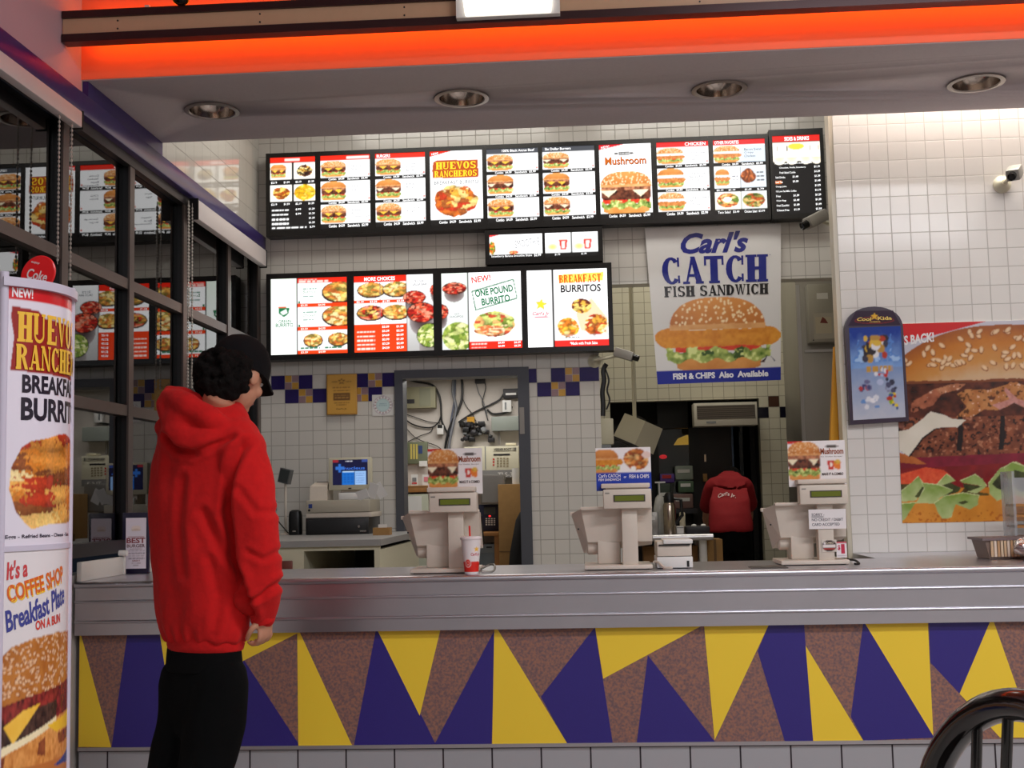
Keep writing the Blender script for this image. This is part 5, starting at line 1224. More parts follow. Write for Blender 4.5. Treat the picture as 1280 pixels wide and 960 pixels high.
# security cameras
def seccam(name, lab, base, bdir, body, aim, L_, s_):
    """base plate point and outward normal, body centre, aim direction, body length and half size"""
    base, bdir, body, aim = Vector(base), Vector(bdir).normalized(), Vector(body), Vector(aim).normalized()
    t = place(name, lab, 'camera', base, 'security cameras')
    q = Vector((0, 0, 1)).rotation_difference(bdir).to_matrix().to_4x4()
    MB().lathe([(s_ * 1.35, 0), (s_ * 1.35, .008), (s_ * .9, .016), (s_ * .45, .05)], base, 24, M=q).build('mount', M_cream, t)
    MB().tube([base + bdir * .03, base + bdir * .06, body], s_ * .32, 10).build('arm', M_cream, t)
    z = -aim; x = Vector((0, 0, 1)).cross(z).normalized(); y = z.cross(x)
    M_ = Matrix(((x.x, y.x, z.x, body.x), (x.y, y.y, z.y, body.y), (x.z, y.z, z.z, body.z), (0, 0, 0, 1)))
    cs = MB().box((-s_, -s_ * .9, -L_ / 2), (s_, s_ * .9, L_ / 2), bev=s_ * .25)
    cs.v = [tuple(M_ @ Vector(v)) for v in cs.v]; cs.build('housing', mat('grey_camera_case', (150, 146, 138), .4, metal=.3), t)
    ln = MB().lathe([(s_ * .62, 0), (s_ * .62, L_ * .28), (s_ * .5, L_ * .30), (s_ * .4, L_ * .26), (0, L_ * .25)], (0, 0, 0), 20)
    ln.v = [tuple(M_ @ Vector((v[0], v[1], -v[2] - L_ / 2))) for v in ln.v]; ln.build('lens', M_blkgloss, t)
    return t
pb = at(1252, 231, YR); pc = at(1268, 216, YR - .13)
seccam('security_camera', 'grey security camera on a round mount high on the tiled right wall', (pb.x, YR - .001, pb.z), (0, -1, 0), pc, (-.45, -.75, -.45), .105, .034)
pb = at(1036, 276, 7.9); pc = at(1020, 274, 7.72)
seccam('security_camera', 'grey security camera below the right end of the upper menu row', (RX + .44, YB - .001, pb.z - .02), (0, -1, 0), pc, (-.83, -.35, -.45), .15, .042)
pb = at(757, 449, 8.1); pc = at(780, 443, 8.06)
seccam('security_camera', 'grey security camera on the pier corner by the lower menu board', (OX0 - .03, YB - .001, pb.z), (0, -1, 0), pc, (.9, -.2, -.32), .13, .034)

# ================================================================ office contents
def rbox(name, lab, cat, px0, px1, py0, py1, Y, dep, m, bev=.003, group=None, rest=None):
    p, q = at(px0, py1, Y), at(px1, py0, Y); t = place(name, lab, cat, ((p.x + q.x) / 2, Y + dep, p.z), group)
    o = MB().box((min(p.x, q.x), Y, p.z if rest is None else rest), (max(p.x, q.x), Y + dep, q.z), bev=bev).build('case', m, t)
    return t, p, q
def plate(name, t, px0, px1, py0, py1, Y, m, d=.003):
    p, q = at(px0, py1, Y), at(px1, py0, Y); return MB().box((p.x, Y - d, p.z), (q.x, Y + .001, q.z)).build(name, m, t)
M_pan = mat('green_grey_panel', (150, 146, 118), .5); M_dk = mat('charcoal_plastic', (36, 34, 38), .45)
t, p, q = rbox('breaker_panel', 'greenish grey breaker panel high on the office wall', 'electrical panel', 506, 544, 483, 510.5, YO - .09, .088, M_pan)
plate('door', t, 524.5, 538, 485, 508, YO - .09, mat('panel_door', (136, 136, 112), .5)); plate('label', t, 509, 518, 499, 504.5, YO - .09, M_dk)
t, p, q = rbox('phone_board', 'small open board of yellow and green wiring on the office wall at left', 'circuit board', 508, 534, 552, 580, YO - .05, .048, mat('board_green', (112, 118, 92), .6))
for x in (513, 516.5, 520): plate('terminal_strip', t, x, x + 2, 555, 574, YO - .05, mat('terminal_yellow', (206, 186, 96), .5))
plate('blue_connector', t, 523, 528, 557, 567, YO - .05, mat('blue_plug', (52, 70, 120), .5)); plate('white_label', t, 524, 534, 576, 583, YO - .051, M_white)
t, p, q = rbox('junction_box', 'small black junction box at the top of the office wall', 'electrical box', 593.5, 606, 467.5, 479, YO - .06, .058, M_dk); plate('cover', t, 595, 604, 469, 477, YO - .06, M_black)
t, p, q = rbox('junction_box', 'black box with a white label beside the right door jamb in the office', 'electrical box', 629, 648, 485.5, 498, YO - .07, .068, M_dk); plate('white_label', t, 632, 645, 491, 494, YO - .07, M_white)
t, p, q = rbox('router_box', 'small white network box with status lights on the office wall', 'network box', 628, 639, 500, 515, YO - .06, .058, M_white); plate('light_strip', t, 631, 633, 503, 512, YO - .06, M_grey)
t, p, q = rbox('metal_cabinet', 'grey green metal box above the beige control panel in the office', 'electrical box', 614.5, 650, 520, 538.5, YO - .12, .118, mat('grey_green_box', (136, 142, 134), .5)); plate('seam', t, 615, 650, 537, 538.5, YO - .12, M_grey)
p, q = at(623, 556, YO - .05), at(625, 538, YO - .05); MB().box((p.x, YO - .05, p.z), (q.x, YO - .03, q.z)).build('conduit', M_steel_dull, t)
t, p, q = rbox('control_panel', 'beige control panel with keypad and screen on the office wall', 'control panel', 581, 648, 557, 597.5, YO - .16, .158, M_cream)
plate('lower_band', t, 581, 648, 587, 597, YO - .16, mat('panel_band', (128, 126, 124), .5)); plate('display_screen', t, 617, 637.5, 567, 569.5, YO - .16, M_dk); plate('badge', t, 587, 601, 564, 569, YO - .16, M_white); plate('door_line', t, 606.5, 607, 558, 587, YO - .16, M_grey)
for r in range(4):
    for c_ in range(4): plate('key', t, 621 + c_ * 4, 623.6 + c_ * 4, 572 + r * 3.2, 574.2 + r * 3.2, YO - .16, mat('key_tan', (150, 138, 110), .5))
for r in range(3): plate('indicator', t, 616, 618, 573 + r * 3.6, 575 + r * 3.6, YO - .16, mat('indicator_red', (196, 40, 40), .4))
pp, qq = at(622, 597, YO - .164), at(641, 588.5, YO - .164)
a = Art(8, 4, (128, 126, 124)); a.text('TLS-3', .02, .1, .98, .8, (206, 202, 196), .02); a.build('lettering', PAPER, t, (pp.x, YO - .164, pp.z), (qq.x - pp.x, 0, 0), (0, 0, qq.z - pp.z), (0, -1, 0), off=.0008)
pp, qq = at(617, 564, YO - .164), at(645, 559.5, YO - .164)
a = Art(8, 3, (206, 200, 176)); a.text('VEEDER-ROOT', .02, .1, .8, .9, (40, 40, 40), .03); a.rect(.86, .0, .98, 1, (60, 60, 60)); a.build('lettering', PAPER, t, (pp.x, YO - .164, pp.z), (qq.x - pp.x, 0, 0), (0, 0, qq.z - pp.z), (0, -1, 0), off=.0008)
t, p, q = rbox('foam_block', 'cream foam block lying on top of the beige control panel', 'block', 632, 645, 553.5, 557, YO - .12, .09, mat('cream_foam', (226, 216, 186), .8)); plate('edge_line', t, 632, 645, 556, 556.6, YO - .12, M_cream)
o, p, q = rbox('sticky_note', 'amber sticky note on the office wall above the wiring cluster', 'note', 584, 593, 521, 533.5, YO - .03, .004, mat('amber_note', (206, 150, 40), .7), 0)
plate('fold', o, 584, 593, 521, 523, YO - .03, mat('amber_note', (0, 0, 0)))
# cluster of valves and transformers
t = place('wiring_cluster', 'black cluster of connectors and cable ends under the amber note', 'connectors', at(590, 545, YO))
rs = random.Random(11)
for k in range(28):
    q = at(rs.uniform(574, 614), rs.uniform(529, 550), YO - .06); r_ = rs.uniform(.010, .026)
    m = MB()
    if k % 3 == 0: m.lathe([(r_ * .6, 0), (r_, .01), (r_, .05), (r_ * .5, .06)], (q.x, YO - .03, q.z), 14, M=Matrix.Rotation(R(90), 4, 'X'))
    else: m.box((q.x - r_, YO - .07 - rs.random() * .02, q.z - r_ * .8), (q.x + r_, YO - .002, q.z + r_ * .8), bev=.004)
    m.build('connector', (M_dk, M_black, M_black, M_dk, M_black, M_grey, M_black)[k % 7], t)
# cables on the office wall
cabs = [('thick black cable arching over the breaker panel', .010, M_black, [(505, 473), (520, 477), (540, 481), (548, 492), (551, 505), (552, 525), (557, 537), (562, 545)]),
        ('thick black cable running down the middle of the office wall', .012, M_black, [(577, 472), (578, 485), (577, 500), (572, 515), (563, 532), (557, 556), (556, 575)]),
        ('grey cable bundle hanging beside the thick black cable', .014, mat('grey_cable', (120, 122, 128), .5), [(567, 473), (566, 490), (570, 510), (566, 532), (562, 552), (560, 572)]),
        ('slate blue cable left of the grey bundle', .009, mat('slate_cable', (86, 92, 110), .5), [(569, 473), (568, 500), (564, 525), (562, 550), (563, 575)]),
        ('black cable rising from the wiring cluster to the labelled black box', .009, M_black, [(573, 528), (585, 520), (600, 512), (613, 506), (624, 500), (630, 492)]),
        ('thin black cable hanging from the small junction box', .005, M_black, [(606, 478), (607, 486), (603, 503), (607, 515), (610, 526)]),
        ('thin grey wire from the junction box into the wiring cluster', .004, mat('grey_cable', (0, 0, 0)), [(595, 478), (598, 490), (604, 502), (609, 520)]),
        ('thin black wire crossing down from the middle cable to the note', .004, M_black, [(577, 496), (583, 508), (590, 517), (595, 527)]),
        ('black cable looping low under the breaker panel', .007, M_black, [(505, 523), (515, 530), (528, 534), (540, 534), (548, 528), (551, 520)]),
        ('thin wire sloping across below the breaker panel', .004, M_black, [(505, 517), (520, 522), (535, 527), (550, 529)]),
        ('thin black wire crossing the lower left of the office wall', .004, M_black, [(505, 532), (518, 546), (530, 552), (545, 557), (556, 565)]),
        ('black cable crossing up towards the loop at left', .004, M_black, [(510, 552), (525, 545), (538, 540), (541, 534)]),
        ('black cable bundle under the white network box', .010, M_black, [(609, 512), (615, 517), (625, 517), (636, 514), (640, 508)])]
for lab, r_, m_, pts in cabs:
    cable('wall_cable', lab, [at(x, y, YO - .012 - r_) for x, y in pts], r_ * .8, m_)
# wall plugs hanging left of the bundle
t, p, q = rbox('power_adapter', 'white and black plug-in adapter left of the cable bundle', 'adapter', 546, 554, 531, 543, YO - .06, .058, M_white); plate('black_plug', t, 547, 553, 531, 535, YO - .062, M_black)
# shelf with cards, filing cabinet, time clock, boxes
t, p, q = rbox('wooden_shelf', 'brown wooden shelf at the left of the office doorway', 'shelf', 490, 541, 606.5, 616, YO - .30, .30, M_wood); plate('front_edge', t, 490, 541, 607, 609, YO - .30, M_card); zs = q.z
o, p, q = rbox('card_box', 'small white and pink box on the wooden shelf beside the burger card', 'box', 528, 541, 593, 606.5, YO - .25, .06, M_white, 0, rest=zs); plate('pink_print', o, 530, 537, 596, 602, YO - .25, mat('pink_ink', (226, 130, 140), .6))
o, p, q = rbox('card_box', 'small upright white card with a red foot on the wooden shelf', 'card', 514, 522, 593, 606.5, YO - .25, .02, M_white, 0, rest=zs); plate('red_print', o, 515, 521, 603, 605, YO - .25, mat('red_ink', (190, 50, 50), .6)); plate('grey_print', o, 515.5, 520.5, 597, 602, YO - .25, M_grey)
t, p, q = rbox('filing_cabinet', 'cream filing cabinet with a taped paper behind the left register', 'cabinet', 490, 535, 617.5, 690, YO - .30, .28, mat('sage_cabinet', (176, 178, 158), .5), rest=0.0); plate('taped_paper', t, 509, 527, 620, 639, YO - .30, M_white)
t, p, q = rbox('sheet_metal_box', 'dull grey metal box above the time clock', 'electrical box', 601, 630, 593, 630, YO - .35, .185, M_steel_dull); plate('cover', t, 603, 629, 595, 628, YO - .35, mat('grey_cover', (140, 138, 134), .45, metal=.5))
t, p, q = rbox('time_clock', 'dark blue time clock with keypad below the grey metal box', 'time clock', 599, 624, 630.5, 664, YO - .20, .198, mat('dark_blue_case', (30, 34, 58), .4))
plate('display_screen', t, 605, 619, 634, 643, YO - .20, mat('dim_lcd', (70, 74, 70), .3)); plate('red_light', t, 611, 613.4, 644.2, 646, YO - .20, mat('red_led', (255, 40, 40), .4, emit=2))
for r in range(4):
    for c_ in range(4): plate('key', t, 607 + c_ * 3.3, 609.2 + c_ * 3.3, 647.5 + r * 2.5, 649.2 + r * 2.5, YO - .20, M_white)
t, p, q = rbox('wooden_desk', 'wooden desk under the time clock in the office', 'desk', 560, 624, 665, 671, YO - .42, .40, M_wood, rest=None); zd_ = p.z
MB().box((p.x, YO - .40, 0), (p.x + .04, YO - .05, p.z)).build('leg', M_wood, t); MB().box((q.x - .04, YO - .40, 0), (q.x, YO - .05, p.z)).build('leg', M_wood, t)
t, p, q = rbox('storage_box', 'grey blue drawer box under the office desk', 'box', 600, 618, 680, 718, YO - .38, .30, mat('grey_blue_box', (104, 112, 116), .5), rest=0.0); plate('drawer_front', t, 601, 617, 681, 691, YO - .38, mat('drawer_grey', (120, 126, 128), .45)); plate('drawer_pull', t, 608, 615, 683, 685, YO - .384, M_black)
p, q = at(624.5, 712, YO - .5), at(650, 605, YO - .5)
o = place('cardboard_sheet', 'tall brown cardboard carton standing inside the right door jamb', 'carton', ((p.x + q.x) / 2, YO - .4, 0))
MB().box((p.x, YO - .5, 0), (q.x + .03, YO - .36, q.z), bev=.004).build('carton', M_card, o); MB().box((p.x, YO - .502, at(630, 690, YO - .5).z), (q.x + .03, YO - .499, at(630, 689, YO - .5).z)).build('seam', mat('tape_brown', (110, 80, 44), .6), o)
p, q = at(640, 603, YO - .47), at(648, 584, YO - .47); zc = at(645, 605, YO - .5).z
o = MB().lathe([(.026, 0), (.026, .118), (.010, .118), (.010, .0)], ((p.x + q.x) / 2, YO - .43, zc + .001), 24).build('paper_roll', M_white); tag(o, 'white paper roll standing on the brown carton', 'paper roll')
# dark jacket hanging on the right side
t = place('black_jacket', 'black jacket hanging beside the cardboard carton in the office doorway', 'jacket', at(650, 700, 9.0))
rings = []
for py_, w_, d_ in ((640, .02, .02), (650, .05, .05), (670, .07, .06), (690, .09, .07), (715, .10, .07), (760, .10, .07)):
    q = at(657, py_, 8.9); rings.append([Vector((min(q.x - .02 + w_ * math.cos(a_) * (1 + .15 * math.sin(3 * a_)), DX1 + .045), 8.9 + d_ * math.sin(a_), q.z)) for a_ in [2 * math.pi * k / 20 for k in range(20)]])
MB().loft(rings).build('cloth', mat('black_cloth', (16, 15, 17), .85, noise=.2), t); q = at(655, 638, 8.9); MB().tube([(q.x, 8.9, q.z), (q.x, 8.9, q.z + .05), (q.x + .02, 8.9, q.z + .06)], .006, 8).build('hook', M_steel, t); MB().tube([(q.x + .02, 8.99, 0), (q.x + .02, 8.99, q.z + .08)], .012, 10).build('stand_pole', M_steel, t)

# ================================================================ kitchen contents
# things on the pier edge
t = place('paper_towel_dispenser', 'cream wall dispenser behind the pier, above the fish and chips card', 'dispenser', at(759, 556, 8.75))
p, q = at(746, 556, 8.7), at(766.5, 523, 8.7); MB().box((p.x, 8.7, p.z), (q.x, 8.86, q.z), bev=.008).build('case', M_cream, t); MB().box((p.x, 8.7, p.z - .05), (q.x - .02, 8.84, p.z), bev=.004).build('tray', M_grey, t)
for lab, r_, pts in (('black cable bundle hanging down the pier edge beside the opening', .016, [(758, 455), (754, 463), (755, 475), (753, 490), (754, 505), (752.5, 520)]), ('thin black cable looping out from the pier edge', .006, [(757, 462), (761, 475), (759, 488), (762, 500), (758, 512)])):
    cable('wall_cable', lab, [Vector((max(at(x, y, YB + .06).x, OX0 + r_), YB + .06, at(x, y, YB + .06).z)) for x, y in pts], r_, M_black)
# hanging order monitor
YH = 8.9; pc = at(799, 541, YH)
t = place('order_monitor', 'cream order monitor tilted on a hanging bracket in the kitchen opening', 'monitor', pc)
Mh = Matrix.Translation(pc) @ Matrix.Rotation(R(27), 4, 'Y') @ Matrix.Rotation(R(-44), 4, 'Z')
h = MB().loft([[(-.115, -.11, -.10), (.115, -.11, -.10), (.115, .11, -.10), (-.115, .11, -.10)], [(-.11, -.11, .085), (.11, -.11, .085), (.10, .10, .10), (-.10, .10, .10)]]); h.v = [tuple(Mh @ Vector(v)) for v in h.v]; h.build('case', mat('putty_case', (196, 188, 164), .5), t, smooth=False)
h = MB().box((-.12, -.03, .085), (-.02, .03, .11)).box((-.116, -.112, -.113), (.116, .112, -.10)); h.v = [tuple(Mh @ Vector(v)) for v in h.v]; h.build('bracket', M_dk, t)
MB().tube([pc + Vector((-.03, 0, .10)), (pc.x - .03, YH, ZA)], .014, 12).build('hanger_pole', M_cream, t)
t, p, q = rbox('black_oven', 'black appliance top behind the blue fish and chips card', 'appliance', 762, 802, 551, 600, 9.42, .4, M_black, rest=None); plate('top_trim', t, 763, 801, 551.5, 553.5, 9.42, M_dk); MB().box((p.x + .02, 9.47, 0), (q.x - .02, 9.75, p.z)).build('stand', M_dk, t)
# prep table
YT2 = 8.75; zt2 = at(855, 668, YT2).z; xa, xb = at(812, 668, YT2).x - .25, at(895, 670, YT2).x
t = place('prep_table', 'steel topped prep table with a rounded edge behind the receipt printer', 'table', (xa + .3, YT2, 0))
MB().box((xa, YT2, zt2 - .045), (xb - .02, YT2 + .55, zt2), bev=.012).tube([(xa, YT2 + .005, zt2 - .022), (xb - .02, YT2 + .005, zt2 - .022)], .023, 12).build('tabletop', M_steel, t)
for x in (xa + .05, at(879, 690, YT2 + .1).x):
    for y in (YT2 + .1, YT2 + .5): MB().tube([(x, y, 0), (x, y, zt2 - .04)], .028, 14).build('leg', M_white, t)
s_ = YT2 / F_PX
p = at(837.5, 665, YT2 + .1); Xc = p.x
t = place('coffee_carafe', 'tall steel coffee carafe with a black top on the prep table', 'carafe', (Xc, YT2 + .1, zt2))
hc = 39 * s_; MB().lathe([(.042, 0), (.045, .006), (.045, hc - .02), (.036, hc)], (Xc, YT2 + .1, zt2), 32).build('body', mat('carafe_steel', (190, 176, 160), .22, metal=1.0), t)
MB().lathe([(.036, hc), (.038, hc + .03), (.030, hc + .06), (.018, hc + .075)], (Xc, YT2 + .1, zt2), 24).build('lid', M_black, t)
MB().tube([(Xc + .03, YT2 + .1, zt2 + hc + .03), (Xc + .085, YT2 + .1, zt2 + hc + .02), (Xc + .092, YT2 + .1, zt2 + hc * .6), (Xc + .045, YT2 + .1, zt2 + hc * .35)], .012, 10).build('handle', M_black, t)
p = at(825, 640, YT2 + .28)
t = place('pump_bottle', 'white pump bottle left of the coffee carafe', 'bottle', (p.x, YT2 + .28, zt2))
zp_ = at(825, 622, YT2 + .28).z; MB().lathe([(.04, 0), (.048, .01), (.048, (zp_ - zt2) * .7), (.03, zp_ - zt2), (.014, zp_ - zt2 + .02)], (p.x, YT2 + .28, zt2), 24).build('bottle', mat('milky_plastic', (206, 206, 200), .3), t)
zq_ = at(825, 604, YT2 + .28).z; MB().tube([(p.x, YT2 + .28, zp_), (p.x, YT2 + .28, zq_)], .006, 8).box((p.x - .03, YT2 + .265, zq_), (p.x + .045, YT2 + .295, zq_ + .012)).build('pump', M_white, t)
t, p, q = rbox('syrup_box', 'grey ribbed container behind the register and left of the carafe', 'container', 812, 822, 640, 666, YT2 + .15, .1, M_steel_dull, rest=zt2); plate('label', t, 814, 819, 645, 650, YT2 + .15, M_white)
t, p, q = rbox('small_white_box', 'small white box on the prep table right of the carafe', 'box', 846, 854.5, 657.5, 667, YT2 + .08, .06, M_white, rest=zt2); plate('lid_line', t, 846, 854.5, 659, 660, YT2 + .08, M_grey)
t, p, q = rbox('beige_sponge', 'cream cloth roll standing behind the carafe handle', 'cloth', 850, 856.5, 640, 655, YT2 + .3, .05, mat('cream_foam', (0, 0, 0)), .012, rest=zt2); plate('fold', t, 851, 855, 644, 645, YT2 + .3, M_cream)
xq, xw = at(856, 660, YT2 + .25).x, at(889, 660, YT2 + .25).x
t = place('dark_tray', 'dark tray with white scraps on the right end of the prep table', 'tray', ((xq + xw) / 2, YT2 + .3, zt2))
xw = min(xw, xb - .03); MB().box((xq, YT2 + .12, zt2), (xw, YT2 + .5, zt2 + .05), bev=.006).build('tray', M_dk, t)
for x_ in (.35, .75): MB().ball((xq + (xw - xq) * x_, YT2 + .16, zt2 + .056), (.02, .02, .012), n=6).build('scrap', M_white, t)
t, p, q = rbox('carton', 'brown carton under the prep table right of the pole leg', 'carton', 885, 903, 674, 712, YT2 + .22, .25, M_card, rest=0.0); plate('tape', t, 893, 895, 674, 705, YT2 + .22, mat('tape_brown', (0, 0, 0)))
t, p, q = rbox('carton', 'brown carton under the prep table behind the receipt printer', 'carton', 805, 872, 682, 712, YT2 + .25, .22, mat('cardboard_dark', (130, 92, 52), .85, noise=.05), rest=0.0); plate('tape', t, 838, 841, 682, 705, YT2 + .25, mat('tape_brown', (0, 0, 0)))
# air curtain over the dark door
t, p, q = rbox('air_curtain', 'white air curtain unit with a dark grille above the kitchen door', 'air conditioner', 868, 946, 502, 533, YK - .2, .198, mat('offwhite_case', (196, 190, 176), .45))
plate('grille', t, 871.5, 943.5, 505.5, 524, YK - .2, mat('dark_grille', (74, 64, 56), .5)); plate('badge', t, 883, 895, 526.5, 529.5, YK - .2, M_grey)
for k in range(7): plate('slat', t, 871.5, 943.5, 507 + k * 2.4, 507.7 + k * 2.4, YK - .203, mat('slat_grey', (110, 100, 90), .5))
# drive-through window and door in the recess
YD2 = YK + .5
M_pane2 = M_pane.copy(); M_pane2.name = 'service_window_glass'
for n_ in M_pane2.node_tree.nodes:
    if n_.type == 'FRESNEL': n_.inputs[0].default_value = 1.4
wn2 = place('window_2', None, None, at(845, 640, YD2), kind='structure')
def fr(px0, px1, py0, py1, nm, m, parent, Y=YD2, d=.06):
    p, q = at(px0, py1, Y), at(px1, py0, Y); return MB().box((p.x, Y, p.z), (q.x, Y + d, q.z)).build(nm, m, parent)
for a_ in ((764, 822, 530, 690), (866, 872, 500, 690), (822, 866, 500, 536), (822, 866, 641, 690)): fr(*a_, 'frame', M_black, wn2)
fr(822, 866, 536, 641, 'pane', M_pane2, wn2, YD2 + .02, .006)
d2 = place('door_2', None, None, at(905, 700, YD2), kind='structure')
fr(872, 921, 500, 720, 'door_leaf', mat('dark_brown_door', (30, 22, 20), .35), d2, YD2 + .02, .04); fr(921, 923, 530, 720, 'edge_strip', mat('blue_grey_edge', (90, 110, 140), .3, metal=.4), d2)
fr(923, 935, 530, 720, 'side_glass', mat('dark_blue_glass', (20, 34, 48), .1), d2); fr(935, 936.5, 530, 720, 'edge_strip', mat('blue_grey_edge', (0, 0, 0)), d2); fr(936.5, 975, 500, 720, 'jamb', mat('recess_dark_panel', (0, 0, 0)), d2)
fr(880.5, 882.5, 568, 577, 'handle', M_chrome, d2, YD2 - .02, .04); fr(879, 884, 592, 602, 'lock', mat('brass_lock', (170, 140, 90), .3, metal=.9), d2, YD2 - .005, .03)
# glow seen through the drive-through pane
q = at(861, 556, YD2 + .25); o = MB().lathe([(.14, 0), (.10, .06), (.02, .09)], q, 24).build('outdoor_lamp', mat('amber_lamp', (236, 170, 60), .4, emit=.5)); tag(o, 'amber outdoor lamp glowing through the drive-through pane', 'lamp')
q = at(829, 571, YD2 + .2); o = MB().ball(q, (.035, .02, .02)).build('signal_light', mat('red_signal', (236, 30, 40), .4, emit=.8)); tag(o, 'small red light seen through the left of the drive-through pane', 'light')
zl = at(845, 636, YK + .3).z
sh = MB().box((at(800, 640, YK + .3).x, YK + .13, zl - .04), (at(870, 640, YK + .3).x, YD2 - .01, zl)).build('window_ledge', M_dk); tag(sh, 'dark ledge inside the drive-through window', 'ledge')
for nm, lab, b4, m_ in (('paper_stack', 'pale grey green packet standing in the drive-through window, topmost of the goods', (844, 866, 582, 600), mat('pale_green_packet', (150, 160, 150), .6)), ('green_tub', 'dull green tub in the drive-through window below the pale packet', (848, 867, 601, 616), mat('dull_green_tub', (84, 108, 84), .5)),
                        ('pink_carton', 'brownish pink carton low in the drive-through window', (842, 866, 617, 636), mat('dusky_pink_carton', (136, 106, 100), .6)), ('violet_packet', 'violet and red packet left of the pale packet in the window', (825, 843, 592, 604), mat('violet_packet_print', (96, 70, 150), .5)), ('dark_bin', 'dark green bin under the violet packet in the window', (822, 838, 604, 636), mat('dark_green_bin', (50, 62, 52), .5))):
    p, q = at(b4[0], b4[3], YK + .36), at(b4[1], b4[2], YK + .36)
    t = place(nm, lab, 'packet', ((p.x + q.x) / 2, YK + .36, p.z)); MB().box((p.x, YK + .34, p.z), (q.x, YK + .44, q.z), bev=.012).build('body', m_, t); MB().box((p.x + .02, YK + .337, (p.z + q.z) / 2), (q.x - .03, YK + .341, (p.z + q.z) / 2 + .03)).build('label', M_white if nm != 'violet_packet' else mat('red_ink', (190, 50, 50), .6), t)
# steel cabinet and fire control box
YX = 9.3; xa = at(1000, 500, YX).x
t = place('steel_cabinet', 'tall stainless cabinet at the right side of the kitchen opening', 'cabinet', (xa + .3, YX, 0))
MB().box((xa, YX, 0), (xa + .9, YX + .7, at(1020, 350, YX).z + .1), bev=.006).build('body', M_steel_dull, t)
q0, q1 = at(996, 440, YX), at(1011, 356, YX); MB().box((xa + .004, YX - .004, 1.0), (xa + .03, YX + .002, q1.z)).build('edge_strip', M_steel, t)
MB().box((xa + .05, YX - .012, at(1020, 437, YX).z - .02), (xa + .88, YX + .001, at(1020, 437, YX).z)).build('rail', M_steel, t)
t, p, q = rbox('fire_control_box', 'steel fire control box with white labels on the stainless cabinet', 'control box', 1012.5, 1049, 354, 428, YX - .12, .118, mat('box_steel', (168, 164, 154), .38, metal=.8))
plate('upper_label', t, 1021, 1034.5, 366, 374, YX - .12, M_white); plate('cover_plate', t, 1018, 1041, 391, 424, YX - .12, mat('plate_steel', (184, 178, 166), .4, metal=.5)); plate('lower_label', t, 1020, 1039, 396, 417, YX - .123, mat('cream_label', (196, 186, 164), .6))
pp = at(1030, 401, YX - .127); MB().prism([pp + Vector(v_) for v_ in ((-.03, 0, -.015), (.03, 0, -.02), (.01, 0, .015), (-.01, 0, .03))], (0, .001, 0)).build('pictogram', mat('red_brown_ink', (120, 50, 40), .6), t)
for x_ in (1016, 1043): plate('screw', t, x_, x_ + 1.5, 424.5, 426, YX - .12, M_black)
t, p, q = rbox('door_gap_jamb', 'narrow black upright strip between the tile column and the steel cabinet', 'post', 991, 997, 499, 640, YK - .3, .1, M_black, 0, rest=0.0)
plate('steel_lip', t, 996, 997.4, 500, 640, YK - .302, M_steel_dull)
# caution sign hanging on the back of the right wall
ys = YR + .12
t = place('caution_sign', 'folded yellow caution sign hanging on the back of the right wall', 'sign', (RX, ys, 1.4))
c = [at(1036, 600, ys), at(1052.5, 600, ys), at(1050, 434, ys), at(1043, 433, ys)]
for k in (0, .025): MB().prism([Vector(v_) + Vector((0, k, 0)) for v_ in (c[0], Vector((c[1].x + .10, c[1].y, c[1].z)), Vector((c[2].x + .08, c[2].y, c[2].z)), c[3])], (0, .012, 0)).build('leaf', mat('caution_yellow', (236, 168, 16), .45), t)
q = at(1049.5, 447, ys); MB().box((q.x - .006, ys - .004, q.z - .05), (q.x + .006, ys, q.z + .05)).build('handle_slot', M_black, t)
# ================================================================ people
def organic(name, mb, m, parent, vox, it=6, ripple=None, sub=0):
    """closed overlapping lofts fused into one continuous skin"""
    o = mb.build(name, m, None, smooth=True)
    r = o.modifiers.new('skin', 'REMESH'); r.mode = 'VOXEL'; r.voxel_size = vox
    s_ = o.modifiers.new('smooth', 'SMOOTH'); s_.factor = .5; s_.iterations = it
    me = bpy.data.meshes.new_from_object(o.evaluated_get(bpy.context.evaluated_depsgraph_get())); o.modifiers.clear(); o.data = me
    if ripple:
        nr = [v.normal.copy() for v in me.vertices]
        for v, n_ in zip(me.vertices, nr): v.co += n_ * ripple(v.co)
    for p in me.polygons: p.use_smooth = True
    attach(o, parent); return o
def limb(mb, pts, rad, n=20):
    """round limb through points with smoothly changing radius"""
    P = [Vector(p) for p in pts]; out, rr = [], []
    for i in range(len(P) - 1):
        a, b_, c, d = P[max(i - 1, 0)], P[i], P[i + 1], P[min(i + 2, len(P) - 1)]
        for k in range(5):
            s_ = k / 5; out.append(.5 * ((2 * b_) + (c - a) * s_ + (2 * a - 5 * b_ + 4 * c - d) * s_ ** 2 + (3 * b_ - a - 3 * c + d) * s_ ** 3)); rr.append(rad[i] * (1 - s_) + rad[i + 1] * s_)
    out.append(P[-1]); rr.append(rad[-1]); mb.tube(out, rr, n); mb.ball(P[0], rad[0] * .98, n=8); mb.ball(P[-1], rad[-1] * .98, n=8); return mb
def ering(c, Rv, Fv, a, b, n=32, ph=0.0, sq=1.0):
    out = []
    for k in range(n):
        w_ = 2 * math.pi * k / n; cs, sn = math.cos(w_), math.sin(w_)
        out.append(Vector(c) + Rv * a * math.copysign(abs(cs) ** sq, cs) + Fv * b * math.copysign(abs(sn) ** sq, sn))
    return out
M_skin = mat('skin_tan', (196, 140, 112), .5, noise=.05, nscale=25); M_skin.node_tree.nodes['Principled BSDF'].inputs['Subsurface Weight'].default_value = .08
M_hair = mat('black_curly_hair', (16, 12, 11), .95, noise=.4, nscale=60, bump=.9, spec=.15)
M_hood = mat('red_fleece', (198, 6, 8), .95, noise=.06, nscale=45, bump=.25)
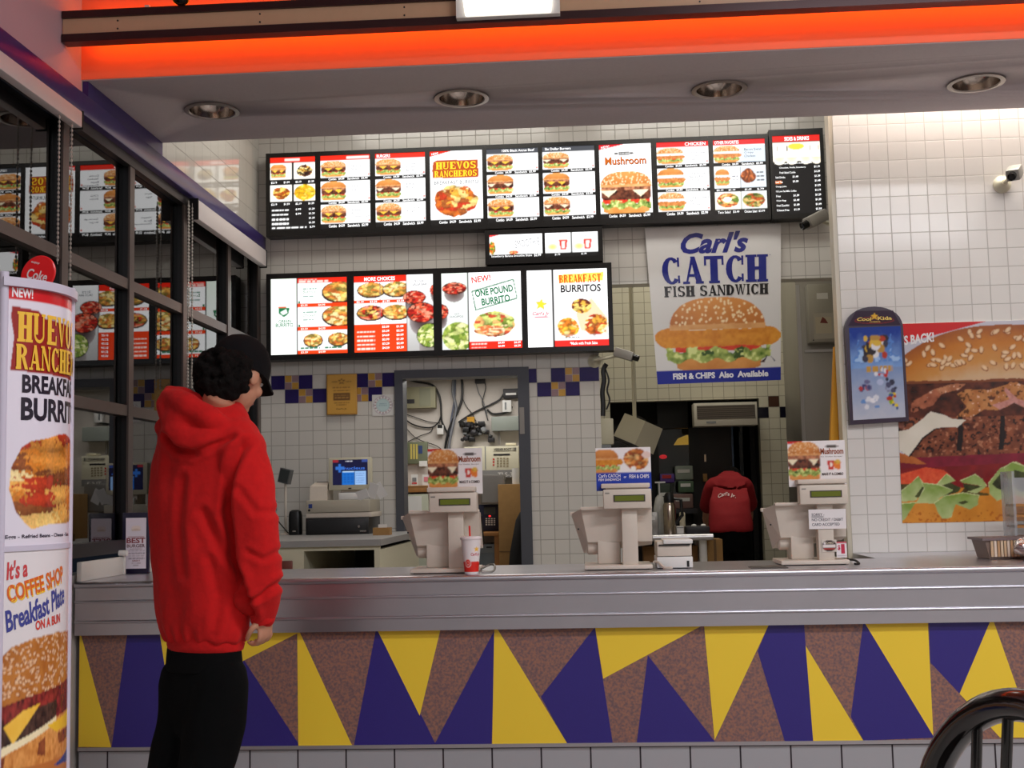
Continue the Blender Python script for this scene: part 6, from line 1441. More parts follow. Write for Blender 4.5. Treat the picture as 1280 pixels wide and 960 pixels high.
M_hood.node_tree.nodes['Principled BSDF'].inputs['Sheen Weight'].default_value = .15
M_hood.node_tree.nodes['Principled BSDF'].inputs['Sheen Tint'].default_value = (1, .15, .12, 1)
M_pants = mat('black_trousers', (8, 8, 9), 1.0, noise=.15, nscale=40, spec=.15)
YPN = 4.25
def PP(px, py, dy=0.0): return at(px, py, YPN + dy)
ang = R(60); Fv = Vector((math.cos(ang), math.sin(ang), 0)); Rv = Vector((math.sin(ang), -math.cos(ang), 0)); UZ = Vector((0, 0, 1))
cust = place('person', 'person in a red hooded sweatshirt and black cap standing at the counter looking right', 'person', (PP(255, 900).x, YPN, 0))
# head frame
ha, hp = R(68), R(26); HS = 1.10
Hf0 = Vector((math.cos(ha), math.sin(ha), 0)); Hr = Vector((math.sin(ha), -math.cos(ha), 0)); Hf = Hf0 * math.cos(hp) - UZ * math.sin(hp); Hu = Hr.cross(Hf)
HC = PP(297, 468, .02)
def hd(x, y, z): return HC + (Hr * x + Hf * y + Hu * z) * HS
HM = (Matrix(((Hr.x, Hf.x, Hu.x), (Hr.y, Hf.y, Hu.y), (Hr.z, Hf.z, Hu.z))) * HS).to_4x4()
body = MB()
body.ball(hd(0, -.008, .015), (.076, .098, .100), M=HM, n=16); body.ball(hd(0, .030, -.045), (.058, .062, .070), M=HM, n=12); body.ball(hd(0, .062, -.092), (.030, .026, .024), M=HM, n=8)
body.ball(hd(0, .092, -.022), (.012, .020, .022), M=HM, n=8); body.ball(hd(0, .080, .006), (.010, .014, .028), M=HM, n=8); body.ball(hd(0, .076, .028), (.050, .018, .012), M=HM, n=8)
for s_ in (-1, 1):
    body.ball(hd(s_ * .077, -.004, -.018), (.011, .022, .031), M=HM, n=8); body.ball(hd(s_ * .036, .066, -.030), (.024, .022, .022), M=HM, n=8)
body.ball(hd(0, .082, -.062), (.024, .012, .010), M=HM, n=8)
nb = PP(266, 522, .02)
limb(body, [hd(0, -.03, -.05), hd(0, -.045, -.11), nb, nb - UZ * .06], [.060, .056, .064, .075])
# trunk and limbs under the clothes
def tring(py, l, r, k=.62, dy=0.0, inset=0.0):
    a_, b_ = PP(l, py, dy), PP(r, py, dy); c = (a_ + b_) / 2; E_ = abs(b_.x - a_.x) / 2 - inset; A = E_ / math.sqrt((.866) ** 2 + (.5 * k) ** 2)
    return c, A, A * k
rows = [(505, 228, 300), (522, 204, 311), (545, 194, 318), (580, 188, 318), (640, 185, 314), (700, 187, 311), (750, 193, 311), (785, 199, 313), (800, 205, 309)]
body.loft([ering(*(lambda c, A, B_: (c, Rv, Fv, A, B_))(*tring(py, l, r, .60, 0, .03))) for py, l, r in rows] + [ering(*(lambda c, A, B_: (c, Rv, Fv, A, B_))(*tring(840, 207, 306, .7, 0, .02)))])
sh_r, el_r, wr_r = PP(290, 560, -.06), PP(319, 655, -.13), PP(331, 768, -.06)
sh_l, el_l, wr_l = PP(228, 556, .08), PP(216, 655, .20), PP(238, 735, .30)
limb(body, [sh_r, el_r, wr_r], [.048, .042, .028]); limb(body, [sh_l, el_l, wr_l], [.055, .045, .028])
def hand(mb, w, d, n_, curl, s_=1.0):
    """w wrist, d towards the fingers, n_ out of the palm; fingers curl to n_"""
    d = d.normalized(); n_ = (n_ - d * n_.dot(d)).normalized(); x = d.cross(n_).normalized()
    pm = Matrix(((x.x, d.x, n_.x), (x.y, d.y, n_.y), (x.z, d.z, n_.z))).to_4x4()
    mb.ball(w + d * .045 * s_, (.039 * s_, .052 * s_, .017 * s_), M=pm, n=10); limb(mb, [w - d * .02, w + d * .03], [.026 * s_, .025 * s_])
    for k, (off_, ln, r_) in enumerate(((-.030, .066, .0086), (-.010, .075, .0092), (.011, .070, .0088), (.030, .054, .0078))):
        p = w + d * .085 * s_ + x * off_ * s_; pts = [p - d * .02 * s_, p]; a_ = .25
        for q in range(3):
            a_ += curl * (.8 if q == 0 else 1.0); p = p + (d * math.cos(a_) + n_ * math.sin(a_)) * ln * s_ * (.44, .32, .24)[q]; pts.append(p)
        limb(mb, pts, [r_ * s_ * 1.1, r_ * s_ * 1.08, r_ * s_, r_ * s_ * .92, r_ * s_ * .8], 10)
    p = w + d * .022 * s_ - x * .030 * s_
    limb(mb, [p, p + (d * .6 - x * .7 + n_ * .35).normalized() * .034 * s_, p + (d * .8 - x * .45 + n_ * .5).normalized() * .062 * s_, p + (d * .9 - x * .25 + n_ * .6).normalized() * .082 * s_], [.015 * s_, .012 * s_, .0105 * s_, .009 * s_], 10)
hand(body, wr_r, Vector((-.02, .10, -1)), Vector((-.85, .45, -.1)), .62, .92); hand(body, wr_l, Vector((.6, .5, -.35)), Vector((.4, -.8, .2)), .4, .92)
hipc = PP(256, 838, 0)
kn_r, an_r = PP(272, 930, -.06), Vector((PP(258, 930).x, YPN - .10, .09)); kn_l, an_l = PP(232, 935, .10), Vector((PP(206, 930).x, YPN + .02, .09))
limb(body, [hipc + Rv * .07, kn_r, an_r], [.066, .055, .038]); limb(body, [hipc - Rv * .07, kn_l, an_l], [.066, .055, .038])
organic('body', body, M_skin, cust, .0052, 3)
# face details
for s_ in (-1, 1):
    e_ = MB().ball(hd(s_ * .031, .081, .008), (.0125, .010, .010), M=HM, n=8).build('eye', mat('eye_white', (226, 222, 216), .2), cust); MB().ball(hd(s_ * .031, .0895, .007), (.0055, .003, .0055), M=HM, n=8).build('iris', mat('dark_iris', (40, 26, 20), .2), e_)
    MB().tube([hd(s_ * .016, .090, .026), hd(s_ * .032, .091, .030), hd(s_ * .048, .082, .026)], .004, 6).build('eyebrow', M_hair, cust)
MB().tube([hd(-.022, .088, -.062), hd(-.008, .095, -.060), hd(.008, .095, -.060), hd(.022, .088, -.062)], [.003, .006, .006, .003], 8).build('lips', mat('lip', (156, 86, 78), .5), cust)
# hair, cap
rs = random.Random(4); hm = MB()
hm.ball(hd(-.004, -.050, -.034), (.088, .074, .082), M=HM, n=12)
for k in range(150):
    a_, b_ = rs.uniform(-1.75, 1.75), rs.uniform(-1.25, .7)
    hm.ball(hd(-.004 + .092 * math.sin(a_) * math.cos(b_), -.046 - .092 * math.cos(a_) * math.cos(b_), -.036 + .090 * math.sin(b_)), rs.uniform(.012, .020), n=5)
hr_ = organic('hair', hm, M_hair, cust, .006, 1, lambda co: .004 * mnoise.noise(co * 70))
cp = MB(); rings = []
for k in range(9):
    t_ = k / 8 * math.pi / 2; rr_ = math.cos(t_) ** .8
    rings.append([hd(.089 * rr_ * math.cos(w_) , .000 + .116 * rr_ * math.sin(w_), .020 + .116 * math.sin(t_) + .010 * math.sin(w_) * rr_) for w_ in [2 * math.pi * i / 36 for i in range(36)]])
rings[-1] = [hd(.002 * math.cos(w_), .002 * math.sin(w_), .1365) for w_ in [2 * math.pi * i / 36 for i in range(36)]]
lower = [[hd(.090 * math.cos(w_), .116 * math.sin(w_), .000 + .012 * math.sin(w_)) for w_ in [2 * math.pi * i / 36 for i in range(36)]]]
M_cap = mat('black_cap_cloth', (12, 11, 14), .95, noise=.1, spec=.2)
cp.loft(lower + rings); cpo = cp.build('cap', M_cap, cust)
MB().ball(hd(0, .0, .137), (.007, .007, .004), M=HM, n=6).build('cap_button', M_cap, cpo)
bm_ = MB(); N = 16; up_, dn_ = [], []
for k in range(N + 1):
    w_ = math.pi * (.10 + .80 * k / N); x_, y_ = math.cos(w_), math.sin(w_)
    for lst, zz_ in ((up_, .005), (dn_, 0)):
        lst.append((hd(.086 * x_, .110 * y_, .016 + zz_), hd(.076 * x_, .078 + .085 * y_ ** 1.2, .010 - .026 * abs(x_) ** 2 + zz_)))
vs = [p for pr_ in up_ for p in pr_] + [p for pr_ in dn_ for p in pr_]; K = 2 * (N + 1); fs = []
for k in range(N):
    a_ = 2 * k; fs += [(a_, a_ + 1, a_ + 3, a_ + 2), (K + a_, K + a_ + 2, K + a_ + 3, K + a_ + 1), (a_ + 1, K + a_ + 1, K + a_ + 3, a_ + 3), (a_, a_ + 2, K + a_ + 2, K + a_)]
fs += [(0, K, K + 1, 1), (2 * N, 2 * N + 1, K + 2 * N + 1, K + 2 * N)]
bm_.add(vs, fs, 0, True); bm_.build('brim', M_cap, cpo)
# hooded sweatshirt
ho = MB()
ho.loft([ering(*(lambda c, A, B_: (c, Rv, Fv, A, B_))(*tring(py, l, r, .66)), sq=.9) for py, l, r in rows])
hm_c, hA, hB = tring(800, 205, 309, .66)
limb(ho, [PP(292, 548, -.09), PP(312, 600, -.12), PP(321, 660, -.13), PP(325, 715, -.11), PP(325, 748, -.08), PP(329, 772, -.06)], [.078, .077, .074, .072, .066, .040], 24)
ho.ball(PP(322, 747, -.08), (.074, .07, .045), n=10)
limb(ho, [PP(222, 548, .09), PP(212, 600, .15), PP(211, 655, .20), PP(226, 705, .26), PP(236, 732, .29)], [.075, .07, .068, .062, .045], 20)
ho.ball(PP(294, 541, -.06), (.080, .08, .050), n=10); ho.ball(PP(222, 534, .05), (.085, .08, .055), n=10)
# collar rolls and the hood lying on the back
for k, (r1, r2, py, px, tube_) in enumerate(((.092, .084, 527, 262, .027),)):
    c = PP(px, py, .02); ax = (Fv * .30 + UZ).normalized(); f2 = (Fv - ax * Fv.dot(ax)).normalized(); r2_ = ax.cross(f2)
    ho.tube([c + r2_ * r1 * math.cos(w_) + f2 * r2 * math.sin(w_) for w_ in [2 * math.pi * i / 28 for i in range(28)]], tube_, 14, closed=True)
limb(ho, [PP(212, 496, -.06), PP(230, 506, -.13), PP(262, 522, -.15), PP(288, 537, -.12)], [.030, .042, .038, .026], 14)
limb(ho, [PP(208, 505, -.05), PP(222, 535, -.12), PP(246, 552, -.15), PP(270, 548, -.14), PP(288, 538, -.12)], [.032, .046, .046, .040, .030], 14)
limb(ho, [PP(212, 488, -.03), PP(228, 492, -.06), PP(248, 500, -.08)], [.020, .026, .022], 12)
ho.ball(PP(234, 524, -.11), (.085, .055, .06), n=10)
GRV = [([(303, 556), (287, 590), (281, 640), (287, 690), (301, 742), (306, 770)], .026, .017), ([(199, 545), (213, 561), (238, 567), (266, 557), (289, 547)], .016, .012), ([(250, 640), (275, 690), (297, 722)], .012, .016),
       ([(222, 600), (216, 660), (222, 720)], .008, .018), ([(258, 700), (270, 750), (262, 795)], .009, .016), ([(304, 752), (325, 746), (347, 726)], .014, .009), ([(312, 690), (330, 700), (345, 690)], .008, .010), ([(300, 610), (322, 640), (340, 640)], .007, .012)]
GRV = [([PP(x, y, -.18) for x, y in pts], d_, w_) for pts, d_, w_ in GRV]
def groove(co):
    out = 0
    for pts, d_, w_ in GRV:
        best = 9
        for p, q in zip(pts[:-1], pts[1:]):
            ux, uz = q.x - p.x, q.z - p.z; s_ = max(0, min(1, ((co.x - p.x) * ux + (co.z - p.z) * uz) / (ux * ux + uz * uz))); best = min(best, math.hypot(co.x - p.x - ux * s_, co.z - p.z - uz * s_))
        out += d_ * (math.exp(-(best / w_) ** 2) - .45 * math.exp(-((best - w_ * 1.9) / w_) ** 2))
    return out
def fold(co):
    r_ = .011 * mnoise.noise(Vector((co.x * 9 + co.z * 3, co.y * 9, co.z * 3.6))) + .006 * mnoise.noise(Vector((co.x * 16 - co.z * 6, co.y * 16, co.z * 9)))
    r_ += .012 * (.22 - abs(mnoise.noise(Vector((co.x * 6 + 3, co.y * 6, co.z * 2.4 + co.x * 4)))))
    if co.z < .80: r_ += .005 * math.sin(math.atan2(co.y - YPN, co.x - cust.location.x) * 15 + co.z * 14) * min(1, (.80 - co.z) / .06)
    if co.y < YPN + .03: r_ -= groove(co)
    return r_
hoo = organic('hooded_sweatshirt', ho, M_hood, cust, .0085, 5, fold)
# cuff and hem ribs
MB().tube([PP(327, 764, -.07), PP(331, 777, -.06)], [.043, .038], 24).build('cuff', M_hood, hoo)
hmv = MB(); rr_ = []
for z_, k_ in ((.03, .95), (.0, 1.0), (-.014, 1.0), (-.03, .97), (-.035, .92)): rr_.append(ering(hm_c + UZ * z_, Rv, Fv, hA * k_, hB * k_, 40))
hmv.loft(rr_); hmv.build('hem_band', M_hood, hoo)
MB().ball(PP(211, 484, -.04), (.006, .006, .006), n=6).build('hood_eyelet', mat('dark_eyelet', (60, 20, 26), .4), hoo)
# black shirt tail and trousers
st_ = MB(); c0, A0, B0 = tring(800, 206, 306, .64)
st_.loft([ering(PP(255, py, 0), Rv, Fv, A0 * k_, B0 * k_, 40) for py, k_ in ((792, .92), (812, 1.0), (836, 1.045), (838, 1.0))]); st_.build('shirt_tail', mat('charcoal_shirt', (10, 10, 11), 1.0, noise=.1, spec=.15), cust)
pt = MB()
pt.loft([ering(PP(256, py, 0), Rv, Fv, A0 * k_, B0 * k_ * 1.05, 32) for py, k_ in ((822, .88), (838, .97), (860, 1.03), (890, 1.02), (915, .95))])
limb(pt, [PP(275, 850, -.05), PP(270, 900, -.05), PP(262, 940, -.05), PP(252, 980, -.08), Vector((an_r.x, an_r.y, .08))], [.098, .106, .100, .090, .084], 24)
limb(pt, [PP(234, 850, .05), PP(234, 900, .05), PP(224, 940, .05), PP(214, 980, .03), Vector((an_l.x, an_l.y, .08))], [.098, .102, .100, .090, .084], 24)
organic('trousers', pt, M_pants, cust, .011, 4, lambda co: .006 * mnoise.noise(Vector((co.x * 10, co.y * 10, co.z * 5))))
for a_ in (an_r, an_l):
    m = MB(); c = Vector((a_.x, a_.y, 0))
    m.loft([ering(c + Fv * (.05 + o_) + UZ * z_, Rv, Fv, w_, l_, 24) for z_, w_, l_, o_ in ((0, .045, .135, 0), (.02, .048, .138, 0), (.045, .046, .125, -.005), (.075, .040, .09, -.03), (.10, .036, .05, -.055))])
    m.build('shoe', mat('black_shoe', (22, 22, 24), .5), cust)

# worker bending over in the kitchen
YE = 9.72
def EP(px, py, dy=0.0): return at(px, py, YE + dy)
wk = place('person', 'worker in a dark red shirt bending forward in the kitchen, seen from behind', 'person', (EP(914, 690).x, YE, 0))
RX_, FY_ = Vector((1, 0, 0)), Vector((0, 1, 0)); sE = YE / F_PX
M_wshirt = mat('crimson_work_shirt', (150, 16, 26), .85, noise=.06, nscale=30)
b_ = MB(); hz = EP(914, 664).z
sp = [EP(914, 668), EP(913, 645, .08), EP(912, 622, .2), EP(911, 608, .34)]
b_.loft([ering(p, RX_, (FY_ * .9 + UZ * k_).normalized(), a_, c_) for p, a_, c_, k_ in ((sp[0], .145, .09, 0), (sp[1], .135, .075, .1), (sp[2], .13, .065, .4), (sp[3], .11, .055, .8))])
hc_ = EP(914, 599, .62); b_.ball(hc_, (.072, .095, .080), n=12); b_.ball(hc_ + Vector((0, .05, -.06)), (.052, .058, .06), n=10); b_.ball(hc_ + Vector((0, .095, -.04)), (.012, .018, .016), n=6)
for s_ in (-1, 1): b_.ball(hc_ + Vector((s_ * .074, .01, -.015)), (.010, .02, .028), n=6)
limb(b_, [sp[3] + Vector((0, .05, 0)), EP(912, 602, .46), hc_], [.05, .05, .05])
for s_ in (-1, 1):
    sh = sp[3] + Vector((s_ * .135, .05, -.02)); el = sh + Vector((s_ * .035, .12, -.24)); wr = el + Vector((-s_ * .05, .20, -.05))
    limb(b_, [sh, el, wr], [.042, .040, .028], 14); hand(b_, wr, Vector((-s_ * .2, 1, -.1)), Vector((0, -.1, -1)), .35, .9)
    hip = Vector((wk.location.x + s_ * .080, YE, hz - .02)); limb(b_, [hip, hip + Vector((s_ * .02, .03, -.42)), Vector((hip.x + s_ * .03, YE - .02, .09))], [.065, .05, .04], 14)
organic('body', b_, M_skin, wk, .0075, 3)
s2 = MB()
prof = [(665, 885, 942, .0, 0), (655, 885.5, 941, .01, .05), (640, 886, 939, .05, .1), (622, 887.5, 937, .12, .3), (607, 891, 934, .24, .6), (598, 895, 930, .36, .9)]
s2.loft([ering((EP(l, py, dy) + EP(r, py, dy)) / 2, RX_, (FY_ * .9 + UZ * k_).normalized(), (EP(r, py, dy).x - EP(l, py, dy).x) / 2, .125 - .02 * k_) for py, l, r, dy, k_ in prof])
for s_ in (-1, 1):
    sh = sp[3] + Vector((s_ * .125, .02, .0)); el = sh + Vector((s_ * .045, .08, -.15)); limb(s2, [sp[3] + Vector((s_ * .06, .03, .01)), sh, el], [.075, .072, .070], 14)
ws = organic('work_shirt', s2, M_wshirt, wk, .011, 10, lambda co: .006 * mnoise.noise(co * 10))
hb_ = MB().ball(hc_ + Vector((0, -.015, .02)), (.084, .100, .088), n=12)
organic('hair', hb_, M_hair, wk, .008, 1, lambda co: .004 * mnoise.noise(co * 60))
p2 = MB(); p2.loft([ering(EP(914, py), RX_, FY_, a_, .12) for py, a_ in ((661, .125), (668, .140), (680, .160), (690, .12))])
for s_ in (-1, 1):
    hip = Vector((wk.location.x + s_ * .083, YE, hz - .04)); limb(p2, [hip, hip + Vector((s_ * .012, .03, -.40)), Vector((hip.x + s_ * .03, YE - .02, .09))], [.092, .076, .07], 18)
    m = MB(); c = Vector((hip.x + s_ * .03, YE + .03, 0)); m.loft([ering(c + FY_ * o_ + UZ * z_, RX_, FY_, w_, l_, 20) for z_, w_, l_, o_ in ((0, .045, .13, 0), (.03, .048, .13, 0), (.07, .04, .09, -.03), (.10, .036, .05, -.05))]); m.build('shoe', mat('black_shoe', (0, 0, 0)), wk)
organic('trousers', p2, M_pants, wk, .011, 4)
# white script on the back, laid on the cloth
vs, fs, _ = glyphs("Carl's Jr.", .02, .3)
def onback(u, v, l):
    out = []
    for a_, c_ in zip(u, v):
        p = EP(899 + a_ * 22, 624 - c_ * 6 - 3.2 * math.sin(math.pi * a_), 0)
        ok, loc, nn, ix = ws.data and ws.ray_cast(Vector((p.x, YE - 2, p.z)), Vector((0, 1, 0)))
        out.append((p.x, (loc.y if ok else YE) - .014, p.z))
    return np.array(out)
V = onback(vs[:, 0], vs[:, 1], 0); m = MB().add([tuple(q) for q in V], fs); m.build('back_lettering', mat('white_print', (226, 206, 206), .6), ws)
# ================================================================ foreground: advertising column and a chair
RT_ = .200
A0_ = np.array([at(5, 600, 2.6).x, 2.6])
t0_, t1_ = R(48), R(-22)
CX, CY = A0_[0] - RT_ * math.cos(t0_), A0_[1] + RT_ * math.sin(t0_)
def arc(th, r): return (CX + r * math.cos(th), CY - r * math.sin(th))
def zt(px, py, Y): return at(px, py, Y).z
zA1, zA0 = zt(8, 352, 2.6), zt(8, 683, 2.6)
zB0 = .10
to = place('advertising_stand', 'tall curved advertising stand with two burger panels at the left edge of the photo', 'advertising stand', (CX, CY, 0))
M_frm = mat('lilac_grey_frame', (196, 188, 204), .35)
def shell(r0, r1, z0, z1, th0=t0_, th1=t1_, n=24):
    m = MB(); ra, rb = [], []
    vs = []; 
    for k in range(n + 1):
        th = th0 + (th1 - th0) * k / n; a_, b_ = arc(th, r0), arc(th, r1); vs += [(a_[0], a_[1], z0), (b_[0], b_[1], z0), (b_[0], b_[1], z1), (a_[0], a_[1], z1)]
    fs = []
    for k in range(n):
        i = 4 * k; fs += [(i, i + 1, i + 5, i + 4), (i + 1, i + 2, i + 6, i + 5), (i + 2, i + 3, i + 7, i + 6), (i + 3, i, i + 4, i + 7)]
    fs += [(0, 3, 2, 1), (4 * n, 4 * n + 1, 4 * n + 2, 4 * n + 3)]
    m.add(vs, fs, 0, True); return m
shell(RT_ - .02, RT_ - .004, zB0, zA1).build('panel_back', M_white, to)
shell(RT_ - .03, RT_ + .012, zA1 - .010, zA1 + .010, t0_ + .05, t1_ - .05).build('top_cap', M_frm, to)
shell(RT_ - .03, RT_ + .003, zA0 - .012, zA0, t0_, t1_).build('middle_strip', M_frm, to)
shell(RT_ - .03, RT_ + .012, zB0 - .05, zB0, t0_ + .05, t1_ - .05).build('bottom_rail', M_frm, to)
for th in (t0_ + .03, t1_ - .03):
    p = arc(th, RT_ - .004); MB().tube([(p[0], p[1], .03), (p[0], p[1], zA1 + .022)], .0105, 16).build('upright', M_frm, to)
c_ = arc((t0_ + t1_) / 2, RT_ - .10); MB().box((c_[0] - .2, c_[1] - .2, 0), (c_[0] + .14, c_[1] + .2, .03), bev=.01).tube([(c_[0], c_[1], .03), (c_[0], c_[1], zA1 - .1)], .02, 12).box((c_[0], c_[1] - .01, zA1 - .2), (c_[0] + .09, c_[1] + .01, zA1 - .16)).box((c_[0], c_[1] - .01, .3), (c_[0] + .09, c_[1] + .01, .34)).build('base', mat('stand_base_grey', (120, 116, 124), .5), to)
AL = RT_ * (t0_ - t1_)
def wrap(z0, z1, r=RT_):
    def f(u, v, l):
        th = t0_ + (t1_ - t0_) * u; rr = r + l; return np.stack([CX + rr * np.cos(th), CY - rr * np.sin(th), z0 + (z1 - z0) * v], 1)
    return f
# what a pixel is on the panel: u along the arc from a pixel column, v from the height
def useek(px, py=500):
    best = 0
    us = np.linspace(0, 1, 400)
    for u in us:
        th = t0_ + (t1_ - t0_) * u; p = Vector((CX + RT_ * math.cos(th), CY - RT_ * math.sin(th), 1.4)) - EYE; x = 640 + F_PX * p.dot(RT) / p.dot(FW)
        if x <= px: best = u
    return best
UU = {px: useek(px) for px in (14, 17, 22, 25, 28, 34, 45, 60, 70, 78, 80, 82)}
def vv(py, z0=zA0, z1=zA1): return (zt(20, py, 2.66) - z0) / (z1 - z0)
H_ = zA1 - zA0; a = Art(180, 260, (222, 214, 226)); a.asp = AL / H_
a.rect(0, vv(379), 1, 1.1, (206, 24, 34)); a.text('NEW!', useek(12.5), vv(376), useek(39), vv(364), (240, 226, 232), .03)
hx0, hx1 = useek(19), useek(19) + 1.06
a.poly([(hx0 - .05, vv(466)), (1, vv(470)), (1, vv(402)), (hx0 + .3, vv(398)), (hx0 + .22, vv(390)), (hx0 - .04, vv(387)), (hx0 - .05, vv(400)), (hx0 - .02, vv(425))], (150, 30, 26))
def slab(s_, x0, x1, y0, y1, col):
    """slab-serif title, one letter after another along the curve"""
    W_ = (x1 - x0) / len(s_)
    for i, ch in enumerate(s_):
        xa = x0 + i * W_; xb = xa + W_ * (.9 if ch not in 'MW' else 1.0)
        if xb > 1.0: xb = xb
        a.text(ch, xa, vv(y1), xb, vv(y0), col, .03)
        yb_, yt_, sh_ = vv(y1), vv(y0), (vv(y0) - vv(y1)) * .11
        for yy in (yb_, yt_ - sh_):
            if False and ch in 'HNR' and not (ch == 'R' and yy != yb_): a.T.append(('-', xa - W_ * .05, yy, xa + W_ * .34, yy + sh_, col, 0, 0, 0, 1)); a.T.append(('-', xb - W_ * .34, yy, xb + W_ * .05, yy + sh_, col, 0, 0, 0, 1))
YE_ = (238, 186, 60); U1, U2 = useek(20), useek(18); W1, W2_ = (useek(76) - U1) / 3.6, (useek(78) - U2) / 4.7
a.slab('HUEVOS', U1, vv(430), U1 + W1 * 6, vv(393), YE_, gap=.08); a.slab('RANCHEROS', U2, vv(464), U2 + W2_ * 9, vv(433), YE_, gap=.08)
BKc = (30, 22, 40)
bw = (useek(78) - useek(27)) / 5.2
a.text('BREAKFAST', useek(27), vv(493), useek(27) + bw * 9, vv(470), BKc, .035); a.text('BURRITO', useek(26), vv(527), useek(26) + (useek(79) - useek(26)) / 4.0 * 7, vv(498), BKc, .035)
n = a.noise(12, 16, 5, 3)
P0 = [(useek(13), vv(612)), (useek(15), vv(585)), (useek(28), vv(560)), (useek(40), vv(552)), (useek(60), vv(548)), (useek(74), vv(542)), (1, vv(538)), (1, vv(655)), (useek(60), vv(657)), (useek(42), vv(662)), (useek(34), vv(655)), (useek(22), vv(640))]
mk = np.zeros_like(n, bool); old = a.C.copy(); a.poly(P0, (1, 2, 3)); mk = np.any(a.C != old, axis=2); a.C = old
b4 = a.C.copy(); a.pile(useek(50), vv(600), 1.0, vv(535) - vv(600), ((220, 130, 40), (242, 176, 84), (196, 60, 30), (250, 222, 160), (232, 150, 60), (248, 206, 120), (150, 80, 36), (240, 190, 110)), 17, 31, .0); a.C[~mk] = b4[~mk]
a.text('Eggs - Refried Beans - Cheese - Salsa', useek(9), vv(674), useek(9) + (useek(79) - useek(9)) * 1.28, vv(668), (50, 40, 60), .02)
a.build('upper_print', GLOSSY_PRINT, to, fmap=wrap(zA0, zA1), off=.0008)
# lower panel
z1_, z0_ = zA0 - .012, zB0; a = Art(160, 360, (222, 214, 216)); a.asp = AL / (z1_ - z0_)
def v2(py): return (zt(20, py, 2.66) - z0_) / (z1_ - z0_)
OR_ = (206, 90, 40)
a.text("It's a", useek(10), v2(722), useek(37), v2(699), (196, 60, 66), .03, .3, .12)
for d, c in ((.012, (236, 190, 60)), (0, (214, 96, 34))): a.text('COFFEE SHOP', useek(11) + d, v2(741) - d * .3, useek(81), v2(720), c, .03, .12, .22)
a.text('Breakfast Plate', useek(7), v2(774), useek(83), v2(747), (62, 66, 140), .025, .4, .28); a.text('ON A BUN', useek(48), v2(786), useek(78), v2(774), (206, 60, 50), .03, .1, .12)
n = a.noise(14, 26, 3, 3); n2 = a.noise(44, 80, 4, 2)
def LP_(*q): return [(1.0 if x > 455 else useek(x / 5.33), v2(780 + y / 5.33)) for x, y in q]
def region(P):
    old = a.C.copy(); a.poly(P, (1, 2, 3)); q = np.any(a.C != old, axis=2); a.C = old; return q
q = region([(0, LP_((20, 200))[0][1])] + LP_((20, 200), (100, 140), (250, 95), (400, 80), (470, 100), (470, 415), (200, 482), (20, 528)) + [(0, LP_((20, 528))[0][1])]); a.put(q, (150, 78, 26), n * .9 + .1, (206, 132, 56)); BUNQ = q
rs = np.random.RandomState(3)
for i in range(260):
    sx, sy = rs.rand(), v2(795 + rs.rand() * 80); an = rs.rand() * 3; du, dv = (a.U - sx) / .022, (a.V - sy) / .0042; d = (du * np.cos(an) + dv * np.sin(an)) ** 2 + ((-du * np.sin(an) + dv * np.cos(an)) * 1.7) ** 2
    a.put((d < 1) & BUNQ, (240, 200, 160), d, (214, 160, 116)); a.put((d > 1) & (d < 1.5) & BUNQ, (140, 70, 26))
q = region([(0, v2(862))] + LP_((20, 528), (200, 482), (470, 415), (470, 640), (400, 690), (60, 650), (20, 670)) + [(0, v2(903))]); a.put(q, (70, 18, 16), n2 * 1.6 - .3, (160, 50, 44))
q = region([(0, v2(902))] + LP_((20, 650), (300, 560), (400, 540), (400, 690), (150, 770), (60, 800)) + [(0, v2(930))]); a.put(q, (40, 20, 18), n2 * 1.3 - .2, (92, 60, 48))
q = region(LP_((55, 660), (180, 570), (300, 535), (240, 620), (120, 780))); a.put(q, (236, 172, 30), n, (250, 206, 90))
q = region([(0, v2(955))] + LP_((20, 930), (20, 800), (110, 775), (400, 660), (470, 630), (470, 960), (20, 960)) + [(0, v2(960))]); a.put(q, (190, 110, 40), n2 * 1.3 - .15, (236, 166, 90))
q = region([(0, v2(936))] + LP_((20, 800), (110, 775), (400, 650), (400, 690), (100, 830), (20, 860)) + [(0, v2(945))]); a.put(q, (236, 214, 160), n, (250, 236, 200))
q = region(LP_((340, 700), (470, 640), (470, 750), (400, 760))); a.put(q, (236, 180, 30), n, (250, 206, 60))
for P in (((290, 800), (330, 770), (330, 900), (280, 880)), ((410, 770), (470, 760), (470, 840), (420, 850)), ((20, 870), (70, 850), (60, 960), (20, 960))): a.put(region(LP_(*P)), (104, 40, 22), n2, (160, 84, 44))
a.rect(0, v2(1010), 1, v2(958), (190, 110, 50))
a.rect(0, 0, 1, v2(1010), (40, 50, 110)); a.poly(LP_((380, 990), (470, 905), (470, 1010)), (50, 64, 130)); a.build('lower_print', GLOSSY_PRINT, to, fmap=wrap(z0_, z1_), off=.0008)
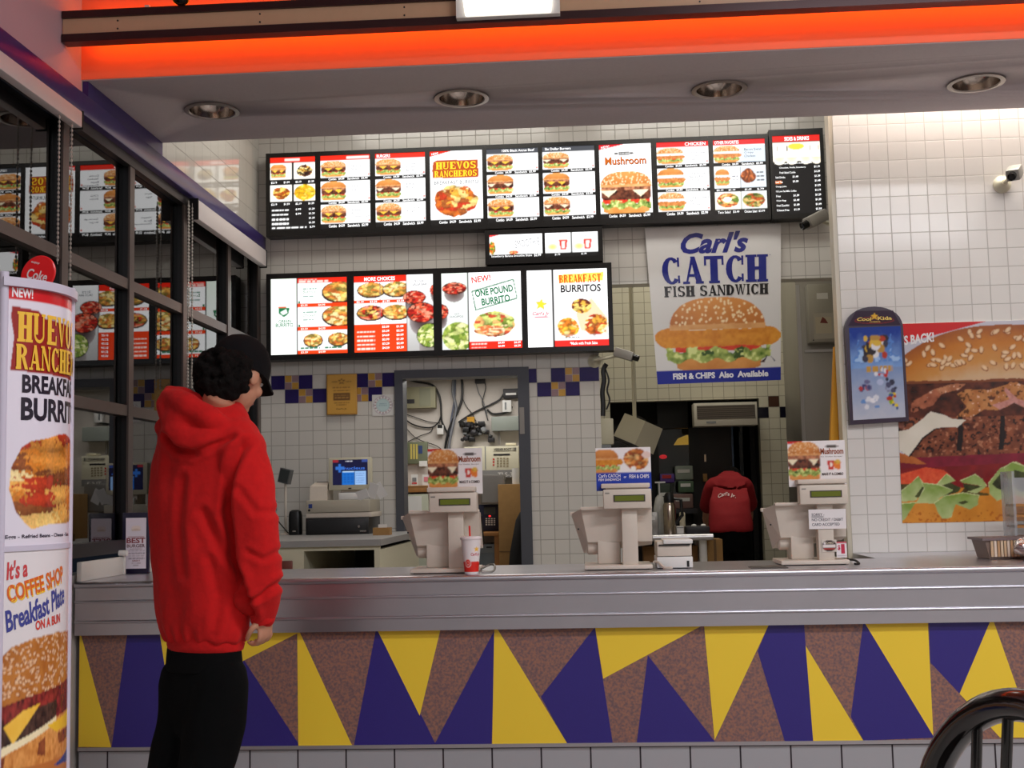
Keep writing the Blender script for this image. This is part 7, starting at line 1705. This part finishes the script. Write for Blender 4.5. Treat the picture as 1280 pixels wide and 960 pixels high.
# round red sign on the stand
YQ_ = 2.86; c = at(48, 343, YQ_); rx_, rz_ = .041, .045
t = place('round_red_sign', 'round red Coke disc rising behind the top of the tall advertising stand', 'sign', (c.x, YQ_, c.z - .1))
Mr = Matrix.Translation(c) @ Matrix.Rotation(R(32), 4, 'Y')
m = MB().lathe([(rx_ * .96, -.004), (rx_, -.002), (rx_, .002), (rx_ * .96, .004)], (0, 0, 0), 40, M=Matrix.Rotation(R(90), 4, 'X')); m.v = [tuple(Mr @ Vector((v[0], v[1], v[2] * 1.18))) for v in m.v]; m.build('disc', mat('signal_red', (222, 30, 34), .3), t)
vs, fs, _ = glyphs('Coke', .02, .1)
m = MB(); cs_, sn_ = math.cos(R(-14)), math.sin(R(-14))
for (body_, w_, h_, oy) in (('Coke', .052, .026, -.003), ('enjoy', .022, .007, .026)):
    vs, fs, _ = glyphs(body_, .02, .1); P = []
    for a_, b_ in vs:
        x_, y_ = (a_ - .5) * w_ - (.012 if oy > 0 else 0), (b_ - .5) * h_ + oy; P.append((c.x + x_ * cs_ - y_ * sn_, YQ_ - .0052, c.z + x_ * sn_ + y_ * cs_))
    m.add(P, fs)
m.build('lettering', mat('white_print', (0, 0, 0)), t)
MB().box((c.x - .008, YQ_ + .004, zA1 - .06), (c.x + .008, YQ_ + .010, c.z)).build('stem', M_grey, t)

# glossy black bentwood chair
YH_ = 1.62
top = at(1287, 883, YH_); zs = .46
cr = R(-71); off_ = Matrix.Rotation(cr, 3, 'Z') @ Vector((0, .23, 0))
ch = thing('bentwood_chair', 'glossy black bentwood chair with a hooped back in the foreground at lower right', 'chair', (top.x - off_.x, YH_ - off_.y, 0), cr)
M_chair = mat('black_lacquer', (14, 12, 12), .14, coat=.6)
hw, zt_ = .205, top.z
pts = []
for k in range(33):
    w_ = math.pi * k / 32; pts.append((-hw * math.cos(w_) * (1.0 if math.sin(w_) > .5 else .94 + .12 * math.sin(w_)), .20 + .03 * math.sin(w_), zt_ - .20 + .20 * math.sin(w_)))
pts = [(-hw * .86, .17, zs)] + [(-hw * .92, .185, (zs + zt_ - .2) / 2)] + pts + [(hw * .92, .185, (zs + zt_ - .2) / 2), (hw * .86, .17, zs)]
MB().tube(pts, .0215, 18).build('back_hoop', M_chair, ch)
for x_ in (-.10, -.035, .035, .10):
    zz_ = zt_ - .20 + .20 * math.sqrt(max(0, 1 - (x_ / hw) ** 2)); MB().tube([(x_ * .85, .17, zs), (x_, .225, zz_)], .0075, 10).build('spindle', M_chair, ch)
MB().lathe([(.18, -.03), (.205, -.02), (.21, -.005), (.20, .004), (.17, .0)], (0, 0, zs), 40).build('seat', M_chair, ch)
for sx in (-1, 1):
    for sy in (-1, 1): MB().tube([(sx * .14, sy * .13, zs - .02), (sx * .20, sy * .20, .0)], [.017, .012], 12).build('leg', M_chair, ch)
for s_ in (-1, 1): MB().tube([(s_ * .172, -.165, .21), (s_ * .172, .165, .21)], .008, 8).build('stretcher', M_chair, ch)
